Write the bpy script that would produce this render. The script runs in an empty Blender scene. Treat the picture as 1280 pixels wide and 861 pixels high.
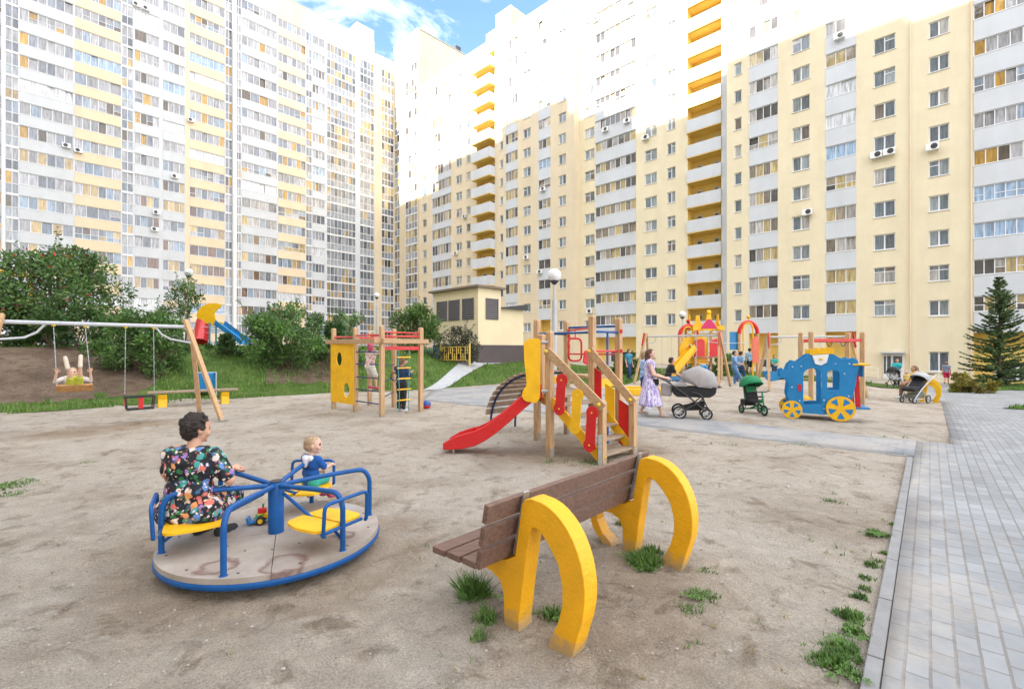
import bpy, bmesh, math, random
from mathutils import Vector, Matrix, noise, geometry
R = math.radians
PI = math.pi
scene = bpy.context.scene
COL = scene.collection
random.seed(7)

# ------------------------------------------------------------------ camera model (pixels of the 1280x861 photograph)
F, CX, HY, HC = 600.0, 640.0, 436.0, 1.70

def sstep(a, b, x):
    t = min(1.0, max(0.0, (x - a) / (b - a)))
    return t * t * (3 - 2 * t)

def terr(x, y):
    """ground height: flat yard, bank on the left rear, gentle fall to the right rear"""
    z = 0.0
    if y > 9:
        z -= 0.035 * (min(y, 42) - 9) * sstep(.45, .95, x / max(y, .1))
    d = (x + 12.4) * -.69 + (y - 11.6) * .72
    amp = 1.75 * (1 - sstep(-9, -1, x)) + .85 * sstep(-9, -1, x) * (1 - sstep(1, 8, x))
    z += amp * sstep(0.0, 7.5, d)
    return z

def gp(px, py):
    z = 0.0
    for _ in range(60):
        Y = F * (HC - z) / (py - HY)
        Y = max(1.0, min(Y, 90))
        X = (px - CX) / F * Y
        z = .5 * z + .5 * terr(X, Y)
    return Vector((X, Y, z))

def at(px, py, Y):
    return Vector(((px - CX) / F * Y, Y, HC + (HY - py) / F * Y))

# ------------------------------------------------------------------ materials
MATS = {}
def mat(name, col, rough=.6, var=.12, scale=6.0, bump=0.0, bscale=60.0, metal=0.0, spec=.5, coat=0.0, wear=None, wscale=9.0, wamt=.62):
    if name in MATS: return MATS[name]
    m = bpy.data.materials.new(name); m.use_nodes = True
    nt = m.node_tree; N = nt.nodes; L = nt.links
    b = N['Principled BSDF']
    b.inputs['Roughness'].default_value = rough
    b.inputs['Metallic'].default_value = metal
    b.inputs['Specular IOR Level'].default_value = spec
    b.inputs['Coat Weight'].default_value = coat
    tc = N.new('ShaderNodeTexCoord')
    nz = N.new('ShaderNodeTexNoise'); nz.inputs['Scale'].default_value = scale; nz.inputs['Detail'].default_value = 6
    nz.inputs['Roughness'].default_value = .65
    L.new(tc.outputs['Object'], nz.inputs['Vector'])
    rp = N.new('ShaderNodeValToRGB')
    lo = [c * (1 - var) for c in col]; hi = [min(1, c * (1 + var)) for c in col]
    rp.color_ramp.elements[0].color = (*lo, 1); rp.color_ramp.elements[0].position = .3
    rp.color_ramp.elements[1].color = (*hi, 1); rp.color_ramp.elements[1].position = .7
    L.new(nz.outputs['Fac'], rp.inputs['Fac'])
    out = rp.outputs['Color']
    if wear:
        n2 = N.new('ShaderNodeTexNoise'); n2.inputs['Scale'].default_value = wscale; n2.inputs['Detail'].default_value = 8
        n2.inputs['Roughness'].default_value = .75
        L.new(tc.outputs['Object'], n2.inputs['Vector'])
        r2 = N.new('ShaderNodeValToRGB'); r2.color_ramp.elements[0].position = wamt; r2.color_ramp.elements[1].position = wamt + .06
        L.new(n2.outputs['Fac'], r2.inputs['Fac'])
        mx = N.new('ShaderNodeMix'); mx.data_type = 'RGBA'
        L.new(r2.outputs['Color'], mx.inputs['Factor']); L.new(out, mx.inputs['A']); mx.inputs['B'].default_value = (*wear, 1)
        out = mx.outputs['Result']
    L.new(out, b.inputs['Base Color'])
    # slight roughness variation
    mr = N.new('ShaderNodeMapRange'); mr.inputs['To Min'].default_value = max(.02, rough - .12); mr.inputs['To Max'].default_value = min(1, rough + .12)
    L.new(nz.outputs['Fac'], mr.inputs['Value']); L.new(mr.outputs['Result'], b.inputs['Roughness'])
    if bump:
        n3 = N.new('ShaderNodeTexNoise'); n3.inputs['Scale'].default_value = bscale; n3.inputs['Detail'].default_value = 5
        L.new(tc.outputs['Object'], n3.inputs['Vector'])
        bp = N.new('ShaderNodeBump'); bp.inputs['Strength'].default_value = bump; bp.inputs['Distance'].default_value = .02
        L.new(n3.outputs['Fac'], bp.inputs['Height']); L.new(bp.outputs['Normal'], b.inputs['Normal'])
    MATS[name] = m
    return m

def wood(name, col, dark, axis_scale=(40, 40, 3)):
    m = mat(name, col, .7, .1, 3)
    nt = m.node_tree; N = nt.nodes; L = nt.links; b = N['Principled BSDF']
    tc = N.new('ShaderNodeTexCoord'); mp = N.new('ShaderNodeMapping'); mp.inputs['Scale'].default_value = axis_scale
    nz = N.new('ShaderNodeTexNoise'); nz.inputs['Scale'].default_value = 1; nz.inputs['Detail'].default_value = 5; nz.inputs['Distortion'].default_value = .6
    L.new(tc.outputs['Object'], mp.inputs['Vector']); L.new(mp.outputs['Vector'], nz.inputs['Vector'])
    rp = N.new('ShaderNodeValToRGB'); rp.color_ramp.elements[0].position = .35; rp.color_ramp.elements[1].position = .62
    rp.color_ramp.elements[0].color = (*dark, 1); rp.color_ramp.elements[1].color = (*col, 1)
    L.new(nz.outputs['Fac'], rp.inputs['Fac'])
    L.new(rp.outputs['Color'], b.inputs['Base Color'])
    bp = N.new('ShaderNodeBump'); bp.inputs['Strength'].default_value = .25; bp.inputs['Distance'].default_value = .01
    L.new(nz.outputs['Fac'], bp.inputs['Height']); L.new(bp.outputs['Normal'], b.inputs['Normal'])
    return m

YEL = mat('yellow_paint', (.80, .44, .004), .5, .12, 5, wear=(.55, .42, .22), wscale=14, wamt=.70, bump=.08)
YELC = mat('yellow_concrete', (.80, .39, .002), .55, .12, 4, wear=(.60, .52, .36), wscale=11, wamt=.69, bump=.25, bscale=45)
BLUE = mat('blue_paint', (.004, .078, .27), .45, .18, 7, wear=(.06, .09, .16), wscale=20, wamt=.70, spec=.35)
BLUEP = mat('blue_panel', (.004, .19, .46), .45, .12, 4, coat=.15)
BLUED = mat('dark_blue_paint', (.012, .035, .12), .45, .15, 7)
RED = mat('red_paint', (.56, .006, .008), .4, .14, 5, coat=.2, wear=(.40, .08, .05), wscale=16, wamt=.7)
REDP = mat('red_plastic', (.56, .010, .012), .3, .03, 4, coat=.4)
PINE = wood('pine_timber', (.56, .36, .19), (.40, .24, .12))
PINEX = wood('pine_board', (.52, .34, .19), (.36, .22, .12), (3, 40, 40))
OLDW = wood('grey_timber', (.36, .27, .19), (.24, .17, .12), (4, 30, 30))
BROWN = wood('brown_plank', (.185, .108, .078), (.12, .068, .05), (3, 50, 50))
STEEL = mat('galvanised_steel', (.42, .44, .46), .4, .15, 20, metal=.7)
GREYM = mat('grey_paint_metal', (.45, .46, .48), .45, .1, 6)
DARKM = mat('dark_metal', (.04, .04, .045), .45, .2, 10)
BLACKF = mat('black_fabric', (.018, .018, .02), .85, .25, 30, bump=.2, bscale=300)
RUBBER = mat('rubber', (.02, .02, .021), .75, .2, 20)
WHITEP = mat('white_plastic', (.8, .8, .8), .35, .04, 5)
GREYF = mat('grey_fabric', (.33, .31, .31), .9, .12, 25, bump=.2, bscale=350)
ROPE = mat('rope', (.32, .30, .26), .9, .2, 50)
CONC = mat('pale_concrete', (.25, .25, .25), .85, .14, 5, bump=.3, bscale=60)

# ------------------------------------------------------------------ mesh builder
def frame(o, ux, uy, uz=None):
    ux = Vector(ux).normalized(); uy = Vector(uy).normalized()
    uz = Vector(uz).normalized() if uz is not None else ux.cross(uy).normalized()
    m = Matrix.Identity(4)
    for i in range(3):
        m[i][0] = ux[i]; m[i][1] = uy[i]; m[i][2] = uz[i]; m[i][3] = o[i]
    return m

class MB:
    def __init__(s): s.v = []; s.f = []; s.m = []; s.c = []; s.cur = 0; s.col = (1, 1, 1)
    def mat(s, i): s.cur = i; return s
    def add(s, vs, fs):
        b = len(s.v); s.v += [tuple(p) for p in vs]
        for f in fs:
            s.f.append(tuple(i + b for i in f)); s.m.append(s.cur); s.c.append(s.col)
        return s
    def quad(s, a, b, c, d): return s.add([a, b, c, d], [(0, 1, 2, 3)])
    def box(s, c, size, M=None):
        x, y, z = [k / 2 for k in size]; c = Vector(c)
        P = [Vector(p) for p in ((-x, -y, -z), (x, -y, -z), (x, y, -z), (-x, y, -z), (-x, -y, z), (x, -y, z), (x, y, z), (-x, y, z))]
        if M is not None: P = [M @ (p + c) if len(M) == 4 else c + M @ p for p in P]
        else: P = [p + c for p in P]
        return s.add(P, [(3, 2, 1, 0), (4, 5, 6, 7), (0, 1, 5, 4), (1, 2, 6, 5), (2, 3, 7, 6), (3, 0, 4, 7)])
    def bar(s, p0, p1, w, h, up=(0, 0, 1)):
        p0 = Vector(p0); p1 = Vector(p1); d = (p1 - p0); L = d.length; d.normalize()
        up = Vector(up)
        if abs(d.dot(up)) > .98: up = Vector((.6976, .7165, 0))
        sx = d.cross(up).normalized(); uz = sx.cross(d).normalized()
        return s.box((0, 0, 0), (w, L, h), frame((p0 + p1) / 2, sx, d, uz))
    def tube(s, pts, r, n=8, caps=True, r1=None):
        pts = [Vector(p) for p in pts]; k = len(pts)
        rings = []; prev = None
        for i, p in enumerate(pts):
            if i == 0: d = pts[1] - pts[0]
            elif i == k - 1: d = pts[-1] - pts[-2]
            else: d = (pts[i + 1] - p).normalized() + (p - pts[i - 1]).normalized()
            if d.length < 1e-9: d = Vector((0, 0, 1))
            d.normalize()
            if prev is None:
                a = Vector((0, 0, 1)) if abs(d.z) < .9 else Vector((1, 0, 0))
                sx = d.cross(a).normalized()
            else:
                sx = (prev - d * prev.dot(d)).normalized()
            prev = sx; sy = d.cross(sx)
            rr = (r[i] if isinstance(r, (list, tuple)) else (r if r1 is None else r + (r1 - r) * i / (k - 1)))
            rings.append([p + (sx * math.cos(2 * PI * j / n) + sy * math.sin(2 * PI * j / n)) * rr for j in range(n)])
        vs = [p for q in rings for p in q]; fs = []
        for i in range(k - 1):
            for j in range(n):
                a = i * n + j; b = i * n + (j + 1) % n
                fs.append((a, b, b + n, a + n))
        if caps:
            fs.append(tuple(reversed(range(n)))); fs.append(tuple(range((k - 1) * n, k * n)))
        return s.add(vs, fs)
    def prism(s, outline, M, th, holes=()):
        """outline in the XY plane of M, centred thickness th along M's Z"""
        loops = [list(outline)] + [list(h) for h in holes]
        flat = [p for l in loops for p in l]; n = len(flat)
        tris = geometry.tessellate_polygon([[Vector((p[0], p[1], 0)) for p in l] for l in loops])
        vs = [M @ Vector((p[0], p[1], th / 2)) for p in flat] + [M @ Vector((p[0], p[1], -th / 2)) for p in flat]
        fs = []
        for t in tris:
            a, b, c = [Vector((*flat[i][:2], 0)) for i in t]
            t = t if (b - a).cross(c - a).z > 0 else (t[0], t[2], t[1])
            fs.append(tuple(t)); fs.append(tuple(i + n for i in reversed(t)))
        o = 0
        for li, l in enumerate(loops):
            k = len(l); area = sum(l[i][0] * l[(i + 1) % k][1] - l[(i + 1) % k][0] * l[i][1] for i in range(k))
            ccw = (area > 0) == (li == 0)
            for i in range(k):
                a = o + i; b = o + (i + 1) % k
                fs.append((a, a + n, b + n, b) if ccw else (b, b + n, a + n, a))
            o += k
        return s.add(vs, fs)
    def lathe(s, prof, M, n=16):
        """prof: (r, z) from bottom up"""
        vs = []; fs = []; k = len(prof)
        for r, z in prof:
            for j in range(n):
                a = 2 * PI * j / n; vs.append(M @ Vector((r * math.cos(a), r * math.sin(a), z)))
        for i in range(k - 1):
            for j in range(n):
                a = i * n + j; b = i * n + (j + 1) % n
                fs.append((a, b, b + n, a + n))
        fs.append(tuple(reversed(range(n)))); fs.append(tuple(range((k - 1) * n, k * n)))
        return s.add(vs, fs)
    def ball(s, c, r, n=10, M=None):
        if not isinstance(r, (tuple, list)): r = (r, r, r)
        c = Vector(c); k = n
        vs = [c + ((M @ Vector((0, 0, -r[2]))) if M is not None else Vector((0, 0, -r[2])))]
        for i in range(1, k):
            a = -PI / 2 + PI * i / k
            for j in range(2 * n):
                t = PI * j / n
                p = Vector((r[0] * math.cos(a) * math.cos(t), r[1] * math.cos(a) * math.sin(t), r[2] * math.sin(a)))
                vs.append(c + (M @ p if M is not None else p))
        vs.append(c + ((M @ Vector((0, 0, r[2]))) if M is not None else Vector((0, 0, r[2]))))
        w = 2 * n; fs = []
        for j in range(w): fs.append((0, 1 + (j + 1) % w, 1 + j))
        for i in range(k - 2):
            for j in range(w):
                a = 1 + i * w + j; b = 1 + i * w + (j + 1) % w
                fs.append((a, b, b + w, a + w))
        e = len(vs) - 1; o = 1 + (k - 2) * w
        for j in range(w): fs.append((e, o + j, o + (j + 1) % w))
        return s.add(vs, fs)
    def cap(s, p0, p1, r0, r1=None, n=10):
        """closed tapered capsule"""
        p0 = Vector(p0); p1 = Vector(p1); r1 = r0 if r1 is None else r1
        d = p1 - p0; L = d.length
        if L < 1e-5: return s.ball(p0, max(r0, r1), 6)
        d.normalize(); a = Vector((0, 0, 1)) if abs(d.z) < .9 else Vector((1, 0, 0))
        sx = d.cross(a).normalized(); sy = d.cross(sx)
        prof = [(r0 * math.cos(t), -r0 * math.sin(t)) for t in (1.35, .9, .45)] + [(r0, 0), (r1, L)] + [(r1 * math.cos(t), L + r1 * math.sin(t)) for t in (.45, .9, 1.35)]
        return s.lathe(prof, frame(p0, sx, sy, d), n)
    def mesh(s, name):
        me = bpy.data.meshes.new(name); me.from_pydata(s.v, [], s.f)
        me.polygons.foreach_set('material_index', s.m)
        return me
    def build(s, name, mats, parent=None, smooth=False, bevel=0.0, tint=False, seg=2):
        me = s.mesh(name)
        for m in (mats if isinstance(mats, (list, tuple)) else [mats]): me.materials.append(m)
        if tint:
            at_ = me.attributes.new('tint', 'FLOAT_COLOR', 'FACE')
            at_.data.foreach_set('color', [x for c in s.c for x in (*c, 1)])
        if smooth:
            me.polygons.foreach_set('use_smooth', [True] * len(me.polygons))
            me.set_sharp_from_angle(angle=R(smooth if smooth is not True else 40))
        me.update()
        return link(name, me, parent, bevel, seg)

def link(name, me, parent=None, bevel=0.0, seg=2):
    o = bpy.data.objects.new(name, me); COL.objects.link(o)
    if parent is not None:
        o.parent = parent
        o.matrix_parent_inverse = parent_world(parent).inverted()
    if bevel:
        b = o.modifiers.new('bevel', 'BEVEL'); b.width = bevel; b.segments = seg; b.limit_method = 'ANGLE'; b.angle_limit = R(35)
        b.harden_normals = False
    return o

def parent_world(o):
    m = Matrix.Translation(o.location) @ o.rotation_euler.to_matrix().to_4x4()
    if o.parent is not None: m = parent_world(o.parent) @ o.matrix_parent_inverse @ m
    return m

def tag(o, label=None, cat=None, group=None, kind=None):
    if label: o['label'] = label
    if cat: o['category'] = cat
    if group: o['group'] = group
    if kind: o['kind'] = kind
    return o

def thing(name, label, cat, loc=(0, 0, 0), group=None):
    """an Empty at the thing's base; parts are built in world coordinates and parented to it"""
    o = bpy.data.objects.new(name, None); o.empty_display_size = .2; COL.objects.link(o)
    o.location = loc
    return tag(o, label, cat, group)

def copy_tree(o, parent=None):
    c = o.copy(); COL.objects.link(c)
    if parent is not None: c.parent = parent
    for ch in [k for k in COL.objects if k.parent == o]: copy_tree(ch, c)
    return c

def fuse(mb, voxel, it=4, fac=.5):
    """union of overlapping closed shapes as one continuous skin"""
    me = mb.mesh('raw'); o = bpy.data.objects.new('raw', me); COL.objects.link(o)
    r = o.modifiers.new('r', 'REMESH'); r.mode = 'VOXEL'; r.voxel_size = voxel; r.use_smooth_shade = True
    sm = o.modifiers.new('s', 'SMOOTH'); sm.factor = fac; sm.iterations = it
    dg = bpy.context.evaluated_depsgraph_get(); dg.update()
    me2 = bpy.data.meshes.new_from_object(o.evaluated_get(dg))
    bpy.data.objects.remove(o); bpy.data.meshes.remove(me)
    me2.polygons.foreach_set('use_smooth', [True] * len(me2.polygons))
    return me2

def circ(cx, cy, r, n=20, a0=0, a1=360, ry=None):
    ry = r if ry is None else ry
    full = abs(a1 - a0) >= 359.9
    k = n if full else n + 1
    return [(cx + r * math.cos(R(a0 + (a1 - a0) * i / n)), cy + ry * math.sin(R(a0 + (a1 - a0) * i / n))) for i in range(k)]
# ------------------------------------------------------------------ world, sun, camera
w = bpy.data.worlds.new('World'); scene.world = w; w.use_nodes = True
SUN_EL, SUN_AZ = R(27), math.atan2(-.696, -.719)       # direction towards the sun (azimuth in xy)
nt = w.node_tree; N = nt.nodes; L = nt.links
bg = N['Background']; bg.inputs['Strength'].default_value = .055
sky = N.new('ShaderNodeTexSky'); sky.sky_type = 'NISHITA'; sky.sun_disc = False
sky.sun_elevation = SUN_EL
sd = Vector((math.cos(SUN_AZ), math.sin(SUN_AZ)))
sky.sun_rotation = math.atan2(sd.x, sd.y)
sky.air_density = .85; sky.dust_density = .35; sky.ozone_density = 3.0
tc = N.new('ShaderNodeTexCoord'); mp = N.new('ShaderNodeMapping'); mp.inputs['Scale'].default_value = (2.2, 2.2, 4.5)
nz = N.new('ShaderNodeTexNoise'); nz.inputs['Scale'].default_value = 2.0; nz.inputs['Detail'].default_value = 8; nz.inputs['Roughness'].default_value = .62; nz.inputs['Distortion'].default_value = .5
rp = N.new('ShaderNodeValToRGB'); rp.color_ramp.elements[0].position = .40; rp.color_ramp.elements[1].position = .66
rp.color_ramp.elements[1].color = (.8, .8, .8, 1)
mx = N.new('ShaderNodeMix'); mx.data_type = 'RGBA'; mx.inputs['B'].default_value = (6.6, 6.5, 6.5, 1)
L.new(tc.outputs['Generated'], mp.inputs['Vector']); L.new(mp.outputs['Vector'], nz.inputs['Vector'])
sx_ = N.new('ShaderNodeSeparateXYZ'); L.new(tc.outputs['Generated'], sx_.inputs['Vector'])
bias = N.new('ShaderNodeMath'); bias.operation = 'MULTIPLY_ADD'; bias.inputs[1].default_value = -.34; bias.inputs[2].default_value = .13      # bright cloud added out of view, behind and overhead, as fill light; open sky ahead
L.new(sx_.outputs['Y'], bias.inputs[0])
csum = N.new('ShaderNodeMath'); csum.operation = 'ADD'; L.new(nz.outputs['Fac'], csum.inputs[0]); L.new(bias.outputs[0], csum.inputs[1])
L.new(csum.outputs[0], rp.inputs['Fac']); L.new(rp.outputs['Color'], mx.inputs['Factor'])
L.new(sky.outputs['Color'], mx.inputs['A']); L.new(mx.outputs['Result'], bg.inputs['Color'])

sl = bpy.data.lights.new('sun', 'SUN'); sl.energy = 2.0; sl.angle = R(.53); sl.color = (1, .93, .82)
so = bpy.data.objects.new('sun', sl); COL.objects.link(so)
dvec = Vector((sd.x * math.cos(SUN_EL), sd.y * math.cos(SUN_EL), math.sin(SUN_EL)))
so.rotation_euler = dvec.to_track_quat('Z', 'Y').to_euler(); so.location = (0, 0, 90)

cd = bpy.data.cameras.new('camera'); cam = bpy.data.objects.new('camera', cd); COL.objects.link(cam); scene.camera = cam
cam.location = (0, 0, HC); cam.rotation_euler = (R(90), 0, 0)
cd.sensor_width = 36; cd.lens = 36 * F / 1280; cd.shift_y = (HY - 430.5) / 1280
cd.clip_start = .05; cd.clip_end = 2000
vs_ = scene.view_settings
vs_.view_transform = 'Standard'; vs_.look = 'None'; vs_.gamma = 1; vs_.use_curve_mapping = False; vs_.exposure = 3.36

# ------------------------------------------------------------------ ground materials
def ground_mat(name, c1, c2, c3, scale, bump, fine=90):
    m = bpy.data.materials.new(name); m.use_nodes = True; nt = m.node_tree; N = nt.nodes; L = nt.links; b = N['Principled BSDF']
    b.inputs['Roughness'].default_value = .95; b.inputs['Specular IOR Level'].default_value = .15
    tc = N.new('ShaderNodeTexCoord')
    def ns(sc, det=6, ro=.6, dist=0):
        n = N.new('ShaderNodeTexNoise'); n.inputs['Scale'].default_value = sc; n.inputs['Detail'].default_value = det; n.inputs['Roughness'].default_value = ro
        n.inputs['Distortion'].default_value = dist
        L.new(tc.outputs['Object'], n.inputs['Vector']); return n
    a = ns(scale, 7, .62, .4)
    r = N.new('ShaderNodeValToRGB'); e = r.color_ramp.elements
    e[0].position = .3; e[0].color = (*c1, 1); e[1].position = .72; e[1].color = (*c3, 1)
    x = e.new(.5); x.color = (*c2, 1)
    L.new(a.outputs['Fac'], r.inputs['Fac'])
    f = ns(fine, 6, .75)
    r2 = N.new('ShaderNodeValToRGB'); r2.color_ramp.elements[0].position = .3; r2.color_ramp.elements[0].color = (.34, .32, .30, 1); r2.color_ramp.elements[1].position = .60; r2.color_ramp.elements[1].color = (1.16, 1.16, 1.16, 1)
    L.new(f.outputs['Fac'], r2.inputs['Fac'])
    mu = N.new('ShaderNodeMix'); mu.data_type = 'RGBA'; mu.blend_type = 'MULTIPLY'; mu.inputs['Factor'].default_value = .75
    q = ns(3.1, 9, .72, .5)
    rq = N.new('ShaderNodeValToRGB'); rq.color_ramp.elements[0].position = .35; rq.color_ramp.elements[0].color = (.64, .60, .55, 1); rq.color_ramp.elements[1].position = .47; rq.color_ramp.elements[1].color = (1.04, 1.04, 1.04, 1)
    L.new(q.outputs['Fac'], rq.inputs['Fac'])
    mq = N.new('ShaderNodeMix'); mq.data_type = 'RGBA'; mq.blend_type = 'MULTIPLY'; mq.inputs['Factor'].default_value = 1
    L.new(r.outputs['Color'], mq.inputs['A']); L.new(rq.outputs['Color'], mq.inputs['B'])
    src = mq.outputs['Result']
    if name == 'sand':      # trodden soil: a ring round the roundabout, under the slide tower, at the bench feet
        wn = ns(1.7, 7, .7)
        for (cx_, cy_, r0, r1, amt) in ((-2.02, 4.11, .90, 1.6, .6), (1.3, 8.0, .5, 1.7, .7), (.75, 3.2, .25, 1.1, .55), (-8.9, 9.9, .3, 1.3, .8), (-8.3, 10.9, .2, 1.0, .8)):
            vd = N.new('ShaderNodeVectorMath'); vd.operation = 'DISTANCE'; vd.inputs[1].default_value = (cx_, cy_, 0); L.new(tc.outputs['Object'], vd.inputs[0])
            wd = N.new('ShaderNodeMath'); wd.operation = 'MULTIPLY_ADD'; wd.inputs[1].default_value = 1.7; wd.inputs[2].default_value = -.85; L.new(wn.outputs['Fac'], wd.inputs[0])
            sm_ = N.new('ShaderNodeMath'); sm_.operation = 'ADD'; L.new(vd.outputs['Value'], sm_.inputs[0]); L.new(wd.outputs[0], sm_.inputs[1])
            mrr = N.new('ShaderNodeMapRange'); mrr.interpolation_type = 'SMOOTHSTEP'; mrr.inputs['From Min'].default_value = r0; mrr.inputs['From Max'].default_value = r1; mrr.inputs['To Min'].default_value = amt; mrr.inputs['To Max'].default_value = 0; L.new(sm_.outputs[0], mrr.inputs['Value'])
            mw = N.new('ShaderNodeMix'); mw.data_type = 'RGBA'; mw.blend_type = 'MULTIPLY'; L.new(mrr.outputs['Result'], mw.inputs['Factor']); L.new(src, mw.inputs['A']); mw.inputs['B'].default_value = (.70, .60, .50, 1); src = mw.outputs['Result']
    L.new(src, mu.inputs['A']); L.new(r2.outputs['Color'], mu.inputs['B'])
    # pebbles
    v = N.new('ShaderNodeTexVoronoi'); v.inputs['Scale'].default_value = 34; L.new(tc.outputs['Object'], v.inputs['Vector'])
    g = ns(2.3, 4)
    r4 = N.new('ShaderNodeMath'); r4.operation = 'MULTIPLY_ADD'; r4.inputs[1].default_value = .34; r4.inputs[2].default_value = -.02
    L.new(g.outputs['Fac'], r4.inputs[0])
    lt = N.new('ShaderNodeMath'); lt.operation = 'LESS_THAN'; L.new(v.outputs['Distance'], lt.inputs[0]); L.new(r4.outputs[0], lt.inputs[1])
    vc = N.new('ShaderNodeSeparateColor'); L.new(v.outputs['Color'], vc.inputs['Color'])
    gt = N.new('ShaderNodeMath'); gt.operation = 'GREATER_THAN'; gt.inputs[1].default_value = .72; L.new(vc.outputs[0], gt.inputs[0])
    pm = N.new('ShaderNodeMath'); pm.operation = 'MULTIPLY'; L.new(lt.outputs[0], pm.inputs[0]); L.new(gt.outputs[0], pm.inputs[1])
    pc = N.new('ShaderNodeValToRGB'); pc.color_ramp.elements[0].color = (.16, .14, .125, 1); pc.color_ramp.elements[1].color = (.55, .52, .48, 1)
    L.new(vc.outputs[1], pc.inputs['Fac'])
    m3 = N.new('ShaderNodeMix'); m3.data_type = 'RGBA'; L.new(pm.outputs[0], m3.inputs['Factor']); L.new(mu.outputs['Result'], m3.inputs['A']); L.new(pc.outputs['Color'], m3.inputs['B'])
    L.new(m3.outputs['Result'], b.inputs['Base Color'])
    # bump: scuffs and grain
    d1 = ns(5.5, 8, .7, .8); d2 = ns(38, 6, .7)
    vf = N.new('ShaderNodeTexVoronoi'); vf.feature = 'SMOOTH_F1'; vf.inputs['Scale'].default_value = 4.2; vf.inputs['Smoothness'].default_value = .3; L.new(tc.outputs['Object'], vf.inputs['Vector'])
    vm = N.new('ShaderNodeMapRange'); vm.inputs['From Min'].default_value = .12; vm.inputs['From Max'].default_value = .38; vm.inputs['To Min'].default_value = 0; vm.inputs['To Max'].default_value = .22; L.new(vf.outputs['Distance'], vm.inputs['Value'])
    a0 = N.new('ShaderNodeMath'); a0.operation = 'ADD'; L.new(d1.outputs['Fac'], a0.inputs[0]); L.new(vm.outputs['Result'], a0.inputs[1])
    ad = N.new('ShaderNodeMath'); ad.operation = 'MULTIPLY_ADD'; ad.inputs[1].default_value = .26
    L.new(d2.outputs['Fac'], ad.inputs[0]); L.new(a0.outputs[0], ad.inputs[2])
    bp = N.new('ShaderNodeBump'); bp.inputs['Strength'].default_value = bump; bp.inputs['Distance'].default_value = .10
    L.new(ad.outputs[0], bp.inputs['Height']); L.new(bp.outputs['Normal'], b.inputs['Normal'])
    return m

SAND = ground_mat('sand', (.34, .285, .225), (.46, .405, .335), (.53, .48, .41), .75, .95)
EARTH = ground_mat('bank_soil', (.085, .06, .042), (.14, .10, .07), (.20, .15, .11), 1.2, .6, 30)
TURF = ground_mat('turf_soil', (.045, .075, .016), (.075, .13, .026), (.12, .15, .04), 1.3, .5, 40)

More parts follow.
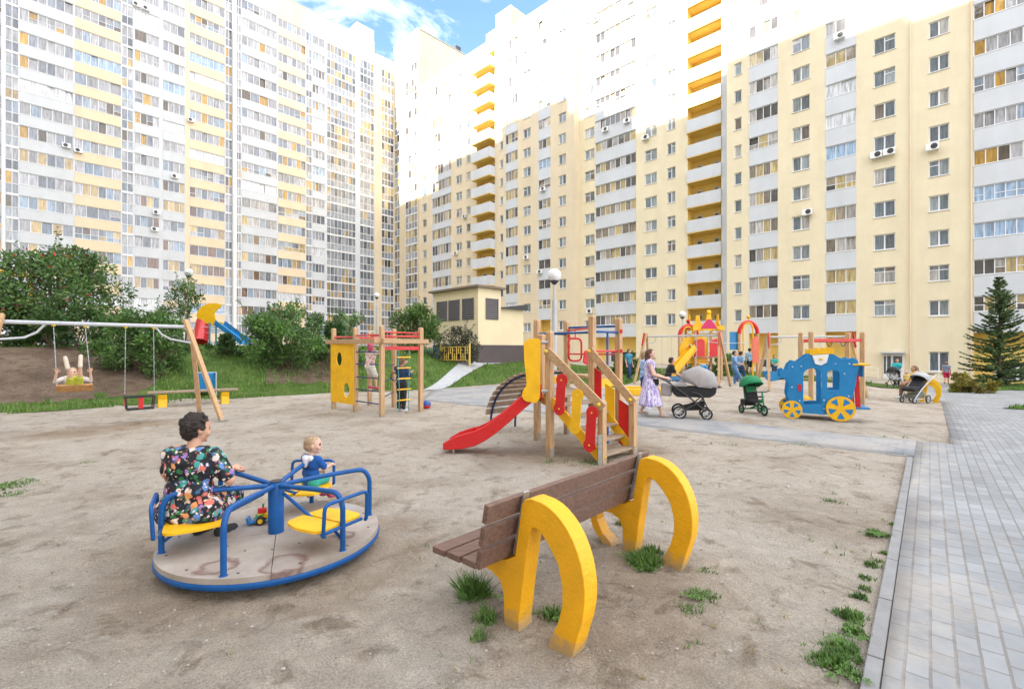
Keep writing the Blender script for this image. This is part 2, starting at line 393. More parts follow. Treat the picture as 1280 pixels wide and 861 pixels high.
def paving_mat(name, c1, c2, mortar, ang, bw=.21, bh=.105, sq=1):
    m = bpy.data.materials.new(name); m.use_nodes = True; nt = m.node_tree; N = nt.nodes; L = nt.links; b = N['Principled BSDF']
    b.inputs['Roughness'].default_value = .8; b.inputs['Specular IOR Level'].default_value = .3
    tc = N.new('ShaderNodeTexCoord'); mp = N.new('ShaderNodeMapping'); mp.inputs['Rotation'].default_value = (0, 0, ang)
    L.new(tc.outputs['Object'], mp.inputs['Vector'])
    wob = N.new('ShaderNodeTexNoise'); wob.inputs['Scale'].default_value = 3.0; L.new(mp.outputs['Vector'], wob.inputs['Vector'])
    wv = N.new('ShaderNodeVectorMath'); wv.operation = 'MULTIPLY_ADD'; wv.inputs[1].default_value = (.010, .010, 0)
    L.new(wob.outputs['Color'], wv.inputs[0]); L.new(mp.outputs['Vector'], wv.inputs[2])
    br = N.new('ShaderNodeTexBrick'); br.inputs['Scale'].default_value = 1; br.inputs['Brick Width'].default_value = bw; br.inputs['Row Height'].default_value = bh
    br.inputs['Mortar Size'].default_value = .008; br.inputs['Mortar Smooth'].default_value = .3; br.inputs['Bias'].default_value = 0
    br.inputs['Color1'].default_value = (*c1, 1); br.inputs['Color2'].default_value = (*c2, 1); br.inputs['Mortar'].default_value = (*mortar, 1)
    L.new(wv.outputs['Vector'], br.inputs['Vector'])
    nz = N.new('ShaderNodeTexNoise'); nz.inputs['Scale'].default_value = 1.1; nz.inputs['Detail'].default_value = 9; nz.inputs['Roughness'].default_value = .7
    L.new(tc.outputs['Object'], nz.inputs['Vector'])
    r = N.new('ShaderNodeValToRGB'); r.color_ramp.elements[0].position = .3; r.color_ramp.elements[0].color = (.78, .76, .73, 1); r.color_ramp.elements[1].position = .7; r.color_ramp.elements[1].color = (1.12, 1.12, 1.12, 1)
    L.new(nz.outputs['Fac'], r.inputs['Fac'])
    mu = N.new('ShaderNodeMix'); mu.data_type = 'RGBA'; mu.blend_type = 'MULTIPLY'; mu.inputs['Factor'].default_value = 1
    L.new(br.outputs['Color'], mu.inputs['A']); L.new(r.outputs['Color'], mu.inputs['B'])
    # drifted sand on the slabs
    n2 = N.new('ShaderNodeTexNoise'); n2.inputs['Scale'].default_value = .9; n2.inputs['Detail'].default_value = 10; n2.inputs['Roughness'].default_value = .75
    mp2 = N.new('ShaderNodeMapping'); mp2.inputs['Location'].default_value = (7, 3, 0); L.new(tc.outputs['Object'], mp2.inputs['Vector']); L.new(mp2.outputs['Vector'], n2.inputs['Vector'])
    r2 = N.new('ShaderNodeValToRGB'); r2.color_ramp.elements[0].position = .57; r2.color_ramp.elements[1].position = .72; r2.color_ramp.elements[1].color = (.55, .55, .55, 1)
    dt = N.new('ShaderNodeVectorMath'); dt.operation = 'DOT_PRODUCT'; dt.inputs[1].default_value = (.7547, -.6561, 0); L.new(tc.outputs['Object'], dt.inputs[0])
    dm = N.new('ShaderNodeMapRange'); dm.inputs['From Min'].default_value = -.25; dm.inputs['From Max'].default_value = .6; dm.inputs['To Min'].default_value = .17; dm.inputs['To Max'].default_value = 0; L.new(dt.outputs['Value'], dm.inputs['Value'])
    da = N.new('ShaderNodeMath'); da.operation = 'ADD'; L.new(n2.outputs['Fac'], da.inputs[0]); L.new(dm.outputs['Result'], da.inputs[1])
    L.new(da.outputs[0], r2.inputs['Fac'])
    m3 = N.new('ShaderNodeMix'); m3.data_type = 'RGBA'; L.new(r2.outputs['Color'], m3.inputs['Factor']); L.new(mu.outputs['Result'], m3.inputs['A']); m3.inputs['B'].default_value = (.42, .38, .33, 1)
    L.new(m3.outputs['Result'], b.inputs['Base Color'])
    f2 = N.new('ShaderNodeTexNoise'); f2.inputs['Scale'].default_value = 120; L.new(tc.outputs['Object'], f2.inputs['Vector'])
    ad = N.new('ShaderNodeMath'); ad.operation = 'MULTIPLY_ADD'; ad.inputs[1].default_value = .12
    iv = N.new('ShaderNodeMath'); iv.operation = 'SUBTRACT'; iv.inputs[0].default_value = 1; L.new(br.outputs['Fac'], iv.inputs[1])
    L.new(f2.outputs['Fac'], ad.inputs[0]); L.new(iv.outputs[0], ad.inputs[2])
    bp = N.new('ShaderNodeBump'); bp.inputs['Strength'].default_value = .5; bp.inputs['Distance'].default_value = .006
    L.new(ad.outputs[0], bp.inputs['Height']); L.new(bp.outputs['Normal'], b.inputs['Normal'])
    return m
PAVE = paving_mat('grey_pavers', (.245, .26, .275), (.315, .33, .345), (.215, .205, .195), R(-49))
PAVE2 = paving_mat('strip_pavers', (.235, .255, .28), (.28, .30, .325), (.18, .19, .20), R(41))
ASPH = mat('pale_asphalt', (.26, .28, .30), .9, .1, 2, bump=.3, bscale=120)
PATHM = mat('concrete_path', (.40, .41, .42), .9, .1, 2, bump=.2, bscale=80)

def inside(p, poly):
    c = False; n = len(poly)
    for i in range(n):
        a = poly[i]; b = poly[(i + 1) % n]
        if (a[1] > p[1]) != (b[1] > p[1]) and p[0] < (b[0] - a[0]) * (p[1] - a[1]) / (b[1] - a[1]) + a[0]: c = not c
    return c
lawn = [(-30, 9.2), (-14, 11.0), (-11.8, 13.2), (-9.2, 15.8), (-6.5, 18.3), tuple(gp(533, 487)[:2]), tuple(gp(616, 480.5)[:2]), tuple(gp(668, 474)[:2]), (4.5, 21.0), (6.5, 25), (8, 29), (14, 30), (19.5, 28), (22.5, 24.5), (26, 28), (22, 33), (10, 46), (-8, 62), (-30, 60), (-60, 40), (-60, 9.2)]
# ------------------------------------------------------------------ ground sheets
def e1(p): return p[0] * math.sin(R(49)) - p[1] * math.cos(R(49))
def lawn_in(x, y): return y > 9 and inside((x, y), lawn) and inside((x + .5, y - .5), lawn) and inside((x - .5, y - .4), lawn)
def grid_ground():
    xs = []; ys = []
    def rng(a, b, st):
        r = []; x = a
        while x < b - 1e-6: r.append(x); x += st
        return r
    xs = rng(-400, -60, 40) + rng(-60, -16, 2) + rng(-16, -6, .4) + rng(-6, 5, .12) + rng(5, 20, .4) + rng(20, 60, 2) + rng(60, 401, 40)
    ys = rng(-300, -20, 40) + rng(-20, 0, 2) + rng(0, 1.6, .4) + rng(1.6, 9, .12) + rng(9, 24, .4) + rng(24, 60, 2) + rng(60, 420, 40)
    nx = len(xs); vs = []; fs = []
    for y in ys:
        for x in xs:
            z = terr(x, y)
            if -16 < x < 20 and 0 < y < 24:
                fade = 1 - sstep(8.6, 9.4, x * .656 + y * .755) * .8
                z += fade * (.022 * noise.noise((x * 1.1, y * 1.1, 0)) + .015 * noise.noise((x * 3.4, y * 3.4, 3)) + .011 * noise.noise((x * 7.5, y * 7.5, 5)))
                # worn hollow round the roundabout
                d = math.hypot(x + 2.02, y - 4.11)
                z -= .05 * math.exp(-((d - 1.05) / .30) ** 2)
                # keep clear below the slabs
                ek = e1((x, y))
                if ek > -.45 and y < 9.5: z = min(z, -.006) - .05 * sstep(-.30, -.18, ek)
            if lawn_in(x, y): z -= .16
            vs.append((x, y, z))
    for j in range(len(ys) - 1):
        for i in range(nx - 1):
            a = j * nx + i; fs.append((a, a + 1, a + 1 + nx, a + nx))
    mb = MB(); mb.add(vs, fs)
    o = mb.build('ground', SAND, smooth=180); tag(o, kind='structure')

def sheet(name, poly, m, dz, step=.6, zf=terr, thick=0.0):
    bm = bmesh.new()
    vs = [bm.verts.new((p[0], p[1], 0)) for p in poly]; bm.faces.new(vs)
    lo = [min(p[i] for p in poly) for i in (0, 1)]; hi = [max(p[i] for p in poly) for i in (0, 1)]
    for ax in (0, 1):
        k = lo[ax] + step
        while k < hi[ax]:
            no = (1, 0, 0) if ax == 0 else (0, 1, 0); co = (k, 0, 0) if ax == 0 else (0, k, 0)
            bmesh.ops.bisect_plane(bm, geom=bm.verts[:] + bm.edges[:] + bm.faces[:], dist=1e-5, plane_co=co, plane_no=no)
            k += step
    bmesh.ops.recalc_face_normals(bm, faces=bm.faces)
    for v in bm.verts: v.co.z = zf(v.co.x, v.co.y) + dz
    for f in bm.faces:
        f.smooth = True
        if f.normal.z < 0: f.normal_flip()
    if thick:
        ed = [e for e in bm.edges if e.is_boundary]
        r = bmesh.ops.extrude_edge_only(bm, edges=ed)
        for v in [g for g in r['geom'] if isinstance(g, bmesh.types.BMVert)]: v.co.z -= thick
    me = bpy.data.meshes.new(name); bm.to_mesh(me); bm.free(); me.materials.append(m)
    return tag(link(name, me), kind='structure')

grid_ground()
uR = Vector((-.7165, .6976)); uL = Vector((.6976, .7165))
def g2o(a, b): return (uL.x * b - uR.x * a, uL.y * b - uR.y * a)     # grid of the buildings
YC, YS = math.cos(R(49)), math.sin(R(49))
def g2(a, b): return (YC * b + YS * a, YS * b - YC * a)               # grid of the paving: a along the strip to the right, b away
KA = -.27
# kerb from camera side up to the corner of the near sand
sheet('promenade', [g2(KA + .088, -4), g2(KA + .088, 11.55), g2(.30, 11.58), g2(.35, 24), g2o(-2.5, 27.5), g2o(-2.5, 47.6), g2o(19, 47.6), g2o(19, 26), g2o(7.5, 21.5), g2o(5.6, 17.5), g2o(5.6, -4)], PAVE, .012, .5, thick=.08)
AF = [tuple(gp(*p)[:2]) for p in ((527, 500), (605, 508), (700, 519))]
sheet('paved_strip', [*AF, g2(-4.9, 9.9), g2(KA + .088, 9.9), g2(KA + .088, 11.55), g2(-4.6, 11.7), g2(-6.6, 13.6), g2(-11.5, 16.9), tuple(gp(616, 482)[:2]), tuple(gp(540, 487.5)[:2])], PAVE2, .016, .5, thick=.08)
mb = MB()
def kerbline(a, b, w=.075, top=.008):
    a = Vector(a); b = Vector(b); n = max(2, int((b - a).length / .8)); d = (b - a) / n
    for i in range(n):
        p = a + d * (i + .006); q = a + d * (i + .994)
        mb.bar((p.x, p.y, terr(p.x, p.y) + top - .06), (q.x, q.y, terr(q.x, q.y) + top - .06), w, .12)
kerbline(g2(KA + .045, -4), g2(KA + .045, 9.8)); kerbline(g2(KA + .0, 9.85), g2(-4.9, 9.85)); kerbline(g2(-4.92, 9.88), AF[2]); kerbline(AF[2], AF[1]); kerbline(AF[1], AF[0])
o = mb.build('kerb', CONC, bevel=.006); tag(o, kind='structure')

# lawns, bank, winding path
def pxpoly(pts): return [tuple(gp(*p)[:2]) for p in pts]
sheet('lawn', lawn, TURF, .006, .8)
bank = [(-34, 10.3), (-14.6, 12.0), (-12.6, 13.6), (-11.6, 15.0), (-12.4, 17.6), (-15, 19), (-24, 18), (-34, 17)]
sheet('earth_bank', bank, EARTH, .014, .6)
sheet('worn_earth', [(-9.2, 17.9), (-7.2, 19.4), (-8.6, 22.5), (-11, 23.5), (-10.4, 20.4)], EARTH, .014, .6)
pth = pxpoly([(526, 488.5), (552, 486.8), (577, 472), (606, 461), (628, 454), (604, 453), (585, 458), (555, 470)])
sheet('winding_path', pth, PATHM, .024, .6)
fl = pxpoly([(1186, 491), (1189, 481), (1216, 477), (1345, 477), (1345, 491), (1262, 488)])
fl2 = pxpoly([(1252, 511), (1300, 506), (1345, 508), (1345, 516), (1300, 514)])
sheet('far_lawn_strip', fl2, TURF, .030, .5)
sheet('far_lawn', fl, TURF, .030, .8)

# grass blades (stuff): one mesh for the lawns, one for the tufts in the sand
GRASS = mat('grass_blade', (.10, .20, .028), .7, .45, .9)
GRASS2 = mat('weed_blade', (.085, .175, .028), .7, .4, 7)
def blade(mb, x, y, z, h, w, lean, a):
    dx, dy = math.cos(a), math.sin(a); lx, ly = lean * math.cos(a + 1.2), lean * math.sin(a + 1.2)
    mb.add([(x - dx * w, y - dy * w, z), (x + dx * w, y + dy * w, z), (x + lx * .5 + dx * w * .6, y + ly * .5 + dy * w * .6, z + h * .6), (x + lx, y + ly, z + h)], [(0, 1, 2, 3)])
mb = MB(); rnd = random.Random(3); cnt = 0
while cnt < 26000:
    y = 10 + 26 * rnd.random() ** 1.6; x = rnd.uniform(-1.15, .75) * y
    if not inside((x, y), lawn) or inside((x, y), bank) or inside((x, y), pth): continue
    if noise.noise((x * .45, y * .45, 8)) < -.25 and rnd.random() < .7: continue
    s = y / 18
    blade(mb, x, y, terr(x, y), rnd.uniform(.06, .15) * (.7 + .4 * s), .012 * (.8 + s), rnd.uniform(0, .07), rnd.uniform(0, 6.3)); cnt += 1
cnt = 0
while cnt < 7000:
    x = rnd.uniform(13, 36); y = rnd.uniform(12, 32)
    if not inside((x, y), fl) and not inside((x, y), fl2): continue
    blade(mb, x, y, terr(x, y) + .02, rnd.uniform(.06, .16), .02, rnd.uniform(0, .07), rnd.uniform(0, 6.3)); cnt += 1
o = mb.build('lawn_grass', GRASS); tag(o, 'short green lawn grass on the bank and behind the sand', 'grass', kind='stuff')

mb = MB()
tufts = [  # px, py, radius m, blades, height
    (592, 742, .10, 260, .16), (608, 775, .07, 90, .10), (598, 795, .06, 40, .07), (690, 770, .08, 120, .07), (805, 703, .14, 330, .10), (815, 690, .10, 140, .07),
    (852, 668, .05, 60, .06), (880, 745, .11, 130, .035), (862, 762, .09, 90, .03), (1042, 828, .11, 420, .055), (1055, 812, .09, 260, .05), (1062, 770, .08, 240, .05),
    (1066, 788, .07, 130, .04), (1074, 745, .05, 90, .04), (1080, 735, .04, 50, .03), (1097, 667, .10, 150, .04), (1090, 705, .06, 70, .03), (1083, 722, .05, 60, .03), (1040, 627, .12, 70, .03),
    (1118, 655, .05, 40, .02), (1005, 555, .3, 120, .04), (20, 606, .28, 260, .045), (10, 618, .2, 130, .04), (700, 577, .3, 90, .05), (745, 580, .3, 110, .06), (108, 578, .12, 50, .03),
    (885, 712, .07, 40, .02), (655, 770, .05, 40, .05), (775, 655, .05, 50, .05), (1105, 690, .03, 25, .02), (1098, 700, .03, 20, .02)]
for px, py, rad, n, h in tufts:
    c = gp(px, py)
    for i in range(int(n * 1.3)):
        a = rnd.uniform(0, 6.3); rr = rad * math.sqrt(rnd.random()) * (1 + .3 * math.sin(a * 3 + px))
        x = c.x + rr * math.cos(a); y = c.y + rr * math.sin(a)
        hh = h * rnd.uniform(.5, 1.25) * (1 - .5 * rr / rad)
        blade(mb, x, y, -.012, hh + .012, rnd.uniform(.0025, .0055) * (1 + c.y / 9), rnd.uniform(.2, 1.0) * max(.03, h * .9), rnd.uniform(0, 6.3))
for i in range(420):     # thin scatter of single shoots, many of them dry
    y = 1.9 + 9 * rnd.random() ** 1.5; x = rnd.uniform(-.6, .95) * y
    if e1((x, y)) > KA - .03 or (noise.noise((x * .9, y * .9, 4)) < .12 and e1((x, y)) < KA - .6): continue
    mb.mat(rnd.choice((0, 0, 1)))
    for q in range(rnd.randint(2, 7)): blade(mb, x + rnd.gauss(0, .015), y + rnd.gauss(0, .015), -.012, rnd.uniform(.02, .05), .003 * (1 + y / 9), rnd.uniform(.01, .05), rnd.uniform(0, 6.3))
mb.cur = 0
for px, py, rad in ((700, 772, .10), (800, 706, .10), (1058, 800, .10), (1050, 832, .12), (875, 748, .08), (598, 748, .08), (1090, 668, .07), (14, 606, .2)):   # flat rosettes of broad leaves
    c = gp(px, py)
    for k in range(14):
        x = c.x + rnd.gauss(0, rad * .6); y = c.y + rnd.gauss(0, rad * .6)
        for q in range(6):
            a = q * 1.05 + rnd.uniform(0, .5); L_ = rnd.uniform(.018, .04); mb.add([(x, y, .012), (x + math.cos(a - .35) * L_ * .6, y + math.sin(a - .35) * L_ * .6, .028), (x + math.cos(a) * L_, y + math.sin(a) * L_, .018), (x + math.cos(a + .35) * L_ * .6, y + math.sin(a + .35) * L_ * .6, .028)], [(0, 1, 2, 3)])
DRY = mat('dry_blade', (.30, .25, .10), .8, .3, 7)
lm_ = MB()
for i in range(150):
    y = 1.9 + 9 * rnd.random() ** 1.5; x = rnd.uniform(-1.05, .9) * y
    if e1((x, y)) > KA - .03 or math.hypot(x + 2.02, y - 4.11) < .9: continue
    a = rnd.uniform(0, 6.3); L_ = rnd.uniform(.012, .03); z = .008 + .022 * noise.noise((x * 1.1, y * 1.1, 0)) + .015 * noise.noise((x * 3.4, y * 3.4, 3)) + .011 * noise.noise((x * 7.5, y * 7.5, 5)); c_, s_ = math.cos(a), math.sin(a)
    lm_.add([(x, y, z), (x + c_ * L_ - s_ * L_ * .35, y + s_ * L_ + c_ * L_ * .35, z + .007), (x + 2 * c_ * L_, y + 2 * s_ * L_, z + .002), (x + c_ * L_ + s_ * L_ * .35, y + s_ * L_ - c_ * L_ * .35, z + .004)], [(0, 1, 2, 3)])
tag(lm_.build('fallen_leaves', mat('fallen_leaf', (.22, .15, .05), .8, .5, 5)), 'dry fallen leaves and scraps lying on the sand', 'leaf litter', kind='stuff')
o = mb.build('sand_weeds', [GRASS2, DRY]); tag(o, 'scattered green weeds growing in the sand and along the kerb', 'weeds', kind='stuff')
PEB = mat('pebble', (.36, .33, .30), .9, .4, 9)
mb = MB()
for i in range(900):
    y = 1.9 + 8 * rnd.random() ** 1.8; x = rnd.uniform(-1.1, .9) * y
    if e1((x, y)) > KA - .1: continue
    if math.hypot(x + 2.06, y - 4.18) < 1.0: continue
    s = rnd.uniform(.003, .010) * (1.6 if rnd.random() < .06 else 1)
    mb.ball((x, y, .003 + .022 * noise.noise((x * 1.1, y * 1.1, 0))), (s * rnd.uniform(.8, 1.5), s, s * .6), 3)
o = mb.build('pebbles', PEB); tag(o, 'small loose stones scattered over the sand', 'gravel', kind='stuff')
# ------------------------------------------------------------------ apartment blocks
W_YEL = mat('cream_yellow_render', (.73, .645, .46), .85, .05, .6, bump=.12, bscale=14)
W_YEL2 = mat('yellow_cladding', (.72, .59, .42), .7, .05, .5)
W_WHT = mat('white_cladding', (.57, .595, .63), .65, .05, .4)
W_CRM = mat('cream_render', (.68, .58, .42), .85, .05, .5)
W_AMB = mat('amber_loggia_paint', (.82, .60, .18), .8, .08, .7)
FRM = mat('white_pvc', (.74, .75, .77), .4, .04, 2)
ROOFM = mat('roof_felt', (.09, .09, .095), .9, .15, 1)
SLAB = mat('balcony_soffit', (.78, .52, .14), .85, .08, 1)
def weather(m, lo=.955):
    """faint rain streaks and sheet-to-sheet variation on a facade material"""
    nt = m.node_tree; N = nt.nodes; L = nt.links; b = N['Principled BSDF']; src = b.inputs['Base Color'].links[0].from_socket
    tc = N.new('ShaderNodeTexCoord'); mp = N.new('ShaderNodeMapping'); mp.inputs['Scale'].default_value = (.8, .8, .12); nz = N.new('ShaderNodeTexNoise'); nz.inputs['Scale'].default_value = 1.0; nz.inputs['Detail'].default_value = 7; nz.inputs['Roughness'].default_value = .7
    L.new(tc.outputs['Object'], mp.inputs['Vector']); L.new(mp.outputs['Vector'], nz.inputs['Vector'])
    r = N.new('ShaderNodeValToRGB'); r.color_ramp.elements[0].position = .3; r.color_ramp.elements[0].color = (lo, lo * .99, lo * .97, 1); r.color_ramp.elements[1].position = .62; r.color_ramp.elements[1].color = (1.03, 1.03, 1.03, 1)
    L.new(nz.outputs['Fac'], r.inputs['Fac']); mu = N.new('ShaderNodeMix'); mu.data_type = 'RGBA'; mu.blend_type = 'MULTIPLY'; mu.inputs['Factor'].default_value = 1
    L.new(src, mu.inputs['A']); L.new(r.outputs['Color'], mu.inputs['B']); L.new(mu.outputs['Result'], b.inputs['Base Color'])
for m_ in (W_YEL, W_YEL2, W_WHT, W_CRM): weather(m_)
PLINTH = mat('dark_plinth', (.095, .075, .075), .8, .12, 2)

def pane_mat():
    m = bpy.data.materials.new('window_pane'); m.use_nodes = True; nt = m.node_tree; N = nt.nodes; L = nt.links; b = N['Principled BSDF']
    a = N.new('ShaderNodeAttribute'); a.attribute_name = 'tint'
    tc = N.new('ShaderNodeTexCoord'); mp = N.new('ShaderNodeMapping'); mp.inputs['Scale'].default_value = (5, 5, .6)
    nz = N.new('ShaderNodeTexNoise'); nz.inputs['Scale'].default_value = 1.5; nz.inputs['Detail'].default_value = 3
    L.new(tc.outputs['Object'], mp.inputs['Vector']); L.new(mp.outputs['Vector'], nz.inputs['Vector'])
    r = N.new('ShaderNodeMapRange'); r.inputs['From Min'].default_value = .3; r.inputs['From Max'].default_value = .7; r.inputs['To Min'].default_value = .55; r.inputs['To Max'].default_value = 1.3
    L.new(nz.outputs['Fac'], r.inputs['Value'])
    mu = N.new('ShaderNodeVectorMath'); mu.operation = 'SCALE'; L.new(a.outputs['Color'], mu.inputs[0]); L.new(r.outputs['Result'], mu.inputs['Scale'])
    L.new(mu.outputs['Vector'], b.inputs['Base Color'])
    b.inputs['Roughness'].default_value = .06; b.inputs['IOR'].default_value = 1.75
    n2 = N.new('ShaderNodeTexNoise'); n2.inputs['Scale'].default_value = .9; L.new(tc.outputs['Object'], n2.inputs['Vector'])
    bp = N.new('ShaderNodeBump'); bp.inputs['Strength'].default_value = .05; bp.inputs['Distance'].default_value = .3
    L.new(n2.outputs['Fac'], bp.inputs['Height']); L.new(bp.outputs['Normal'], b.inputs['Normal'])
    return m
PANE = pane_mat()
FM = [FRM, PANE, W_WHT, W_YEL2, W_AMB, SLAB, W_YEL, STEEL, W_CRM]     # slot order used by all facade meshes
cRND = random.Random(21)
def tint(kind):
    u = cRND.random()
    def v(c, k=.25):
        s = 1 + cRND.uniform(-k, k); return tuple(max(.004, min(.9, x * s)) for x in c)
    if kind == 'left':      # pale lace of the shaded left block
        if u < .58: return v((.34, .34, .36))
        if u < .74: return v((.20, .22, .26))
        if u < .84: return v((.26, .32, .40))
        if u < .93: return v((.48, .27, .04))
        return v((.10, .075, .05))
    if kind == 'leftlow':
        if u < .30: return v((.34, .34, .37))
        if u < .55: return v((.17, .19, .23))
        if u < .70: return v((.24, .31, .40))
        if u < .90: return v((.48, .35, .16))
        return v((.16, .09, .06))
    if kind == 'warm':
        if u < .38: return v((.46, .36, .17))
        if u < .60: return v((.24, .20, .15))
        if u < .82: return v((.075, .07, .07))
        return v((.40, .38, .36))
    if kind == 'win':
        if u < .40: return v((.12, .15, .18))
        if u < .72: return v((.24, .28, .30))
        if u < .88: return v((.36, .35, .33))
        return v((.16, .13, .11))
    if kind == 'cool':
        if u < .5: return v((.25, .27, .31))
        if u < .8: return v((.12, .14, .17))
        return v((.42, .30, .14))
    return v((.2, .2, .2))

class Face:
    """one facade plane: D metres from the camera, horizontal direction u, outward normal n"""
    def __init__(s, nin, u, D): s.nin = nin; s.u = u; s.D = D; s.out = -nin
    def Y(s, px): t = (px - CX) / F; return s.D / (s.nin.x * t + s.nin.y)
    def s(s, px): Y = s.Y(px); X = (px - CX) / F * Y; return X * s.u.x + Y * s.u.y
    def z(s, px, py): return HC + (HY - py) / F * s.Y(px)
    def P(s, a, z, off=0.0):
        q = s.nin * (s.D - off) + s.u * a; return Vector((q.x, q.y, z))

def rect(mb, fc, a0, a1, z0, z1, off=0.0):
    """front-facing rectangle"""
    if (a1 > a0) == (fc.u.cross(fc.out) < 0): a0, a1 = a1, a0
    p = [fc.P(a0, z0, off), fc.P(a1, z0, off), fc.P(a1, z1, off), fc.P(a0, z1, off)]
    mb.quad(*p)

def pbox(mb, fc, a0, a1, z0, z1, o0, o1):
    """solid box standing on the facade between offsets o0 < o1"""
    if a0 > a1: a0, a1 = a1, a0
    c = fc.P((a0 + a1) / 2, (z0 + z1) / 2, (o0 + o1) / 2)
    mb.box((0, 0, 0), (a1 - a0, o1 - o0, z1 - z0), frame(c, (*fc.u, 0), (*fc.out, 0)))

def reveal(mb, fc, a0, a1, z0, z1, d):
    for (p, q) in (((a0, z0), (a1, z0)), ((a1, z0), (a1, z1)), ((a1, z1), (a0, z1)), ((a0, z1), (a0, z0))):
        mb.quad(fc.P(p[0], p[1]), fc.P(q[0], q[1]), fc.P(q[0], q[1], -d), fc.P(p[0], p[1], -d))

def glazing(mb, fc, a0, a1, z0, z1, off, n, kind, bar=.055, transom=None, open_p=0.0, uni=None):
    """n panes between a0..a1 with real frame bars in front of the panes"""
    if a0 > a1: a0, a1 = a1, a0
    w = (a1 - a0) / n
    for i in range(n):
        mb.mat(1); mb.col = uni or tint(kind)
        x0, x1 = a0 + i * w, a0 + (i + 1) * w
        d = -.05 - .10 * cRND.random() if cRND.random() < open_p else 0
        if transom and (cRND.random() < .6 or transom is not True and transom < 0):
            t = z0 + (z1 - z0) * (abs(transom) if transom is not True else .35)
            rect(mb, fc, x0, x1, z0, t, off + d); mb.col = uni or tint(kind); rect(mb, fc, x0, x1, t, z1, off + d)
            mb.mat(0); pbox(mb, fc, x0, x1, t - bar / 2, t + bar / 2, off, off + .03)
        else: rect(mb, fc, x0, x1, z0, z1, off + d)
    mb.mat(0); mb.col = (1, 1, 1)
    for i in range(n + 1):
        x = a0 + i * w; hb = bar * (.9 if i in (0, n) else .6)
        pbox(mb, fc, max(a0, x - hb), min(a1, x + hb), z0, z1, off + .002, off + .045)
    pbox(mb, fc, a0, a1, z0, z0 + bar, off + .003, off + .047); pbox(mb, fc, a0, a1, z1 - bar, z1, off + .003, off + .047)

def make_block(root, fc, cols, s_lo, s_hi, zb, zt, depth, wallm, max_parts=100, coping=True):
    """cols: list of dicts with a0<a1 in facade coordinates, rows of openings; builds wall, parts"""
    wall = MB(); items = {'window': [], 'balcony': [], 'glass_bay': []}
    cols = sorted(cols, key=lambda c: min(c['a']))
    cur = s_lo
    for c in cols:
        a0, a1 = sorted(c['a'])
        if a0 > cur + .01: wall.mat(0); rect(wall, fc, cur, a0, zb, zt)
        cur = max(cur, a1)
        m = c.get('wall', 0); wall.mat(m)
        z = zb
        for (r0, r1, fn, kind, size) in c['rows']:
            if r1 > zt - .3: continue
            if r0 > z + .005: rect(wall, fc, a0, a1, z, r0)
            z = r1
            if fn: items[kind].append((size, fn))
        rect(wall, fc, a0, a1, z, zt)
    if cur < s_hi - .01: wall.mat(0); rect(wall, fc, cur, s_hi, zb, zt)
    # sides, back, parapet top
    wall.mat(0)
    A, B = fc.P(s_lo, 0), fc.P(s_hi, 0); A2, B2 = fc.P(s_lo, 0, -depth), fc.P(s_hi, 0, -depth)
    def q(a, b): wall.quad((a.x, a.y, zb), (b.x, b.y, zb), (b.x, b.y, zt), (a.x, a.y, zt))
    q(A2, A); q(B, B2); q(B2, A2)
    wall.build('wall', wallm, root)
    rf = MB(); z = zt - .02
    rf.quad((A.x, A.y, z), (B.x, B.y, z), (B2.x, B2.y, z), (A2.x, A2.y, z))
    rf.build('roof', ROOFM, root)
    if coping:
        cp = MB()
        pbox(cp, fc, s_lo - .06, s_hi + .06, zt - .06, zt + .08, -.4, .07)
        M0 = fc.P(s_lo, zt + .01, -depth / 2); M1 = fc.P(s_hi, zt + .01, -depth / 2)
        for Mx in (M0, M1): cp.box((0, 0, 0), (.3, depth - .9, .14), frame(Mx, (*fc.u, 0), (*fc.out, 0)))
        cp.build('coping', GREYM, root)
    for kind, lst in items.items():
        lst.sort(key=lambda t: -t[0])
        for size, fn in lst[:max_parts]:
            fn(root, None)
        rest = lst[max_parts:]
        if rest:
            mb = MB()
            for size, fn in rest: fn(root, mb)
            o = mb.build(kind, FM, root, tint=True); tag(o, kind='stuff')

def win_rows(fc, px0, px1, ytop, ysill, k0, k1, step=2.8, panes=2, kind='win', depth=.16, dz=0, sill=True):
    a0, a1 = sorted((fc.s(px0), fc.s(px1))); pc = (px0 + px1) / 2
    zt0 = fc.z(pc, ytop) + dz; zs0 = fc.z(pc, ysill) + dz; rows = []
    for k in range(k0, k1 + 1):
        z0, z1 = zs0 + k * step, zt0 + k * step
        def fn(root, mb, z0=z0, z1=z1):
            own = mb is None; b = MB() if own else mb
            b.mat(6); reveal(b, fc, a0, a1, z0, z1, depth)
            if panes == 2 and cRND.random() < .35: glazing(b, fc, a0, a1, z0, z1, -depth, panes, kind, .06, .7)
            else: glazing(b, fc, a0, a1, z0, z1, -depth, panes, kind, .085)
            b.mat(0)
            if sill: pbox(b, fc, a0 - .05, a1 + .05, z0 - .05, z0 - .004, -.05, .07)
            if own: b.build('window', FM, root, tint=True)
        Y = fc.Y(pc); rows.append((z0, z1, fn, 'window', (a1 - a0) / Y ** 2))
    return dict(a=(a0, a1), rows=rows)

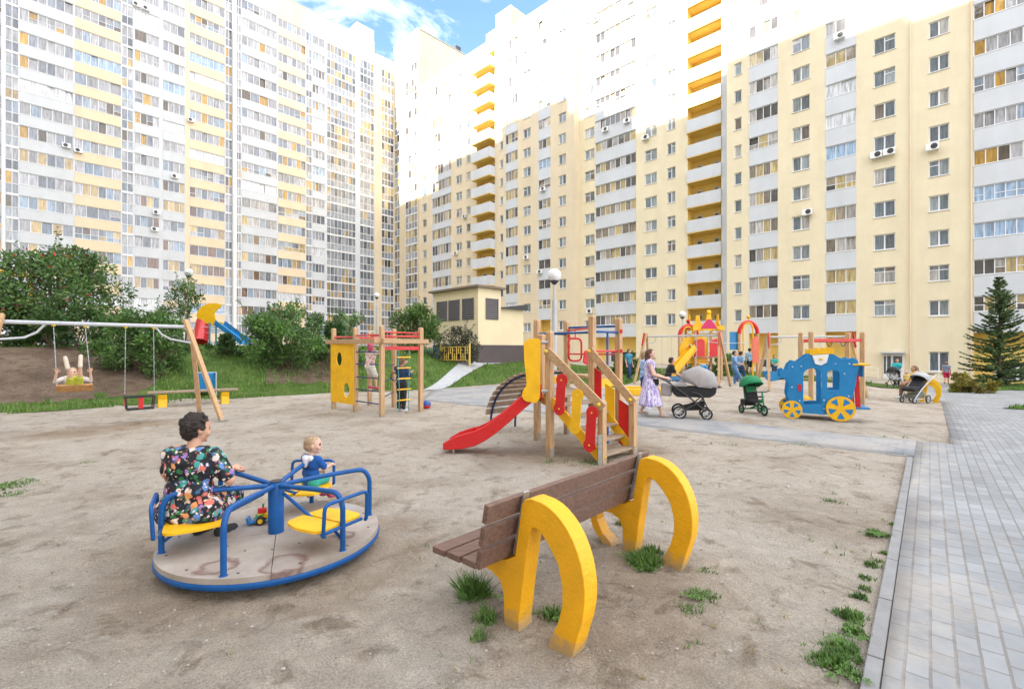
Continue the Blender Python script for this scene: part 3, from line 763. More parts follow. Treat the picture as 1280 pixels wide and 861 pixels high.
def log_rows(fc, px0, px1, ytop, ybot, k0, k1, step=2.8, panes=4, kind='warm', white=2, dz=0, depth=.10, proud=0.0, skip=()):
    """glazed loggia: ribbon of panes with a solid parapet below (wall strip between ribbons)"""
    a0, a1 = sorted((fc.s(px0), fc.s(px1))); pc = (px0 + px1) / 2
    zt0 = fc.z(pc, ytop) + dz; zs0 = fc.z(pc, ybot) + dz; rows = []
    for k in range(k0, k1 + 1):
        if k in skip: continue
        z0, z1 = zs0 + k * step, zt0 + k * step
        def fn(root, mb, z0=z0, z1=z1, k=k):
            own = mb is None; b = MB() if own else mb
            # parapet panel 3 cm proud of the wall, with a coping and a shadow joint
            b.mat(white); pbox(b, fc, a0 + .01, a1 - .01, z0 - (step - (z1 - z0)) + .02, z0 - .002, -.02, .035 + proud)
            b.mat(0); pbox(b, fc, a0, a1, z0 - .045, z0 + .02, -.02, .065 + proud)
            g = MB() if own else mb
            g.mat(white); reveal(g, fc, a0, a1, z0, z1, depth)
            kk = kind(k) if callable(kind) else kind
            uni = None
            r = cRND.random()
            n = panes
            if r < .05: uni = (.62, .64, .68)
            elif r < .09: uni = (.30, .42, .58)
            if cRND.random() < .2: n = max(2, panes - cRND.choice((1, 1, 2)))
            glazing(g, fc, a0, a1, z0, z1, -depth, n, kk, .05, .42 if cRND.random() < .25 else None, .12, uni)
            if own:
                p = b.build('balcony', FM, root, tint=True); g.build('glazing', FM, p, tint=True)
        Y = fc.Y(pc); rows.append((z0, z1, fn, 'balcony', (a1 - a0) / Y ** 2))
    return dict(a=(a0, a1), rows=rows, wall=white - 1 if white in (2, 3) else 0)

def glass_rows(fc, px0, px1, zref, k0, k1, step=2.8, panes=2, kind='left', dz=0, wide=False):
    """fully glazed bay: panes from slab to slab, lower third a lighter panel"""
    a0, a1 = sorted((fc.s(px0), fc.s(px1))); rows = []
    for k in range(k0, k1 + 1):
        z0, z1 = zref + dz + k * step - 1.36, zref + dz + k * step + 1.40
        def fn(root, mb, z0=z0, z1=z1):
            own = mb is None; b = MB() if own else mb
            glazing(b, fc, a0, a1, z0 + 1.22, z1 - .10, -.05, panes, kind, .05, None, .1)
            low = (.34, .37, .41) if cRND.random() < .7 else tint('cool')
            glazing(b, fc, a0, a1, z0 + .06, z0 + 1.20, -.05, panes, 'cool', .05, None, 0, low if cRND.random() < .6 else None)
            b.mat(0); pbox(b, fc, a0, a1, z1 - .12, z1 + .08, -.06, .03)
            if own: b.build('glass_bay', FM, root, tint=True)
        Y = fc.Y((px0 + px1) / 2); rows.append((z0, z1 + .039, fn, 'glass_bay', (a1 - a0) / Y ** 2))
    return dict(a=(a0, a1), rows=rows, wall=1)

def open_rows(fc, px0, px1, ytop, ybot, k0, k1, step=2.8, dz=0, proud=.25, deep=1.3):
    """open loggia: amber recess behind a white parapet box; ytop/ybot give the opening"""
    a0, a1 = sorted((fc.s(px0), fc.s(px1))); pc = (px0 + px1) / 2
    zt0 = fc.z(pc, ytop) + dz; zs0 = fc.z(pc, ybot) + dz; rows = []
    for k in range(k0, k1 + 1):
        z0, z1 = zs0 + k * step, zt0 + k * step
        def fn(root, mb, z0=z0, z1=z1):
            own = mb is None; b = MB() if own else mb
            b.mat(4); fl = z0 - 1.05; c = z1 + .02
            P = fc.P
            b.quad(P(a0, fl, -deep), P(a1, fl, -deep), P(a1, c, -deep), P(a0, c, -deep))
            b.quad(P(a0, fl), P(a0, fl, -deep), P(a0, c, -deep), P(a0, c)); b.quad(P(a1, fl), P(a1, fl, -deep), P(a1, c, -deep), P(a1, c))
            b.quad(P(a0, c), P(a1, c), P(a1, c, -deep), P(a0, c, -deep))
            b.mat(5); b.quad(P(a0, fl), P(a1, fl), P(a1, fl, -deep), P(a0, fl, -deep))
            w = abs(a1 - a0)
            for f0, f1, hh in ((.16, .36, 1.9), (.66, .88, 1.9)):
                x0, x1 = a0 + w * f0, a0 + w * f1
                b.mat(8); pbox(b, fc, x0, x1, fl, fl + hh, -deep + .002, -deep + .06)
                b.mat(1); b.col = (.03, .025, .025); rect(b, fc, x0 + w * .05, x1 - w * .05, fl + 1.05, fl + hh - .2, -deep + .066); b.col = (1, 1, 1)
            g = MB() if own else mb
            g.mat(2); h = step - (z1 - z0) - .16
            pbox(g, fc, a0 - .03, a1 + .03, z0 - h, z0, proud - .14, proud)
            if proud > .2:
                pbox(g, fc, a0 - .03, a0 + .09, z0 - h, z0, .0, proud - .142); pbox(g, fc, a1 - .09, a1 + .03, z0 - h, z0, .0, proud - .142)
            g.mat(4 if proud > .5 else 5); pbox(g, fc, a0 - .02, a1 + .02, z0 - h - .10, z0 - h - .003, .0, proud - .02)
            if own:
                p = b.build('balcony', FM, root, tint=True); g.build('parapet', FM, p, tint=True)
        Y = fc.Y(pc); rows.append((z0 - step + (z1 - z0), z1, fn, 'balcony', 2 * (a1 - a0) / Y ** 2))
    return dict(a=(a0, a1), rows=rows, wall=0)

def ac_unit(root, fc, px, py):
    a = fc.s(px); z = fc.z(px, py); mb = MB(); mb.mat(0); pbox(mb, fc, a - .40, a + .40, z - .27, z + .27, .18, .46)
    c = fc.P(a - .1, z, .465)
    mb.mat(1); mb.lathe([(.22, 0), (.22, .012), (.05, .02)], frame(c, (*fc.u, 0), (0, 0, 1), (*fc.out, 0)), 16)
    mb.mat(2)
    for d in (-.28, .28): pbox(mb, fc, a + d - .02, a + d + .02, z - .32, z - .272, .0, .46)
    mb.build('air_conditioner', [WHITEP, DARKM, STEEL], root)

def pipe(root, fc, px, z0, z1, r=.05, m=None, nm='drain_pipe', off=.1):
    a = fc.s(px); mb = MB(); mb.tube([fc.P(a, z0, off), fc.P(a, z1, off)], r, 8); mb.build(nm, m or W_YEL2, root, smooth=True)

# ---- right-hand block, near section (two stair sections in one house)
WM = [W_YEL, W_WHT, W_YEL2]
def ground_recess(root, fc, px0, px1, ytop, zb, deep=1.2):
    a0, a1 = sorted((fc.s(px0), fc.s(px1))); zt = fc.z((px0 + px1) / 2, ytop); b = MB(); P = fc.P
    b.mat(0); b.quad(P(a0, zb, -deep), P(a1, zb, -deep), P(a1, zt, -deep), P(a0, zt, -deep))
    b.quad(P(a0, zb), P(a0, zb, -deep), P(a0, zt, -deep), P(a0, zt)); b.quad(P(a1, zb), P(a1, zb, -deep), P(a1, zt, -deep), P(a1, zt))
    b.quad(P(a0, zt), P(a1, zt), P(a1, zt, -deep), P(a0, zt, -deep))
    w = a1 - a0
    b.mat(1); pbox(b, fc, a0 + w * .2, a0 + w * .75, zb + .9, zb + 2.3, -deep + .003, -deep + .06)
    b.mat(2); b.col = (.06, .06, .07); pbox(b, fc, a0 + w * .24, a0 + w * .46, zb + .98, zb + 2.22, -deep + .062, -deep + .07); pbox(b, fc, a0 + w * .5, a0 + w * .72, zb + .98, zb + 2.22, -deep + .062, -deep + .07)
    b.build('porch_recess', [W_AMB, FRM, PANE], root, tint=True)
    return (a0, a1, zt)

fE = Face(uL, uR, 51.3)
rE = thing('apartment_building', 'cream and white apartment block nearest on the right, with the white entrance door', 'apartment block', fE.P(fE.s(1050), -1))
TOPE = 52.0; ZBE = -1.6
cols = []
wd = log = None
c = win_rows(fE, 917.8, 927, 387, 402, 0, 15, panes=1); cols.append(c)
for px0, px1, yt, yb, n in ((936, 972.5, 381.2, 397.2, 4), (1032, 1070.3, 375.6, 392.6, 3)):
    c = log_rows(fE, px0, px1, yt, yb, 0, 15, panes=n, kind='warm')
    a0, a1, zt = ground_recess(rE, fE, px0, px1, yb + (19 if n == 4 else 20), ZBE)
    c['rows'].insert(0, (ZBE, zt, None, None, 0)); c['wall'] = 1; cols.append(c)
cols.append(win_rows(fE, 990.3, 1012.2, 381.3, 399, 0, 15))
c = win_rows(fE, 1092.2, 1119.2, 375, 394.6, 0, 15)
cols.append(c)
c = win_rows(fE, 1161, 1186.6, 375, 394.8, 0, 15)
g = win_rows(fE, 1161, 1186.6, 439.5, 464.5, 0, 0); c['rows'] = g['rows'] + c['rows']; cols.append(c)
c = log_rows(fE, 1217, 1330, 367.5, 387.3, 0, 15, panes=8, kind=lambda k: 'warm' if k < 4 else 'left', dz=0)
a0, a1, zt = ground_recess(rE, fE, 1217, 1330, 412, ZBE); c['rows'].insert(0, (ZBE, zt, None, None, 0)); cols.append(c)
# white parapet below the first glazed row of each loggia is covered by the parapet part
make_block(rE, fE, cols, fE.s(1500), fE.s(908.5), ZBE, TOPE, 16, WM)
for px, py in ((1096, 195), (1112, 191), (1166, 185), (1050, 47), (1010, 386 - 120)): ac_unit(rE, fE, px, py)
for px in (1138, 1214): pipe(rE, fE, px, ZBE, TOPE - .3, .05)
# entrance door with canopy and railing
a0, a1 = sorted((fE.s(1104), fE.s(1130))); zb = terr(*fE.P(a0, 0)[:2]); mb = MB(); w = a1 - a0
mb.mat(0); pbox(mb, fE, a0, a1, zb, zb + 2.15, .005, .09)
mb.mat(1); mb.col = (.08, .10, .12); pbox(mb, fE, a0 + w * .62, a0 + w * .8, zb + .5, zb + 2.0, .092, .10); pbox(mb, fE, a0 + w * .86, a0 + w * .96, zb + .5, zb + 2.0, .092, .10); pbox(mb, fE, a0 + w * .08, a0 + w * .50, zb + .95, zb + 2.0, .092, .10)
d = mb.build('door', [FRM, PANE], rE, tint=True)
hb = MB(); pbox(hb, fE, a0 + w * .53, a0 + w * .56, zb + .9, zb + 1.15, .092, .15); hb.build('handle', STEEL, d)
mb = MB(); pbox(mb, fE, a0 - .12, a1 + .12, zb + 2.2, zb + 2.34, .0, .75); mb.build('door_canopy', GREYM, rE, bevel=.02)
for p0, p1 in ((1055, 1100), (1135, 1217)):
    a0, a1 = sorted((fE.s(p0), fE.s(p1))); mb = MB(); n = int((a1 - a0) / 1.2) + 1
    zz = [terr(*fE.P(a0 + (a1 - a0) * i / n, 0, 1.1)[:2]) for i in range(n + 1)]; off = 1.1
    for i in range(n + 1): mb.tube([fE.P(a0 + (a1 - a0) * i / n, zz[i] - .05, off), fE.P(a0 + (a1 - a0) * i / n, zz[i] + .85, off)], .02, 6)
    for h in (.42, .84): mb.tube([fE.P(a0, zz[0] + h, off), fE.P(a1, zz[-1] + h, off)], .016, 6)
    o = mb.build('railing', WHITEP, smooth=True)
    tag(o, 'thin white railing ' + ('left of the entrance door beside the timber posts' if p0 < 1100 else 'right of the entrance door behind the woman in red shorts'), 'railing')

# ---- right-hand block, middle section
fM = Face(uL, uR, 52.3)
rM = thing('apartment_building', 'yellow section with the stack of open amber balconies, middle of the right row', 'apartment block', fM.P(fM.s(800), -.6))
cols = [win_rows(fM, 731, 743, 400.2, 412, 0, 18, panes=2)]
for px0, px1, yt, yb, n in ((744.3, 795, 393.6, 405.8, 8),):
    c = log_rows(fM, px0, px1, yt, yb, 0, 17, panes=n, kind='warm', proud=.05)
    a0, a1, zt = ground_recess(rM, fM, px0, px1, yb + 15.5, -.9); c['rows'].insert(0, (-.9, zt, None, None, 0)); cols.append(c)
cols.append(win_rows(fM, 806, 821, 393.6, 406.8, 0, 17)); cols.append(win_rows(fM, 834, 844.2, 392, 405.6, 0, 17))
c = open_rows(fM, 859.5, 901.7, 386.3, 401, 0, 17, proud=.22); cols.append(c)
a0, a1 = sorted((fM.s(902), fM.s(911))); cols.append(dict(a=(a0, a1), rows=[], wall=1))
TOPM = 51.3
make_block(rM, fM, cols, fM.s(912), fM.s(719), -.9, TOPM, 16, WM)
for px, py in ((738, 389), (746, 26), (758, 163), (785, 152), (808, 173), (789, 2)): ac_unit(rM, fM, px, py)

# ---- right-hand block, far section (17 floors) with lift house
fL = Face(uL, uR, 51.1)
rL = thing('apartment_building', 'cream far section with a column of boxy white balconies, ends behind the louvred hut', 'apartment block', fL.P(fL.s(620), .5))
cols = [win_rows(fL, 528.2, 533.2, 371.2, 380.6, -1, 14, panes=1), win_rows(fL, 570, 577.2, 345.4, 355.2, -3, 13), win_rows(fL, 582.8, 588, 344, 354, -3, 13, panes=1),
        win_rows(fL, 624.8, 628.8, 338.5, 348.5, -3, 13, panes=1), win_rows(fL, 654, 663.2, 379.4, 390.4, -2, 14), win_rows(fL, 698.3, 707.3, 374.8, 386.6, -1, 14)]
cols.append(log_rows(fL, 540.2, 564, 346.2, 358.2, -3, 12, panes=7, kind='warm'))
cols.append(log_rows(fL, 631.8, 647, 355, 367.3, -2, 13, panes=4, kind='warm'))
c = log_rows(fL, 673, 688, 374.8, 386.2, 0, 14, panes=3, kind='warm'); a0, a1, zt = ground_recess(rL, fL, 673, 688, 399, -.4); c['rows'].insert(0, (-.4, zt, None, None, 0)); cols.append(c)
cols.append(open_rows(fL, 596, 618.5, 337, 346.5, -3, 13, proud=1.15, deep=.9))
TOPL = 49.6
make_block(rL, fL, cols, fL.s(717.5), fL.s(523), -.4, TOPL, 15, [W_CRM, W_WHT, W_YEL2])
for px, py in ((659, 322), (680, 237), (676, 340), (571, 317), (582, 271)): ac_unit(rL, fL, px, py)
mb = MB()
for p0, p1, h, o0, o1 in ((618, 637, 3.6, -6.5, -.3), (606, 618, 1.6, -5, -.3)):
    pbox(mb, fL, fL.s(p0), fL.s(p1), TOPL - .1, TOPL + h, o0, o1)
mb.build('lift_house', W_CRM, rL)

# ---- tall corner tower behind
fT = Face(uL, uR, 51.16)
rT = thing('apartment_building', 'tallest white tower at the inner corner, blank side wall against the sky', 'apartment block', fT.P(fT.s(512), .5))
zr = 14.2
cols = [glass_rows(fT, 507, 521.5, zr, -4, 14, panes=4, kind='warm'), glass_rows(fT, 493.5, 499.5, zr - .5, -4, 12, panes=2, kind='warm')]
TOPT = 60.6
make_block(rT, fT, cols, fT.s(522.5), fT.s(492.5), .2, TOPT, 24, [W_CRM, W_WHT, W_YEL2])
mb = MB()
for d in (9, 16):
    pbox(mb, fT, fT.s(522.4), fT.s(519), TOPT - .1, TOPT + 1.0, -d - 1.2, -d)
mb.build('vent', DARKM, rT)

# ---- long left block (camera sees its shaded long face)
nL = Vector((-.7165, .6976))
fB = Face(nL, uL, 82.0 * 1.0)
class FaceB(Face):
    pass
rB = thing('apartment_building', 'long white and peach apartment block filling the left side, rows of glazed loggias', 'apartment block', fB.P(fB.s(200), 1))
cols = []
def B_log(p0, p1, zg, n, white, lo=-4, hi=15, kind=None):
    px = (p0 + p1) / 2; yt = HY - (zg - HC) * F / fB.Y(px); yb = HY - (zg - 1.46 - HC) * F / fB.Y(px)
    cols.append(log_rows(fB, p0, p1, yt, yb, lo, hi, panes=n, white=white, kind=kind or (lambda k: 'left' if k > 4 else 'leftlow')))
B_log(-95, -36, 14.45, 7, 3); B_log(-34, 5, 14.45, 5, 2)
B_log(24, 91.5, 14.40, 6, 2); B_log(93, 151.5, 14.38, 6, 3)
B_log(168, 199, 14.25, 4, 2); B_log(203.5, 231, 14.2, 4, 2)
B_log(237, 281, 14.0, 6, 3); B_log(302, 346, 14.0, 6, 2); B_log(347.5, 382, 13.75, 6, 3); B_log(390.5, 406, 13.55, 4, 2)
for p0, p1, zg, n in ((6.5, 23.5, 14.4, 2), (152, 166.5, 14.3, 2), (281.5, 290, 14.0, 2), (294.5, 301.5, 14.0, 2), (382.5, 389.8, 13.7, 2), (408.5, 444.5, 13.5, 8), (450, 467.5, 13.4, 4)):
    cols.append(glass_rows(fB, p0, p1, zg - 1.40, -4, 15, panes=n, kind=('left' if p0 < 400 else 'cool')))
for p0, p1 in ((231.5, 236.5),): cols.append(dict(a=tuple(sorted((fB.s(p0), fB.s(p1)))), rows=[], wall=2))
for p0, p1 in ((199.3, 203.2), (290.3, 294.2), (444.8, 449.6)): cols.append(dict(a=tuple(sorted((fB.s(p0), fB.s(p1)))), rows=[], wall=1))
TOPB = 59.6
make_block(rB, fB, cols, fB.s(-150), fB.s(468), .2, TOPB, 16, [W_WHT, W_WHT, W_YEL2])
for px, py in ((83, 183), (98, 189), (238, 151), (195, 266), (193, 287), (218, 221), (170, 7), (182, 12)): ac_unit(rB, fB, px, py)
mb = MB(); mb.tube([fB.P(fB.s(292.3), 1.0, .45), fB.P(fB.s(292.3), TOPB - 1.5, .45)], .30, 10); mb.build('gas_flue', WHITEP, rB, smooth=True)
mb = MB(); mb.tube([fB.P(fB.s(4), 1.0, .35), fB.P(fB.s(4), TOPB - 1.5, .35)], .16, 8); mb.build('gas_flue', WHITEP, rB, smooth=True)
mb = MB(); pbox(mb, fB, fB.s(446), fB.s(467.5), TOPB - .1, TOPB + 2.2, -6, 0); mb.build('lift_house', W_WHT, rB)

# inner corner piece between the two long blocks
rC = thing('apartment_building', 'narrow beige link with glazed corner balconies between left block and tower', 'apartment block', fB.P(fB.s(480), .5))
fC = Face(nL, uL, 82.0)
cols = [glass_rows(fC, 477, 492, 12.0, -4, 15, panes=4, kind='warm')]
make_block(rC, fC, cols, fC.s(468.2), fC.s(492) + .9, .2, 57.6, 12, [W_CRM, W_WHT, W_YEL2])

# ---- block across the courtyard behind the viewer: it keeps the yard in shade
fS = Face(-uL, uR, 46.0)
rS = thing('apartment_building', 'tall cream apartment block across the yard whose shade covers the playground', 'apartment block', fS.P(0, 0))
mb = MB(); tops = ((-95, -45, 76.1), (-45, -15, 77.1), (-15, 7, 78.5), (7, 12, 79.3), (12, 23, 81.3), (23, 33, 78.3), (33, 37, 81.6), (37, 42, 82.7), (42, 55, 85.1), (55, 71, 83.1), (71, 115, 79.1))
for a, b, h in tops:
    mb.mat(0); pbox(mb, fS, a, b - .01, -.5, h, -15, 0)
    for k in range(25):
        for j in range(int((b - a) / 5)):
            mb.mat(1); x = a + 1.5 + j * 5; mb.col = tint('win'); pbox(mb, fS, x, x + 1.8, 3 + k * 2.9, 4.4 + k * 2.9, .0, .03)
mb.build('wall', [W_CRM, PANE], rS, tint=True)
# ------------------------------------------------------------------ playground in front
def v3(p, z): return Vector((p[0], p[1], z))
def post(mb, x, y, z0, z1, w=.095, ang=R(44), cap=True):
    """square timber post with softened cap"""
    Mz = Matrix.Rotation(ang, 3, 'Z'); h = w / 2
    prof = [(h, z0), (h, z1 - .03), (h * .8, z1 - .008), (h * .45, z1)]
    vs = []; fs = []
    for r, z in prof:
        for sx, sy in ((-1, -1), (1, -1), (1, 1), (-1, 1)):
            p = Mz @ Vector((sx * r, sy * r, 0)); vs.append((x + p.x, y + p.y, z))
    for i in range(3):
        for j in range(4): a = i * 4 + j; b = i * 4 + (j + 1) % 4; fs.append((a, b, b + 4, a + 4))
    fs += [(3, 2, 1, 0), (12, 13, 14, 15)]
    mb.add(vs, fs)

def bend(pts, r, n=5):
    """round the corners of a polyline"""
    pts = [Vector(p) for p in pts]; out = [pts[0]]
    for i in range(1, len(pts) - 1):
        a = (pts[i - 1] - pts[i]); b = (pts[i + 1] - pts[i]); k = min(r, a.length * .49, b.length * .49)
        p, q = pts[i] + a.normalized() * k, pts[i] + b.normalized() * k
        for j in range(n + 1):
            t = j / n; out.append(p * (1 - t) ** 2 + pts[i] * 2 * t * (1 - t) + q * t * t)
    out.append(pts[-1]); return out

# ---- roundabout
MC = Vector((-2.02, 4.11, 0)); MR = .855; DZ = .135; KR = .92
mg = thing('merry_go_round', 'blue and yellow merry-go-round with a worn round plywood deck in the sand', 'merry-go-round', MC)
PLY = bpy.data.materials.new('worn_plywood')
PLY.use_nodes = True
def ply_nodes():
    nt = PLY.node_tree; N = nt.nodes; L = nt.links; b = N['Principled BSDF']; b.inputs['Roughness'].default_value = .75
    tc = N.new('ShaderNodeTexCoord')
    n1 = N.new('ShaderNodeTexNoise'); n1.inputs['Scale'].default_value = 2.6; n1.inputs['Detail'].default_value = 9; n1.inputs['Roughness'].default_value = .7
    L.new(tc.outputs['Object'], n1.inputs['Vector'])
    r = N.new('ShaderNodeValToRGB'); e = r.color_ramp.elements; e[0].position = .32; e[0].color = (.27, .22, .18, 1); e[1].position = .66; e[1].color = (.40, .355, .31, 1)
    L.new(n1.outputs['Fac'], r.inputs['Fac'])
    # ring-shaped wear stains worn into the plywood
    nd = N.new('ShaderNodeTexNoise'); nd.inputs['Scale'].default_value = 7; nd.inputs['Detail'].default_value = 6; L.new(tc.outputs['Object'], nd.inputs['Vector'])
    wv = N.new('ShaderNodeVectorMath'); wv.operation = 'MULTIPLY_ADD'; wv.inputs[1].default_value = (.22, .22, 0); wv.inputs[2].default_value = (-.11, -.11, 0); L.new(nd.outputs['Color'], wv.inputs[0])
    av = N.new('ShaderNodeVectorMath'); av.operation = 'ADD'; L.new(tc.outputs['Object'], av.inputs[0]); L.new(wv.outputs['Vector'], av.inputs[1])
    src = r.outputs['Color']
    for (x, y, rr) in ((-2.12, 3.46, .12), (-1.66, 3.50, .14), (-1.42, 4.05, .08)):
        ds_ = N.new('ShaderNodeVectorMath'); ds_.operation = 'DISTANCE'; ds_.inputs[1].default_value = (x, y, .135); L.new(av.outputs['Vector'], ds_.inputs[0])
        r2 = N.new('ShaderNodeValToRGB'); e = r2.color_ramp.elements; e[0].position = rr - .045; e[0].color = (.12, .12, .12, 1); e[1].position = rr; e[1].color = (.85, .85, .85, 1); q = e.new(rr + .035); q.color = (0, 0, 0, 1); L.new(ds_.outputs['Value'], r2.inputs['Fac'])
        m = N.new('ShaderNodeMix'); m.data_type = 'RGBA'; L.new(r2.outputs['Color'], m.inputs['Factor']); L.new(src, m.inputs['A']); m.inputs['B'].default_value = (.15, .075, .06, 1); src = m.outputs['Result']
    n4 = N.new('ShaderNodeTexNoise'); n4.inputs['Scale'].default_value = 1.3; n4.inputs['Detail'].default_value = 7; L.new(tc.outputs['Object'], n4.inputs['Vector'])
    r4 = N.new('ShaderNodeValToRGB'); r4.color_ramp.elements[0].position = .54; r4.color_ramp.elements[1].position = .68; r4.color_ramp.elements[1].color = (.55, .55, .55, 1)
    L.new(n4.outputs['Fac'], r4.inputs['Fac'])
    m2 = N.new('ShaderNodeMix'); m2.data_type = 'RGBA'; L.new(r4.outputs['Color'], m2.inputs['Factor']); L.new(m.outputs['Result'], m2.inputs['A']); m2.inputs['B'].default_value = (.30, .31, .36, 1)
    L.new(m2.outputs['Result'], b.inputs['Base Color'])
ply_nodes()
DECK = (CONC, PLY)
mb = MB()
for i in range(4):      # four quadrant boards with narrow joints
    a0 = 24 + i * 90 + .14; pts = [(.02, 0)]
    Mq = Matrix.Translation(MC + Vector((0, 0, DZ - .02)))
    arc = circ(0, 0, MR - .012, 22, a0, a0 + 89.72); c_ = (math.cos(R(a0 + 44.86)) * .004, math.sin(R(a0 + 44.86)) * .004)
    mb.prism([c_] + arc, Mq, .040)
mb.build('deck', PLY, mg)
mb = MB(); mb.lathe([(MR - .05, DZ - .09), (MR - .012, DZ - .085), (MR - .004, DZ - .07), (MR - .004, DZ - .05), (MR - .010, DZ - .042), (MR - .03, DZ - .0405)], Matrix.Translation(MC), 72); mb.build('rim', BLUE, mg, smooth=True)
mb = MB(); mb.lathe([(.062, DZ - .02), (.062, .555), (.058, .565), (0.02, .568)], Matrix.Translation(MC), 24); mb.build('centre_post', BLUE, mg, smooth=True)
mb = MB(); mb.lathe([(.05, .569), (.05, .576), (.03, .578)], Matrix.Translation(MC), 20); mb.build('post_cap', DARKM, mg, smooth=True)
BOLT = MB()
def pol(r, a, z): return Vector((MC.x + KR * r * math.cos(R(a)), MC.y + KR * r * math.sin(R(a)), z + (.02 if z > .4 else 0)))
for k in range(6):
    a = -28 + 60 * k; mb = MB()
    mb.tube(bend([pol(.05, a, .515), pol(.5, a, .545), pol(.80, a, .555), pol(.865, a, .47), pol(.865, a, DZ - .005)], .10), .021, 12)
    mb.ball(pol(.865, a, DZ), (.03, .03, .008), 6)
    mb.build('handrail', BLUE, mg, smooth=True)
    if k % 2 == 0:
        s = MB()
        t = Vector((-math.sin(R(a)), math.cos(R(a)), 0)); rad = Vector((math.cos(R(a)), math.sin(R(a)), 0))
        for sg in (-1, 1):
            sx = 0.0
            pts = [(.36, sg * .012), (.38, sg * .19), (.55, sg * .24), (.74, sg * .23), (.78, sg * .19), (.78, sg * .012)]
            loop = [tuple(p[:2]) for p in bend([Vector((*p, 0)) for p in pts], .05, 4)]
            if sg < 0: loop = loop[::-1]
            s.prism(loop, frame(MC + Vector((0, 0, .335)), rad, t), .022)
        seat = s.build('seat', YEL, mg, bevel=.005)
        b = MB()
        for q in (-.12, .12): b.tube([pol(.42, a, .318) + t * q, pol(.86, a, .318) + t * q], .012, 8)
        b.tube([pol(.10, a, .46), pol(.50, a, .322)], .014, 8); b.tube([pol(.86, a, .318) - t * .2, pol(.86, a, .318) + t * .2], .014, 8)
        b.tube([pol(.86, a, .21), pol(.70, a, .318)], .012, 8)
        b.build('seat_bracket', BLUE, mg, smooth=True)
        u = MB(); u.tube(bend([pol(.90, a, .318) - t * .2, pol(.90, a, .318) - t * .215, pol(.915, a, .53) - t * .21, pol(.915, a, .53) + t * .21, pol(.90, a, .318) + t * .215, pol(.90, a, .318) + t * .2], .05), .0145, 10)
        u.build('seat_backrail', BLUE, mg, smooth=True)
for k in range(12):
    a = k * 30 + 8; BOLT.ball(pol(.83, a, DZ), (.012, .012, .004), 5); BOLT.ball(pol(.42, a + 14, DZ), (.010, .010, .004), 5)
BOLT.build('deck_bolts', DARKM, mg, smooth=True)

# ---- toy tractor on the deck
TC = Vector((-2.2, 4.33, DZ)); tt = thing('toy_tractor', 'small red and yellow toy tractor with a blue scoop on the roundabout deck', 'toy', TC)
tt.scale = (1.35, 1.35, 1.35); fx = Vector((-.95, -.30, 0)).normalized(); fy = Vector((0, 0, 1)).cross(fx)
def TM(x, y, z): return TC + fx * x + fy * y + Vector((0, 0, z))
TOYR = mat('toy_red', (.6, .015, .012), .3, .05); TOYY = mat('toy_yellow', (.75, .45, .01), .3, .05); TOYG = mat('toy_green', (.02, .25, .06), .3, .05); TOYB = mat('toy_blue', (.01, .16, .42), .3, .05)
mb = MB(); Mt = frame(TM(0, 0, 0), fx, fy)
mb.box((.01, 0, .055), (.10, .045, .035), Mt); mb.build('chassis', TOYY, tt, bevel=.006)
mb = MB(); mb.box((.035, 0, .085), (.05, .042, .036), Mt); mb.build('bonnet', TOYR, tt, bevel=.006)
mb = MB(); mb.box((-.03, 0, .095), (.045, .05, .05), Mt); mb.box((-.03, 0, .13), (.055, .06, .012), Mt); mb.build('cab', TOYR, tt, bevel=.005)
mb = MB(); mb.tube([TM(.03, .0, .09), TM(.03, 0, .13)], .006, 6); mb.build('exhaust', TOYG, tt)
mb = MB(); mb.prism([(.06, .02), (.12, .005), (.13, .05), (.115, .05), (.105, .02), (.06, .035)], frame(TM(0, 0, 0), fx, (0, 0, 1)), .07); mb.build('scoop', TOYB, tt, bevel=.003)
mb = MB(); mb.bar(TM(.02, .028, .07), TM(.08, .028, .045), .008, .008); mb.bar(TM(.02, -.028, .07), TM(.08, -.028, .045), .008, .008); mb.build('arm', TOYG, tt)
for x, y, r in ((-.04, .036, .036), (-.04, -.036, .036), (.04, .034, .028), (.04, -.034, .028)):
    mb = MB(); mb.lathe([(r * .6, -.014), (r, -.011), (r, .011), (r * .6, .014)], frame(TM(x, y, r), fx, (0, 0, 1)), 16); wv = mb.build('wheel', RUBBER, tt, smooth=True)
    mb = MB(); mb.lathe([(r * .55, -.0155), (r * .55, .0155)], frame(TM(x, y, r), fx, (0, 0, 1)), 12); mb.build('hub', TOYY, wv)

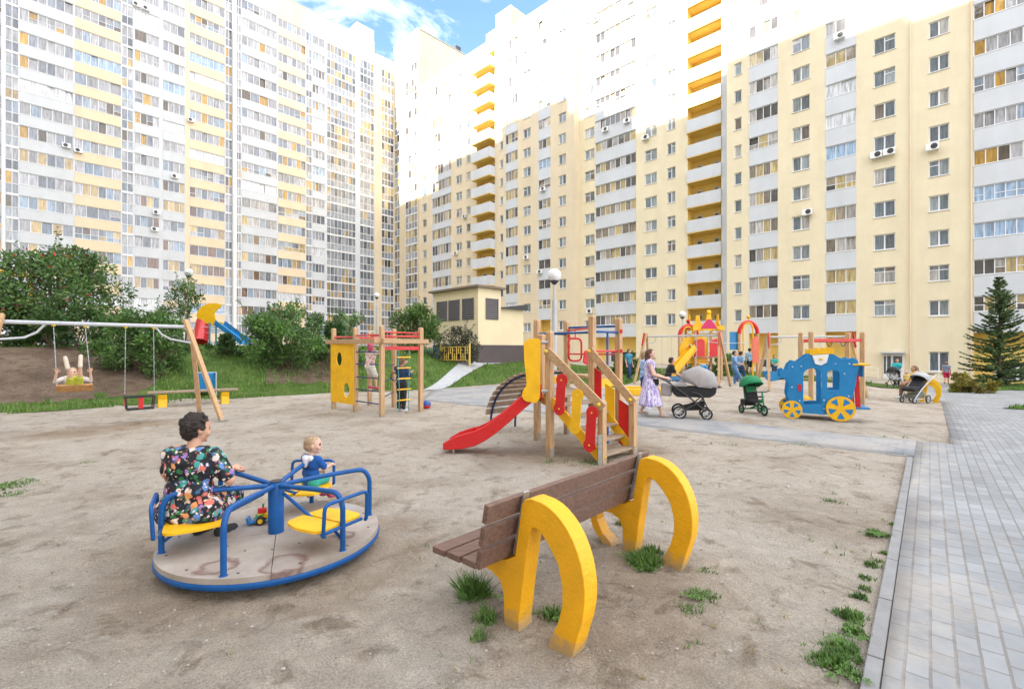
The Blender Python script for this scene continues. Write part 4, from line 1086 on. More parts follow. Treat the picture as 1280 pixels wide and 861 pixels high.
# ---- benches with the yellow concrete loops
def soil_feet(m, h):
    """splashed sand and grime on the lowest centimetres of a painted part"""
    nt = m.node_tree; N = nt.nodes; L = nt.links; b = N['Principled BSDF']; src = b.inputs['Base Color'].links[0].from_socket
    tc = N.new('ShaderNodeTexCoord'); sp = N.new('ShaderNodeSeparateXYZ'); L.new(tc.outputs['Object'], sp.inputs['Vector']); nz = N.new('ShaderNodeTexNoise'); nz.inputs['Scale'].default_value = 16; nz.inputs['Detail'].default_value = 6; L.new(tc.outputs['Object'], nz.inputs['Vector'])
    a = N.new('ShaderNodeMath'); a.operation = 'MULTIPLY_ADD'; a.inputs[1].default_value = -1 / h; a.inputs[2].default_value = .62; L.new(sp.outputs['Z'], a.inputs[0]); ad = N.new('ShaderNodeMath'); ad.operation = 'ADD'; L.new(a.outputs[0], ad.inputs[0]); L.new(nz.outputs['Fac'], ad.inputs[1])
    r = N.new('ShaderNodeValToRGB'); r.color_ramp.elements[0].position = .62; r.color_ramp.elements[1].position = 1; r.color_ramp.elements[1].color = (.75, .75, .75, 1); L.new(ad.outputs[0], r.inputs['Fac'])
    mx = N.new('ShaderNodeMix'); mx.data_type = 'RGBA'; L.new(r.outputs['Color'], mx.inputs['Factor']); L.new(src, mx.inputs['A']); mx.inputs['B'].default_value = (.33, .26, .17, 1); L.new(mx.outputs['Result'], b.inputs['Base Color'])
soil_feet(YELC, .22); soil_feet(PINE, .35)
def yellow_bench(label, O, a, length, near_over=.30, far_over=.12, lm=None):
    """O: foot of the near loop, a: long axis, seat side b is 90 deg left of a"""
    a = Vector((*a, 0)).normalized(); b = Vector((-a.y, a.x, 0)); th = thing('park_bench', label, 'bench', O)
    up = Vector((0, 0, 1))
    def D(u, v, w): return O + b * u + up * v + a * w
    for wi, w in enumerate((0, length)):
        # D-shaped loop, outline in (u, v)
        outer = [(-.02, -.04)]
        for t in range(0, 15):
            k = t / 14; ang = R(-28 + 118 * k)
            outer.append((.24 - .345 * math.cos(ang) * (1 if ang < R(70) else 1), .37 + .445 * math.sin(ang)))
        outer += [(.275, .818), (.325, .80), (.345, .765), (.40, .44), (.455, .41), (.47, .40), (.80, .37), (.845, .37)]
        if wi: outer += [(.845, .29), (.79, .12), (.66, -.03), (.57, -.05)]
        else: outer += [(.845, .325), (.80, .315)]
        # undercut below the seat arm
        if wi: outer += [(.60, .03), (.69, .10), (.745, .20), (.745, .285)]
        outer += [(.60, .29), (.53, .26), (.495, .19), (.49, -.05), (.365, -.05)]
        outer = outer[:]
        inner = []
        pts = [(.375, .02), (.275, .66), (.235, .70), (.16, .655), (.075, .52), (.045, .40), (.05, .27), (.085, .14), (.15, .03)]
        # open at the base: notch instead of a hole
        o2 = [(-.005, -.05)] + outer[1:16] + outer[16:]
        loop = o2 + [(.37, .06), (.345, .25), (.29, .60), (.27, .645), (.24, .655), (.20, .64), (.14, .58), (.075, .49), (.045, .37), (.045, .27), (.075, .16), (.13, .05), (.15, .0), (.12, -.05)]
        mb = MB(); mb.prism(loop, frame(D(0, 0, w), b, up), .125)
        mb.build('bench_loop', lm or YELC, th, bevel=.014, seg=3)
        mb = MB(); mb.bar(D(.362, .83, w), D(.445, .43, w), .05, .012, b); mb.build('back_bracket', STEEL, th)
    p0, p1 = -near_over, length + far_over
    for i in range(3):      # back boards, leaning on the loops
        v0 = .475 + i * .138; u0 = .482 - (v0 - .43) * .205
        mb = MB(); mb.box((0, 0, 0), (.036, p1 - p0, .114), frame(D(u0, v0, (p0 + p1) / 2), b + up * -.205 * 0 + up * 0, a, up - b * .205) if False else frame(D(u0, v0, (p0 + p1) / 2), (b + up * .205), a))
        mb.build('back_board', BROWN, th, bevel=.004)
    for i in range(3):
        u0 = .555 + i * .142
        mb = MB(); mb.box((0, 0, 0), (.118, p1 - p0, .040), frame(D(u0, .432 - i * .006, (p0 + p1) / 2), b, a)); mb.build('seat_board', BROWN, th, bevel=.004)
    return th
yellow_bench('big brown slatted bench with two yellow concrete loops, close in the foreground', Vector((.355, 2.69, 0)), (.675, .738), 1.455, .30, .22)
pb = gp(1172, 503.5)
yellow_bench('distant yellow loop bench where the woman in a yellow shirt sits', pb, (.675, .738), 1.45, .2, .2, YEL)

# ---- slide tower
st = thing('slide_tower', 'timber play tower with red slide, stairs and curved slat ramp', 'playground slide', (1.0, 8.3, 0))
P1, P6, P2, P4, P3, P5 = (.60, 7.60), (.50, 8.12), (.47, 8.95), (1.37, 8.20), (1.10, 9.60), (1.97, 8.85)
S1, S2 = (1.33, 7.08), (1.95, 7.74)
for p, z in ((P1, 1.98), (P2, 2.25), (P4, 2.27), (P3, 2.25), (P5, 2.27), (S1, .945), (S2, .92)):
    mb = MB(); post(mb, p[0], p[1], -.05, z, .10); mb.build('post', PINE, st, bevel=.006)
mb = MB(); post(mb, P6[0], P6[1], .82, 1.95, .10); mb.build('short_post', PINE, st, bevel=.006)
for p in (P1, P2, P3, P4, P5, S2):
    mb = MB(); mb.box((p[0] + .02, p[1] - .057, .06), (.045, .012, .16)); mb.build('foot_bracket', STEEL, st)
mb = MB(); mb.box((S1[0] - .045, S1[1] - .075, .20), (.055, .03, .5)); mb.build('foot_bracket', STEEL, st)
mb = MB(); mb.prism([P1, P4, P3, P2], Matrix.Translation((0, 0, .93)), .04); mb.build('platform', OLDW, st)
mb = MB(); mb.prism([(P4[0] + .02, P4[1] + .06), P5, (1.70, 9.35), (1.14, 9.55)], Matrix.Translation((0, 0, 1.19)), .05); mb.build('upper_platform', PINEX, st)
mb = MB()
mb.bar(v3(P4, 1.10), v3(P5, 1.10), .02, .14); mb.bar(v3(P2, 1.10), v3(P3, 1.10), .02, .14)
mb.build('side_board', YEL, st)
mb = MB(); mb.bar(v3(P1, .84), v3(P6, .84), .02, .12); mb.bar(v3((P1[0] - .02, P1[1] + .03), .84), v3((P2[0] - .02, P2[1]), .84), .02, .10); mb.build('side_board', YEL, st)
# slide chute: profile swept along -x
sd_ = Vector((-.992, .09, 0)).normalized(); sw = Vector((sd_.y, -sd_.x, 0))   # sw points to the far side? sign handled by symmetry
so_ = Vector((.50, 7.86, 0))
prof = [(0, .96), (.10, .95), (.28, .80), (.50, .60), (.72, .41), (.92, .27), (1.08, .19), (1.25, .145), (1.42, .125), (1.60, .12)]
mb = MB(); cs = [(-.27, .19), (-.245, .20), (-.23, .02), (-.20, 0), (.20, 0), (.23, .02), (.245, .20), (.27, .19), (.26, -.05), (-.26, -.05)]
vs = []; n = len(cs)
for i, (d, z) in enumerate(prof):
    k = 1 if i < len(prof) - 2 else (.8 if i == len(prof) - 2 else .3)
    for (w_, h) in cs: vs.append(so_ + sd_ * d + sw * w_ + Vector((0, 0, z + (h * k if h > .1 else h))))
fs = []
for i in range(len(prof) - 1):
    for j in range(n): a = i * n + j; b_ = i * n + (j + 1) % n; fs.append((a, a + n, b_ + n, b_))
fs.append(tuple(range(n))); fs.append(tuple(reversed(range((len(prof) - 1) * n, len(prof) * n))))
mb.add(vs, fs); sl_ = mb.build('slide_chute', REDP, st, smooth=50, bevel=.012)
mb = MB()
for q in (-.16, .16): mb.tube([so_ + sd_ * 1.45 + sw * q + Vector((0, 0, .09)), so_ + sd_ * 1.45 + sw * q - Vector((0, 0, .1))], .022, 8)
mb.build('slide_leg', STEEL, st)
# yellow guard panels beside the slide mouth
pan = [(-.04, .86), (.04, .84), (.10, .90), (.11, 1.0), (.12, 1.86), (-.02, 1.87), (-.15, 1.82), (-.14, 1.5), (-.10, 1.12), (-.17, 1.04), (-.18, .93), (-.12, .87)]
pan = [tuple(p[:2]) for p in bend([Vector((*p, 0)) for p in pan + [pan[0]]], .05, 3)][:-1]
for q in (-.29, .29):
    mb = MB(); c0 = so_ + sd_ * .14 + sw * q
    mb.prism(pan, frame((c0.x, c0.y, 0), -sd_, (0, 0, 1)), .02); mb.build('guard_panel', YEL, st, bevel=.004)
mb = MB(); mb.prism([(-.30, 1.0), (-.27, 1.0), (-.27, 1.86), (-.31, 1.86)], frame((P1[0] - .06, P1[1] + .3, 0), (0, 1, 0), (0, 0, 1)), .02); mb.build('guard_edge', RED, st)
for z in (1.03, 1.80):
    mb = MB(); mb.tube([(P1[0] - .03, P1[1] - .02, z), (P1[0] - .13, P1[1] + .0, z)], .028, 10); mb.build('clamp', STEEL, st, smooth=True)
# stairs: stringers, steps, handrails, colourful panels
ds = (Vector((*S1, 0)) - Vector((*P1, 0))); dw = (Vector((*S2, 0)) - Vector((*S1, 0))).normalized()
def SP(side, t, z):        # side 0 near, 1 far; t 0 at platform, 1 at foot
    A = Vector((*(P1 if side == 0 else P4), 0)); B = Vector((*(S1 if side == 0 else S2), 0)); return A + (B - A) * t + Vector((0, 0, z))
for sd2 in (0, 1):
    mb = MB(); mb.bar(SP(sd2, .02, .88), SP(sd2, 1.02, .05), .03, .15); mb.build('stringer', YEL, st, bevel=.004)
    o = .05 if sd2 == 0 else -.05; off = -dw * .065 if sd2 == 0 else -dw * .065
    mb = MB(); mb.bar(SP(sd2, -.02, 1.68) + off, SP(sd2, 1.06, .84) + off, .04, .135); mb.build('handrail', PINEX, st, bevel=.006)
    mb = MB()
    for t, zz in ((0.0, 1.66), (1.0, .885)): mb.ball(SP(sd2, t, zz) + off * 1.45, (.03, .03, .03), 6)
    mb.build('rail_bolt', mat('yellow_cap', (.75, .5, .02), .4), st, smooth=True)
for i in range(5):
    t = .14 + i * .19; z = .93 * (1 - t) + .02
    mb = MB(); mb.bar(SP(0, t, z) + dw * .02, SP(1, t, z) - dw * .02, .20, .035, (0, 0, 1)); mb.build('step', OLDW, st, bevel=.004)
def bone(L, r, w):
    """rounded plank with a swollen, offset lobe at each end"""
    top = [(p[0] + r * .25, p[1]) for p in circ(0, L / 2 - r, r, 12, -50, 205)]
    bot = [(p[0] - r * .25, p[1]) for p in circ(0, -L / 2 + r, r, 12, 130, 385)]
    return top + bot
dn = ds.normalized()
for t, z, L, m in ((.30, 1.0, .64, RED), (.60, .76, .68, YEL), (.87, .52, .68, RED)):
    c = SP(0, t, z) - dw * .11; mb = MB()
    mb.prism(bone(L, .098, .12), frame(c, dn, (0, 0, 1)), .022); mb.build('baluster_panel', m, st, bevel=.004)
    mb = MB()
    for zz in (L / 2 - .1, -L / 2 + .1): mb.ball(c + Vector((0, 0, zz)) - dw * .012 + dn * (.02 if zz > 0 else -.02), .014, 5)
    mb.build('panel_bolt', mat('yellow_cap', (.75, .5, .02), .4), st, smooth=True)
for t, z, L, m in ((.12, 1.10, .62, RED), (.45, .80, .66, YEL), (.78, .52, .72, RED)):
    c = SP(1, t, z) + dw * .0; mb = MB(); mb.prism([(-.085, -L / 2), (.085, -L / 2 - .1), (.085, L / 2 - .1), (-.085, L / 2)], frame(c, dn, (0, 0, 1)), .02); mb.build('baluster_panel', m, st, bevel=.004)
# overhead bars, pole, inner handles
for (p, q, z, m, r) in ((P2, P4, 1.98, BLUE, .02), (P3, P5, 2.12, BLUE, .022), (P2, P3, 1.99, BLUE, .02), (P4, P5, 2.0, BLUE, .02), (P3, P4, 2.06, RED, .018), (P4, P5, 1.66, RED, .018), (P3, P5, 2.02, RED, .017), (P5, P3, 1.6, RED, .016)):
    mb = MB(); mb.tube([v3(p, z), v3(q, z)], r, 8); mb.build('rail', m, st, smooth=True)
mb = MB(); mb.tube([(1.72, 8.65, .0), (1.72, 8.65, 2.0), (1.5, 8.9, 2.02)], .024, 10); mb.build('fire_pole', BLUE, st, smooth=True)
mb = MB()
c = Vector((P3[0] + .12, P3[1] - .35, 1.73)); mb.tube(bend([c + Vector((-.13, 0, .17)), c + Vector((.13, .08, .17)), c + Vector((.13, .08, -.26)), c + Vector((-.13, 0, -.26)), c + Vector((-.13, 0, .17)), c + Vector((0, .02, .17))], .1), .02, 8)
mb.tube([c + Vector((0, .02, .17)), c + Vector((0, .02, .36))], .012, 6)
mb.build('ring_handle', RED, st, smooth=True)
mb = MB(); mb.prism([(-.2, -.05), (.1, -.18), (.16, .12), (.02, .2), (-.16, .16)], frame((1.45, 9.0, 1.5), uL.to_3d(), (0, 0, 1)), .02); mb.build('guard_panel', RED, st, bevel=.004)
for p, zs in ((P5, (1.66, 2.02)), (P3, (1.75, 1.95, 2.06)), (P1, (1.62,))):
    for z in zs:
        mb = MB(); mb.box((p[0] + .03, p[1] - .06, z), (.05, .03, .07)); mb.build('rail_socket', RED, st, bevel=.006)
# curved slat ramp
cM = Vector((.78, 9.28, 0)); cd_ = Vector((-.7, .714, 0)); cr_ = Vector((.714, .7, 0))
arc = []
for i in range(13):
    t = i / 12; ang = t * PI / 2 * .98
    arc.append((1.38 * math.sin(ang) ** 1.0, .10 + 1.13 * math.cos(ang) ** .9))
for q in (-.36, .36):
    mb = MB(); mb.tube([cM + cd_ * d + cr_ * q + Vector((0, 0, z)) for d, z in arc] + [cM + cd_ * 1.385 + cr_ * q + Vector((0, 0, -.05))], .024, 8); mb.build('ramp_rail', BLUED, st, smooth=True)
for i in range(11):
    k = 1 + i; (d0, z0), (d1, z1) = arc[k - 1], arc[k]
    c = cM + cd_ * ((d0 + d1) / 2) + Vector((0, 0, (z0 + z1) / 2 + .0)); tdir = (cd_ * (d1 - d0) + Vector((0, 0, z1 - z0))).normalized(); nrm = cr_.cross(tdir)
    mb = MB(); mb.box((0, 0, .035), (.98, .115, .035), frame(c, cr_, tdir)); mb.build('slat', OLDW, st, bevel=.004)

# ---- climbing frame
cf = thing('climbing_frame', 'square timber climbing frame with a yellow holed climbing panel and rope ladder', 'climbing frame', (-3.6, 13.0, 0))
A, B, C_, D_, E_, F_ = (-5.05, 13.6), (-4.22, 12.95), (-3.27, 12.06), (-3.43, 13.95), (-2.48, 13.05), (-4.3, 14.5)
for p in (A, B, C_, D_, E_, F_):
    mb = MB(); post(mb, p[0], p[1], -.05, 2.28 if p != F_ else 2.2, .11); mb.build('post', PINE, cf, bevel=.008)
def ext(p, q, k0, k1): p = Vector(p); q = Vector(q); d = (q - p).normalized(); return p - d * k0, q + d * k1
for p, q in ((A, C_), (C_, E_)):
    a_, b_ = ext(p, q, .28, .22); off = Vector((-.05, -.06)) if p == A else Vector((.05, -.06))
    mb = MB(); mb.bar(v3(a_ + off, 1.90), v3(b_ + off, 1.90), .05, .12); mb.build('beam', PINEX, cf, bevel=.006)
for p, q in ((F_, D_), (A, F_), (D_, E_)):
    mb = MB(); mb.bar(v3(p, 1.90), v3(q, 1.90), .05, .12); mb.build('beam', PINEX, cf, bevel=.006)
for p, q, z in ((A, B, 2.02), (B, C_, 2.06), (C_, E_, 2.12), (C_, E_, 2.02), (A, F_, 2.04), (F_, D_, 2.08), (D_, E_, 2.06), (B, D_, 2.0)):
    mb = MB(); mb.tube([v3(p, z), v3(q, z)], .02, 8); mb.build('top_rail', RED, cf, smooth=True)
mb = MB(); mb.bar(v3(C_, 1.72), v3(E_, 1.72), .03, .10); mb.build('red_beam', RED, cf)
for z in (.30, .62, .95, 1.30, 1.62):
    mb = MB(); mb.tube([v3(B, z), v3(C_, z)], .017, 8); mb.build('rung', BLUED, cf, smooth=True)
for z in (.5, .9, 1.3):
    mb = MB(); mb.tube([v3(C_, z - .04), v3(D_, z - .04)], .017, 8); mb.build('rung', BLUED, cf, smooth=True)
ab = (Vector(B) - Vector(A)); La = ab.length; cen = (Vector(A) + Vector(B)) / 2 + Vector((-.045, -.055))
mb = MB(); holes = [circ(-.13, 1.42, .13, 18, ry=.19), circ(.22, .58, .14, 18, ry=.20)]
for x, y in ((.28, 1.55), (.27, 1.28), (-.18, .98), (.27, 1.0), (-.18, .72), (-.18, .45)): holes.append(circ(x, y, .022, 8))
mb.prism([(-La / 2 - .02, .22), (La / 2 + .03, .20), (La / 2 + .03, 1.84), (-La / 2 - .02, 1.84)], frame(v3(cen, 0), v3(ab, 0), (0, 0, 1)), .022, holes); mb.build('climbing_panel', YEL, cf, bevel=.003)
# rope ladder + ring
ra = Vector(C_).lerp(Vector(E_), .42); rb = Vector(C_).lerp(Vector(E_), .68)
mb = MB()
for p, sg in ((ra, -1), (rb, 1)): mb.tube([v3(p, 1.70), v3(p, 1.2) + Vector((.02 * sg, 0, 0)), v3(p, .6) - Vector((.015 * sg, .01, 0)), v3(p, .06)], .012, 6)
mb.build('rope', mat('teal_rope', (.08, .28, .30), .9, .3, 40), cf, smooth=True)
for i in range(5):
    z = .36 + i * .28; mb = MB(); mb.tube([v3(ra, z) - Vector((.04, .03, 0)), v3(rb, z) + Vector((.04, .03, 0))], .018, 8); mb.build('ladder_rung', YEL, cf, smooth=True)
rc = Vector(C_).lerp(Vector(E_), .30); mb = MB(); k = [v3(rc, .98) + Vector((.085 * math.cos(R(t)), .02, .10 * math.sin(R(t)))) for t in range(0, 361, 24)]
mb.tube(k, .014, 6); mb.tube([v3(rc, 1.08), v3(rc, 1.7)], .006, 5); mb.build('gym_ring', BLACKF, cf, smooth=True)

mb = MB(); bc = gp(533, 511); mb.ball(bc + Vector((0, 0, .12)), .13, 12)
ballm = bpy.data.materials.new('ball_rubber'); ballm.use_nodes = True
def ball_nodes():
    nt = ballm.node_tree; N = nt.nodes; L = nt.links; b = N['Principled BSDF']; b.inputs['Roughness'].default_value = .35
    g = N.new('ShaderNodeTexCoord'); mp = N.new('ShaderNodeMapping'); mp.inputs['Location'].default_value = (-bc.x, -bc.y, -bc.z - .12); s = N.new('ShaderNodeSeparateXYZ')
    L.new(g.outputs['Object'], mp.inputs['Vector']); L.new(mp.outputs['Vector'], s.inputs['Vector'])
    r = N.new('ShaderNodeValToRGB'); r.color_ramp.interpolation = 'CONSTANT'; e = r.color_ramp.elements; e[0].color = (.55, .02, .02, 1); e[1].position = .5; e[1].color = (.02, .08, .30, 1)
    a = N.new('ShaderNodeMath'); a.operation = 'MULTIPLY_ADD'; a.inputs[1].default_value = 3; a.inputs[2].default_value = .55; L.new(s.outputs['Z'], a.inputs[0]); L.new(a.outputs[0], r.inputs['Fac']); L.new(r.outputs['Color'], b.inputs['Base Color'])
ball_nodes()
tag(mb.build('ball', ballm, smooth=180), 'red and blue rubber ball on the sand by the climbing frame', 'ball')

# ---- left swing set
ap = Vector((-8.0, 11.8, 2.24)); bd = Vector((-.68, -.73, 0)).normalized(); fr = Vector((.72, -.69, 0)); ap2 = ap + bd * 3.12
sw_ = thing('swing_set', 'timber A-frame swing set with a grey steel beam on the left', 'swing set', (-9, 10.8, 0))
mb = MB(); mb.tube([ap - bd * .08 + Vector((0, 0, .0)), ap + bd * 3.5], .042, 14); mb.build('beam', GREYM, sw_, smooth=True)
def aleg(root, top, foot, w=.10, h=.085, m=PINE): mb = MB(); mb.bar(foot - Vector((0, 0, .05)), top, w, h); return mb.build('leg', m, root, bevel=.008)
f1, f2 = gp(278.8, 527), gp(249.8, 515)
aleg(sw_, ap + Vector((-.03, .0, .17)), f1); aleg(sw_, ap + Vector((.05, .1, -.05)), f2)
mb = MB(); mb.box((f1.x, f1.y, .02), (.14, .14, .05)); mb.build('foot_bracket', STEEL, sw_)
ap2 = ap + bd * 3.12
for sg in (1, -1): aleg(sw_, ap2 + Vector((0, 0, .15)) + fr * .05 * sg, Vector((ap2.x, ap2.y, 0)) + fr * 1.25 * sg + bd * .45)
for q, sgn in ((.12, 1), (3.0, -1)):
    mb = MB()
    b0 = ap + bd * (q + .50 * sgn); b1 = (ap + Vector((-.03, .0, .17))).lerp(f1, .24) if sgn > 0 else ap2 + bd * .1 + fr * .28 + Vector((0, 0, -.36))
    mb.tube([b0 + Vector((0, 0, -.03)), b0 - bd * .12 * sgn + Vector((0, 0, -.2)), b0 - bd * .3 * sgn + Vector((0, 0, -.31)), b1], .022, 8)
    mb.build('brace', GREYM, sw_, smooth=True)
SEATW = wood('swing_board', (.50, .27, .10), (.36, .18, .06), (20, 20, 20))
phi = R(43); Ls = 1.72; mid = ap + bd * 2.12
disp = fr * (Ls * math.sin(phi)) + Vector((0, 0, -Ls * math.cos(phi)))
sc_ = mid + disp + Vector((0, 0, -.05)); nup = (mid - sc_).normalized(); fwd = bd.cross(nup).normalized()
if fwd.dot(fr) < 0: fwd = -fwd
def chain(mb, a, b, n=26):
    for i in range(n):
        p = a.lerp(b, i / n); q = a.lerp(b, (i + .86) / n); mb.tube([p, q], .0085 if i % 2 else .006, 5)
s1 = MB(); s1.box((0, 0, 0), (.54, .20, .035), frame(sc_, bd, fwd)); seat_o = s1.build('swing_seat', SEATW, sw_, bevel=.008)
for q in (-.25, .25):
    mb = MB(); chain(mb, mid + bd * q + Vector((0, 0, -.05)), sc_ + bd * q); mb.build('chain', STEEL, sw_)
    mb = MB(); mb.box(mid + bd * q + Vector((0, 0, -.04)), (.05, .05, .05)); mb.build('bearing', mat('yellow_cap', (.75, .5, .02), .4), sw_)
# toddler seat
mid2 = ap + bd * .92; z2 = .44
for q in (-.26, .26):
    mb = MB(); chain(mb, mid2 + bd * q + Vector((0, 0, -.05)), Vector((mid2.x, mid2.y, z2 + .22)) + bd * q * 1.05, 30); mb.build('chain', STEEL, sw_)
    mb = MB(); mb.box(mid2 + bd * q + Vector((0, 0, -.04)), (.05, .05, .05)); mb.build('bearing', mat('yellow_cap', (.75, .5, .02), .4), sw_)
c = Vector((mid2.x, mid2.y, z2)); mb = MB(); mb.box((0, 0, -.12), (.50, .30, .04), frame(c, bd, fr)); mb.build('toddler_seat', RUBBER, sw_, bevel=.01)
mb = MB(); pts = [c + bd * x + fr * y + Vector((0, 0, .16)) for x, y in ((-.27, -.17), (.27, -.17), (.27, .17), (-.27, .17), (-.27, -.17))]
mb.tube(bend(pts, .06), .016, 8)
for x, y in ((-.27, -.1), (.27, -.1), (-.27, .1), (.27, .1)): mb.tube([c + bd * x + fr * y + Vector((0, 0, .16)), c + bd * x * .9 + fr * y + Vector((0, 0, -.11))], .012, 6)
mb.build('toddler_guard', RUBBER, sw_, smooth=True)
mb = MB(); mb.box((0, .14, .02), (.09, .03, .26), frame(c, bd, fr)); mb.box((.27, 0, .05), (.02, .1, .14), frame(c, bd, fr)); mb.box((-.27, 0, .05), (.02, .1, .14), frame(c, bd, fr)); mb.build('guard_pad', RED, sw_, bevel=.006)

# log bench, bin
l0, l1 = gp(203, 508), gp(281, 503.5); lb = thing('plank_bench', 'long plank bench on yellow legs at the foot of the bank', 'bench', l0)
mb = MB(); dd = (l1 - l0).normalized(); mb.bar(l0 - dd * .35 + Vector((0, 0, .42)), l1 + dd * .35 + Vector((0, 0, .42)), .32, .06); mb.build('seat', OLDW, lb, bevel=.01)
for p in (l0, l1):
    mb = MB(); mb.prism([(-.14, 0), (.14, 0), (.10, .12), (.08, .24), (.14, .385), (-.14, .385), (-.08, .24), (-.10, .12)], frame(p - Vector((0, 0, .03)), (-dd.y, dd.x, 0), (0, 0, 1)), .22); mb.build('leg', YEL, lb, bevel=.02)
p = gp(256, 494); bn = thing('litter_bin', 'blue litter bin behind the swing frame leg', 'bin', p)
mb = MB(); mb.prism([(-.22, .0), (.22, .0), (.29, .62), (-.29, .62)], frame(p + Vector((0, 0, .12)), (.94, .2, 0), (0, 0, 1)), .38); mb.build('body', BLUEP, bn, bevel=.03)
mb = MB(); mb.tube([p + Vector((-.33, 0, -.1)), p + Vector((-.33, 0, .75)), p + Vector((.33, 0.07, .75)), p + Vector((.33, .07, -.1))], .022, 8); mb.build('stand', GREYM, bn)
# ------------------------------------------------------------------ people
SKIN = mat('skin', (.56, .31, .21), .55, .06, 12); SKINP = mat('pale_skin', (.62, .38, .28), .55, .05, 12)
EYE = mat('eye_dark', (.03, .022, .018), .3, .1); LIP = mat('lip', (.42, .12, .10), .5, .08)
HAIRM = {}
def hairmat(n, c): return mat('hair_' + n, c, .55, .45, 26, bump=.7, bscale=120)
def cloth(n, c): return mat('cloth_' + n, c, .9, .14, 14, bump=.25, bscale=60)

def floral():
    m = bpy.data.materials.new('floral_print'); m.use_nodes = True; nt = m.node_tree; N = nt.nodes; L = nt.links; b = N['Principled BSDF']; b.inputs['Roughness'].default_value = .8
    tc = N.new('ShaderNodeTexCoord'); wob = N.new('ShaderNodeTexNoise'); wob.inputs['Scale'].default_value = 22; L.new(tc.outputs['Object'], wob.inputs['Vector'])
    wv = N.new('ShaderNodeVectorMath'); wv.operation = 'MULTIPLY_ADD'; wv.inputs[1].default_value = (.05, .05, .05); L.new(wob.outputs['Color'], wv.inputs[0]); L.new(tc.outputs['Object'], wv.inputs[2])
    out = None
    base = (.008, .008, .014, 1)
    prev = None
    for sc, lim, cols in ((22, .52, [(.01, .10, .06), (.02, .16, .05), (.03, .10, .22), (.01, .02, .03)]), (16.5, .50, [(.62, .42, .34), (.60, .16, .12), (.10, .22, .50), (.70, .62, .55), (.30, .16, .42), (.65, .28, .10), (.05, .30, .28)]), (34, .34, [(.75, .6, .35), (.6, .5, .6), (.5, .1, .1)])):
        v = N.new('ShaderNodeTexVoronoi'); v.inputs['Scale'].default_value = sc; L.new(wv.outputs['Vector'], v.inputs['Vector'])
        s = N.new('ShaderNodeSeparateColor'); L.new(v.outputs['Color'], s.inputs['Color'])
        r = N.new('ShaderNodeValToRGB'); r.color_ramp.interpolation = 'CONSTANT'; e = r.color_ramp.elements
        e[0].color = (*cols[0], 1); e[1].color = (*cols[1], 1); e[1].position = 1 / len(cols)
        for i, c in enumerate(cols[2:]): x = e.new((i + 2) / len(cols)); x.color = (*c, 1)
        L.new(s.outputs[0], r.inputs['Fac'])
        lt = N.new('ShaderNodeMapRange'); lt.inputs['From Min'].default_value = lim; lt.inputs['From Max'].default_value = lim - .1
        L.new(v.outputs['Distance'], lt.inputs['Value'])
        g = N.new('ShaderNodeMath'); g.operation = 'GREATER_THAN'; g.inputs[1].default_value = .25; L.new(s.outputs[1], g.inputs[0])
        mm = N.new('ShaderNodeMath'); mm.operation = 'MULTIPLY'; L.new(lt.outputs['Result'], mm.inputs[0]); L.new(g.outputs[0], mm.inputs[1])
        mx = N.new('ShaderNodeMix'); mx.data_type = 'RGBA'; L.new(mm.outputs[0], mx.inputs['Factor'])
        if prev is None: mx.inputs['A'].default_value = base
        else: L.new(prev, mx.inputs['A'])
        L.new(r.outputs['Color'], mx.inputs['B']); prev = mx.outputs['Result']
    L.new(prev, b.inputs['Base Color']); return m
FLORAL = floral()
def streak(name, c1, c2, sc=(14, 14, 3)):
    m = bpy.data.materials.new(name); m.use_nodes = True; nt = m.node_tree; N = nt.nodes; L = nt.links; b = N['Principled BSDF']; b.inputs['Roughness'].default_value = .85
    tc = N.new('ShaderNodeTexCoord'); mp = N.new('ShaderNodeMapping'); mp.inputs['Scale'].default_value = sc; nz = N.new('ShaderNodeTexNoise'); nz.inputs['Scale'].default_value = 1.6; nz.inputs['Detail'].default_value = 3; nz.inputs['Distortion'].default_value = 1.2
    L.new(tc.outputs['Object'], mp.inputs['Vector']); L.new(mp.outputs['Vector'], nz.inputs['Vector'])
    r = N.new('ShaderNodeValToRGB'); e = r.color_ramp.elements; e[0].position = .44; e[0].color = (*c1, 1); e[1].position = .54; e[1].color = (*c2, 1); L.new(nz.outputs['Fac'], r.inputs['Fac']); L.new(r.outputs['Color'], b.inputs['Base Color'])
    return m
LILAC = streak('lilac_print', (.30, .24, .52), (.68, .62, .78))

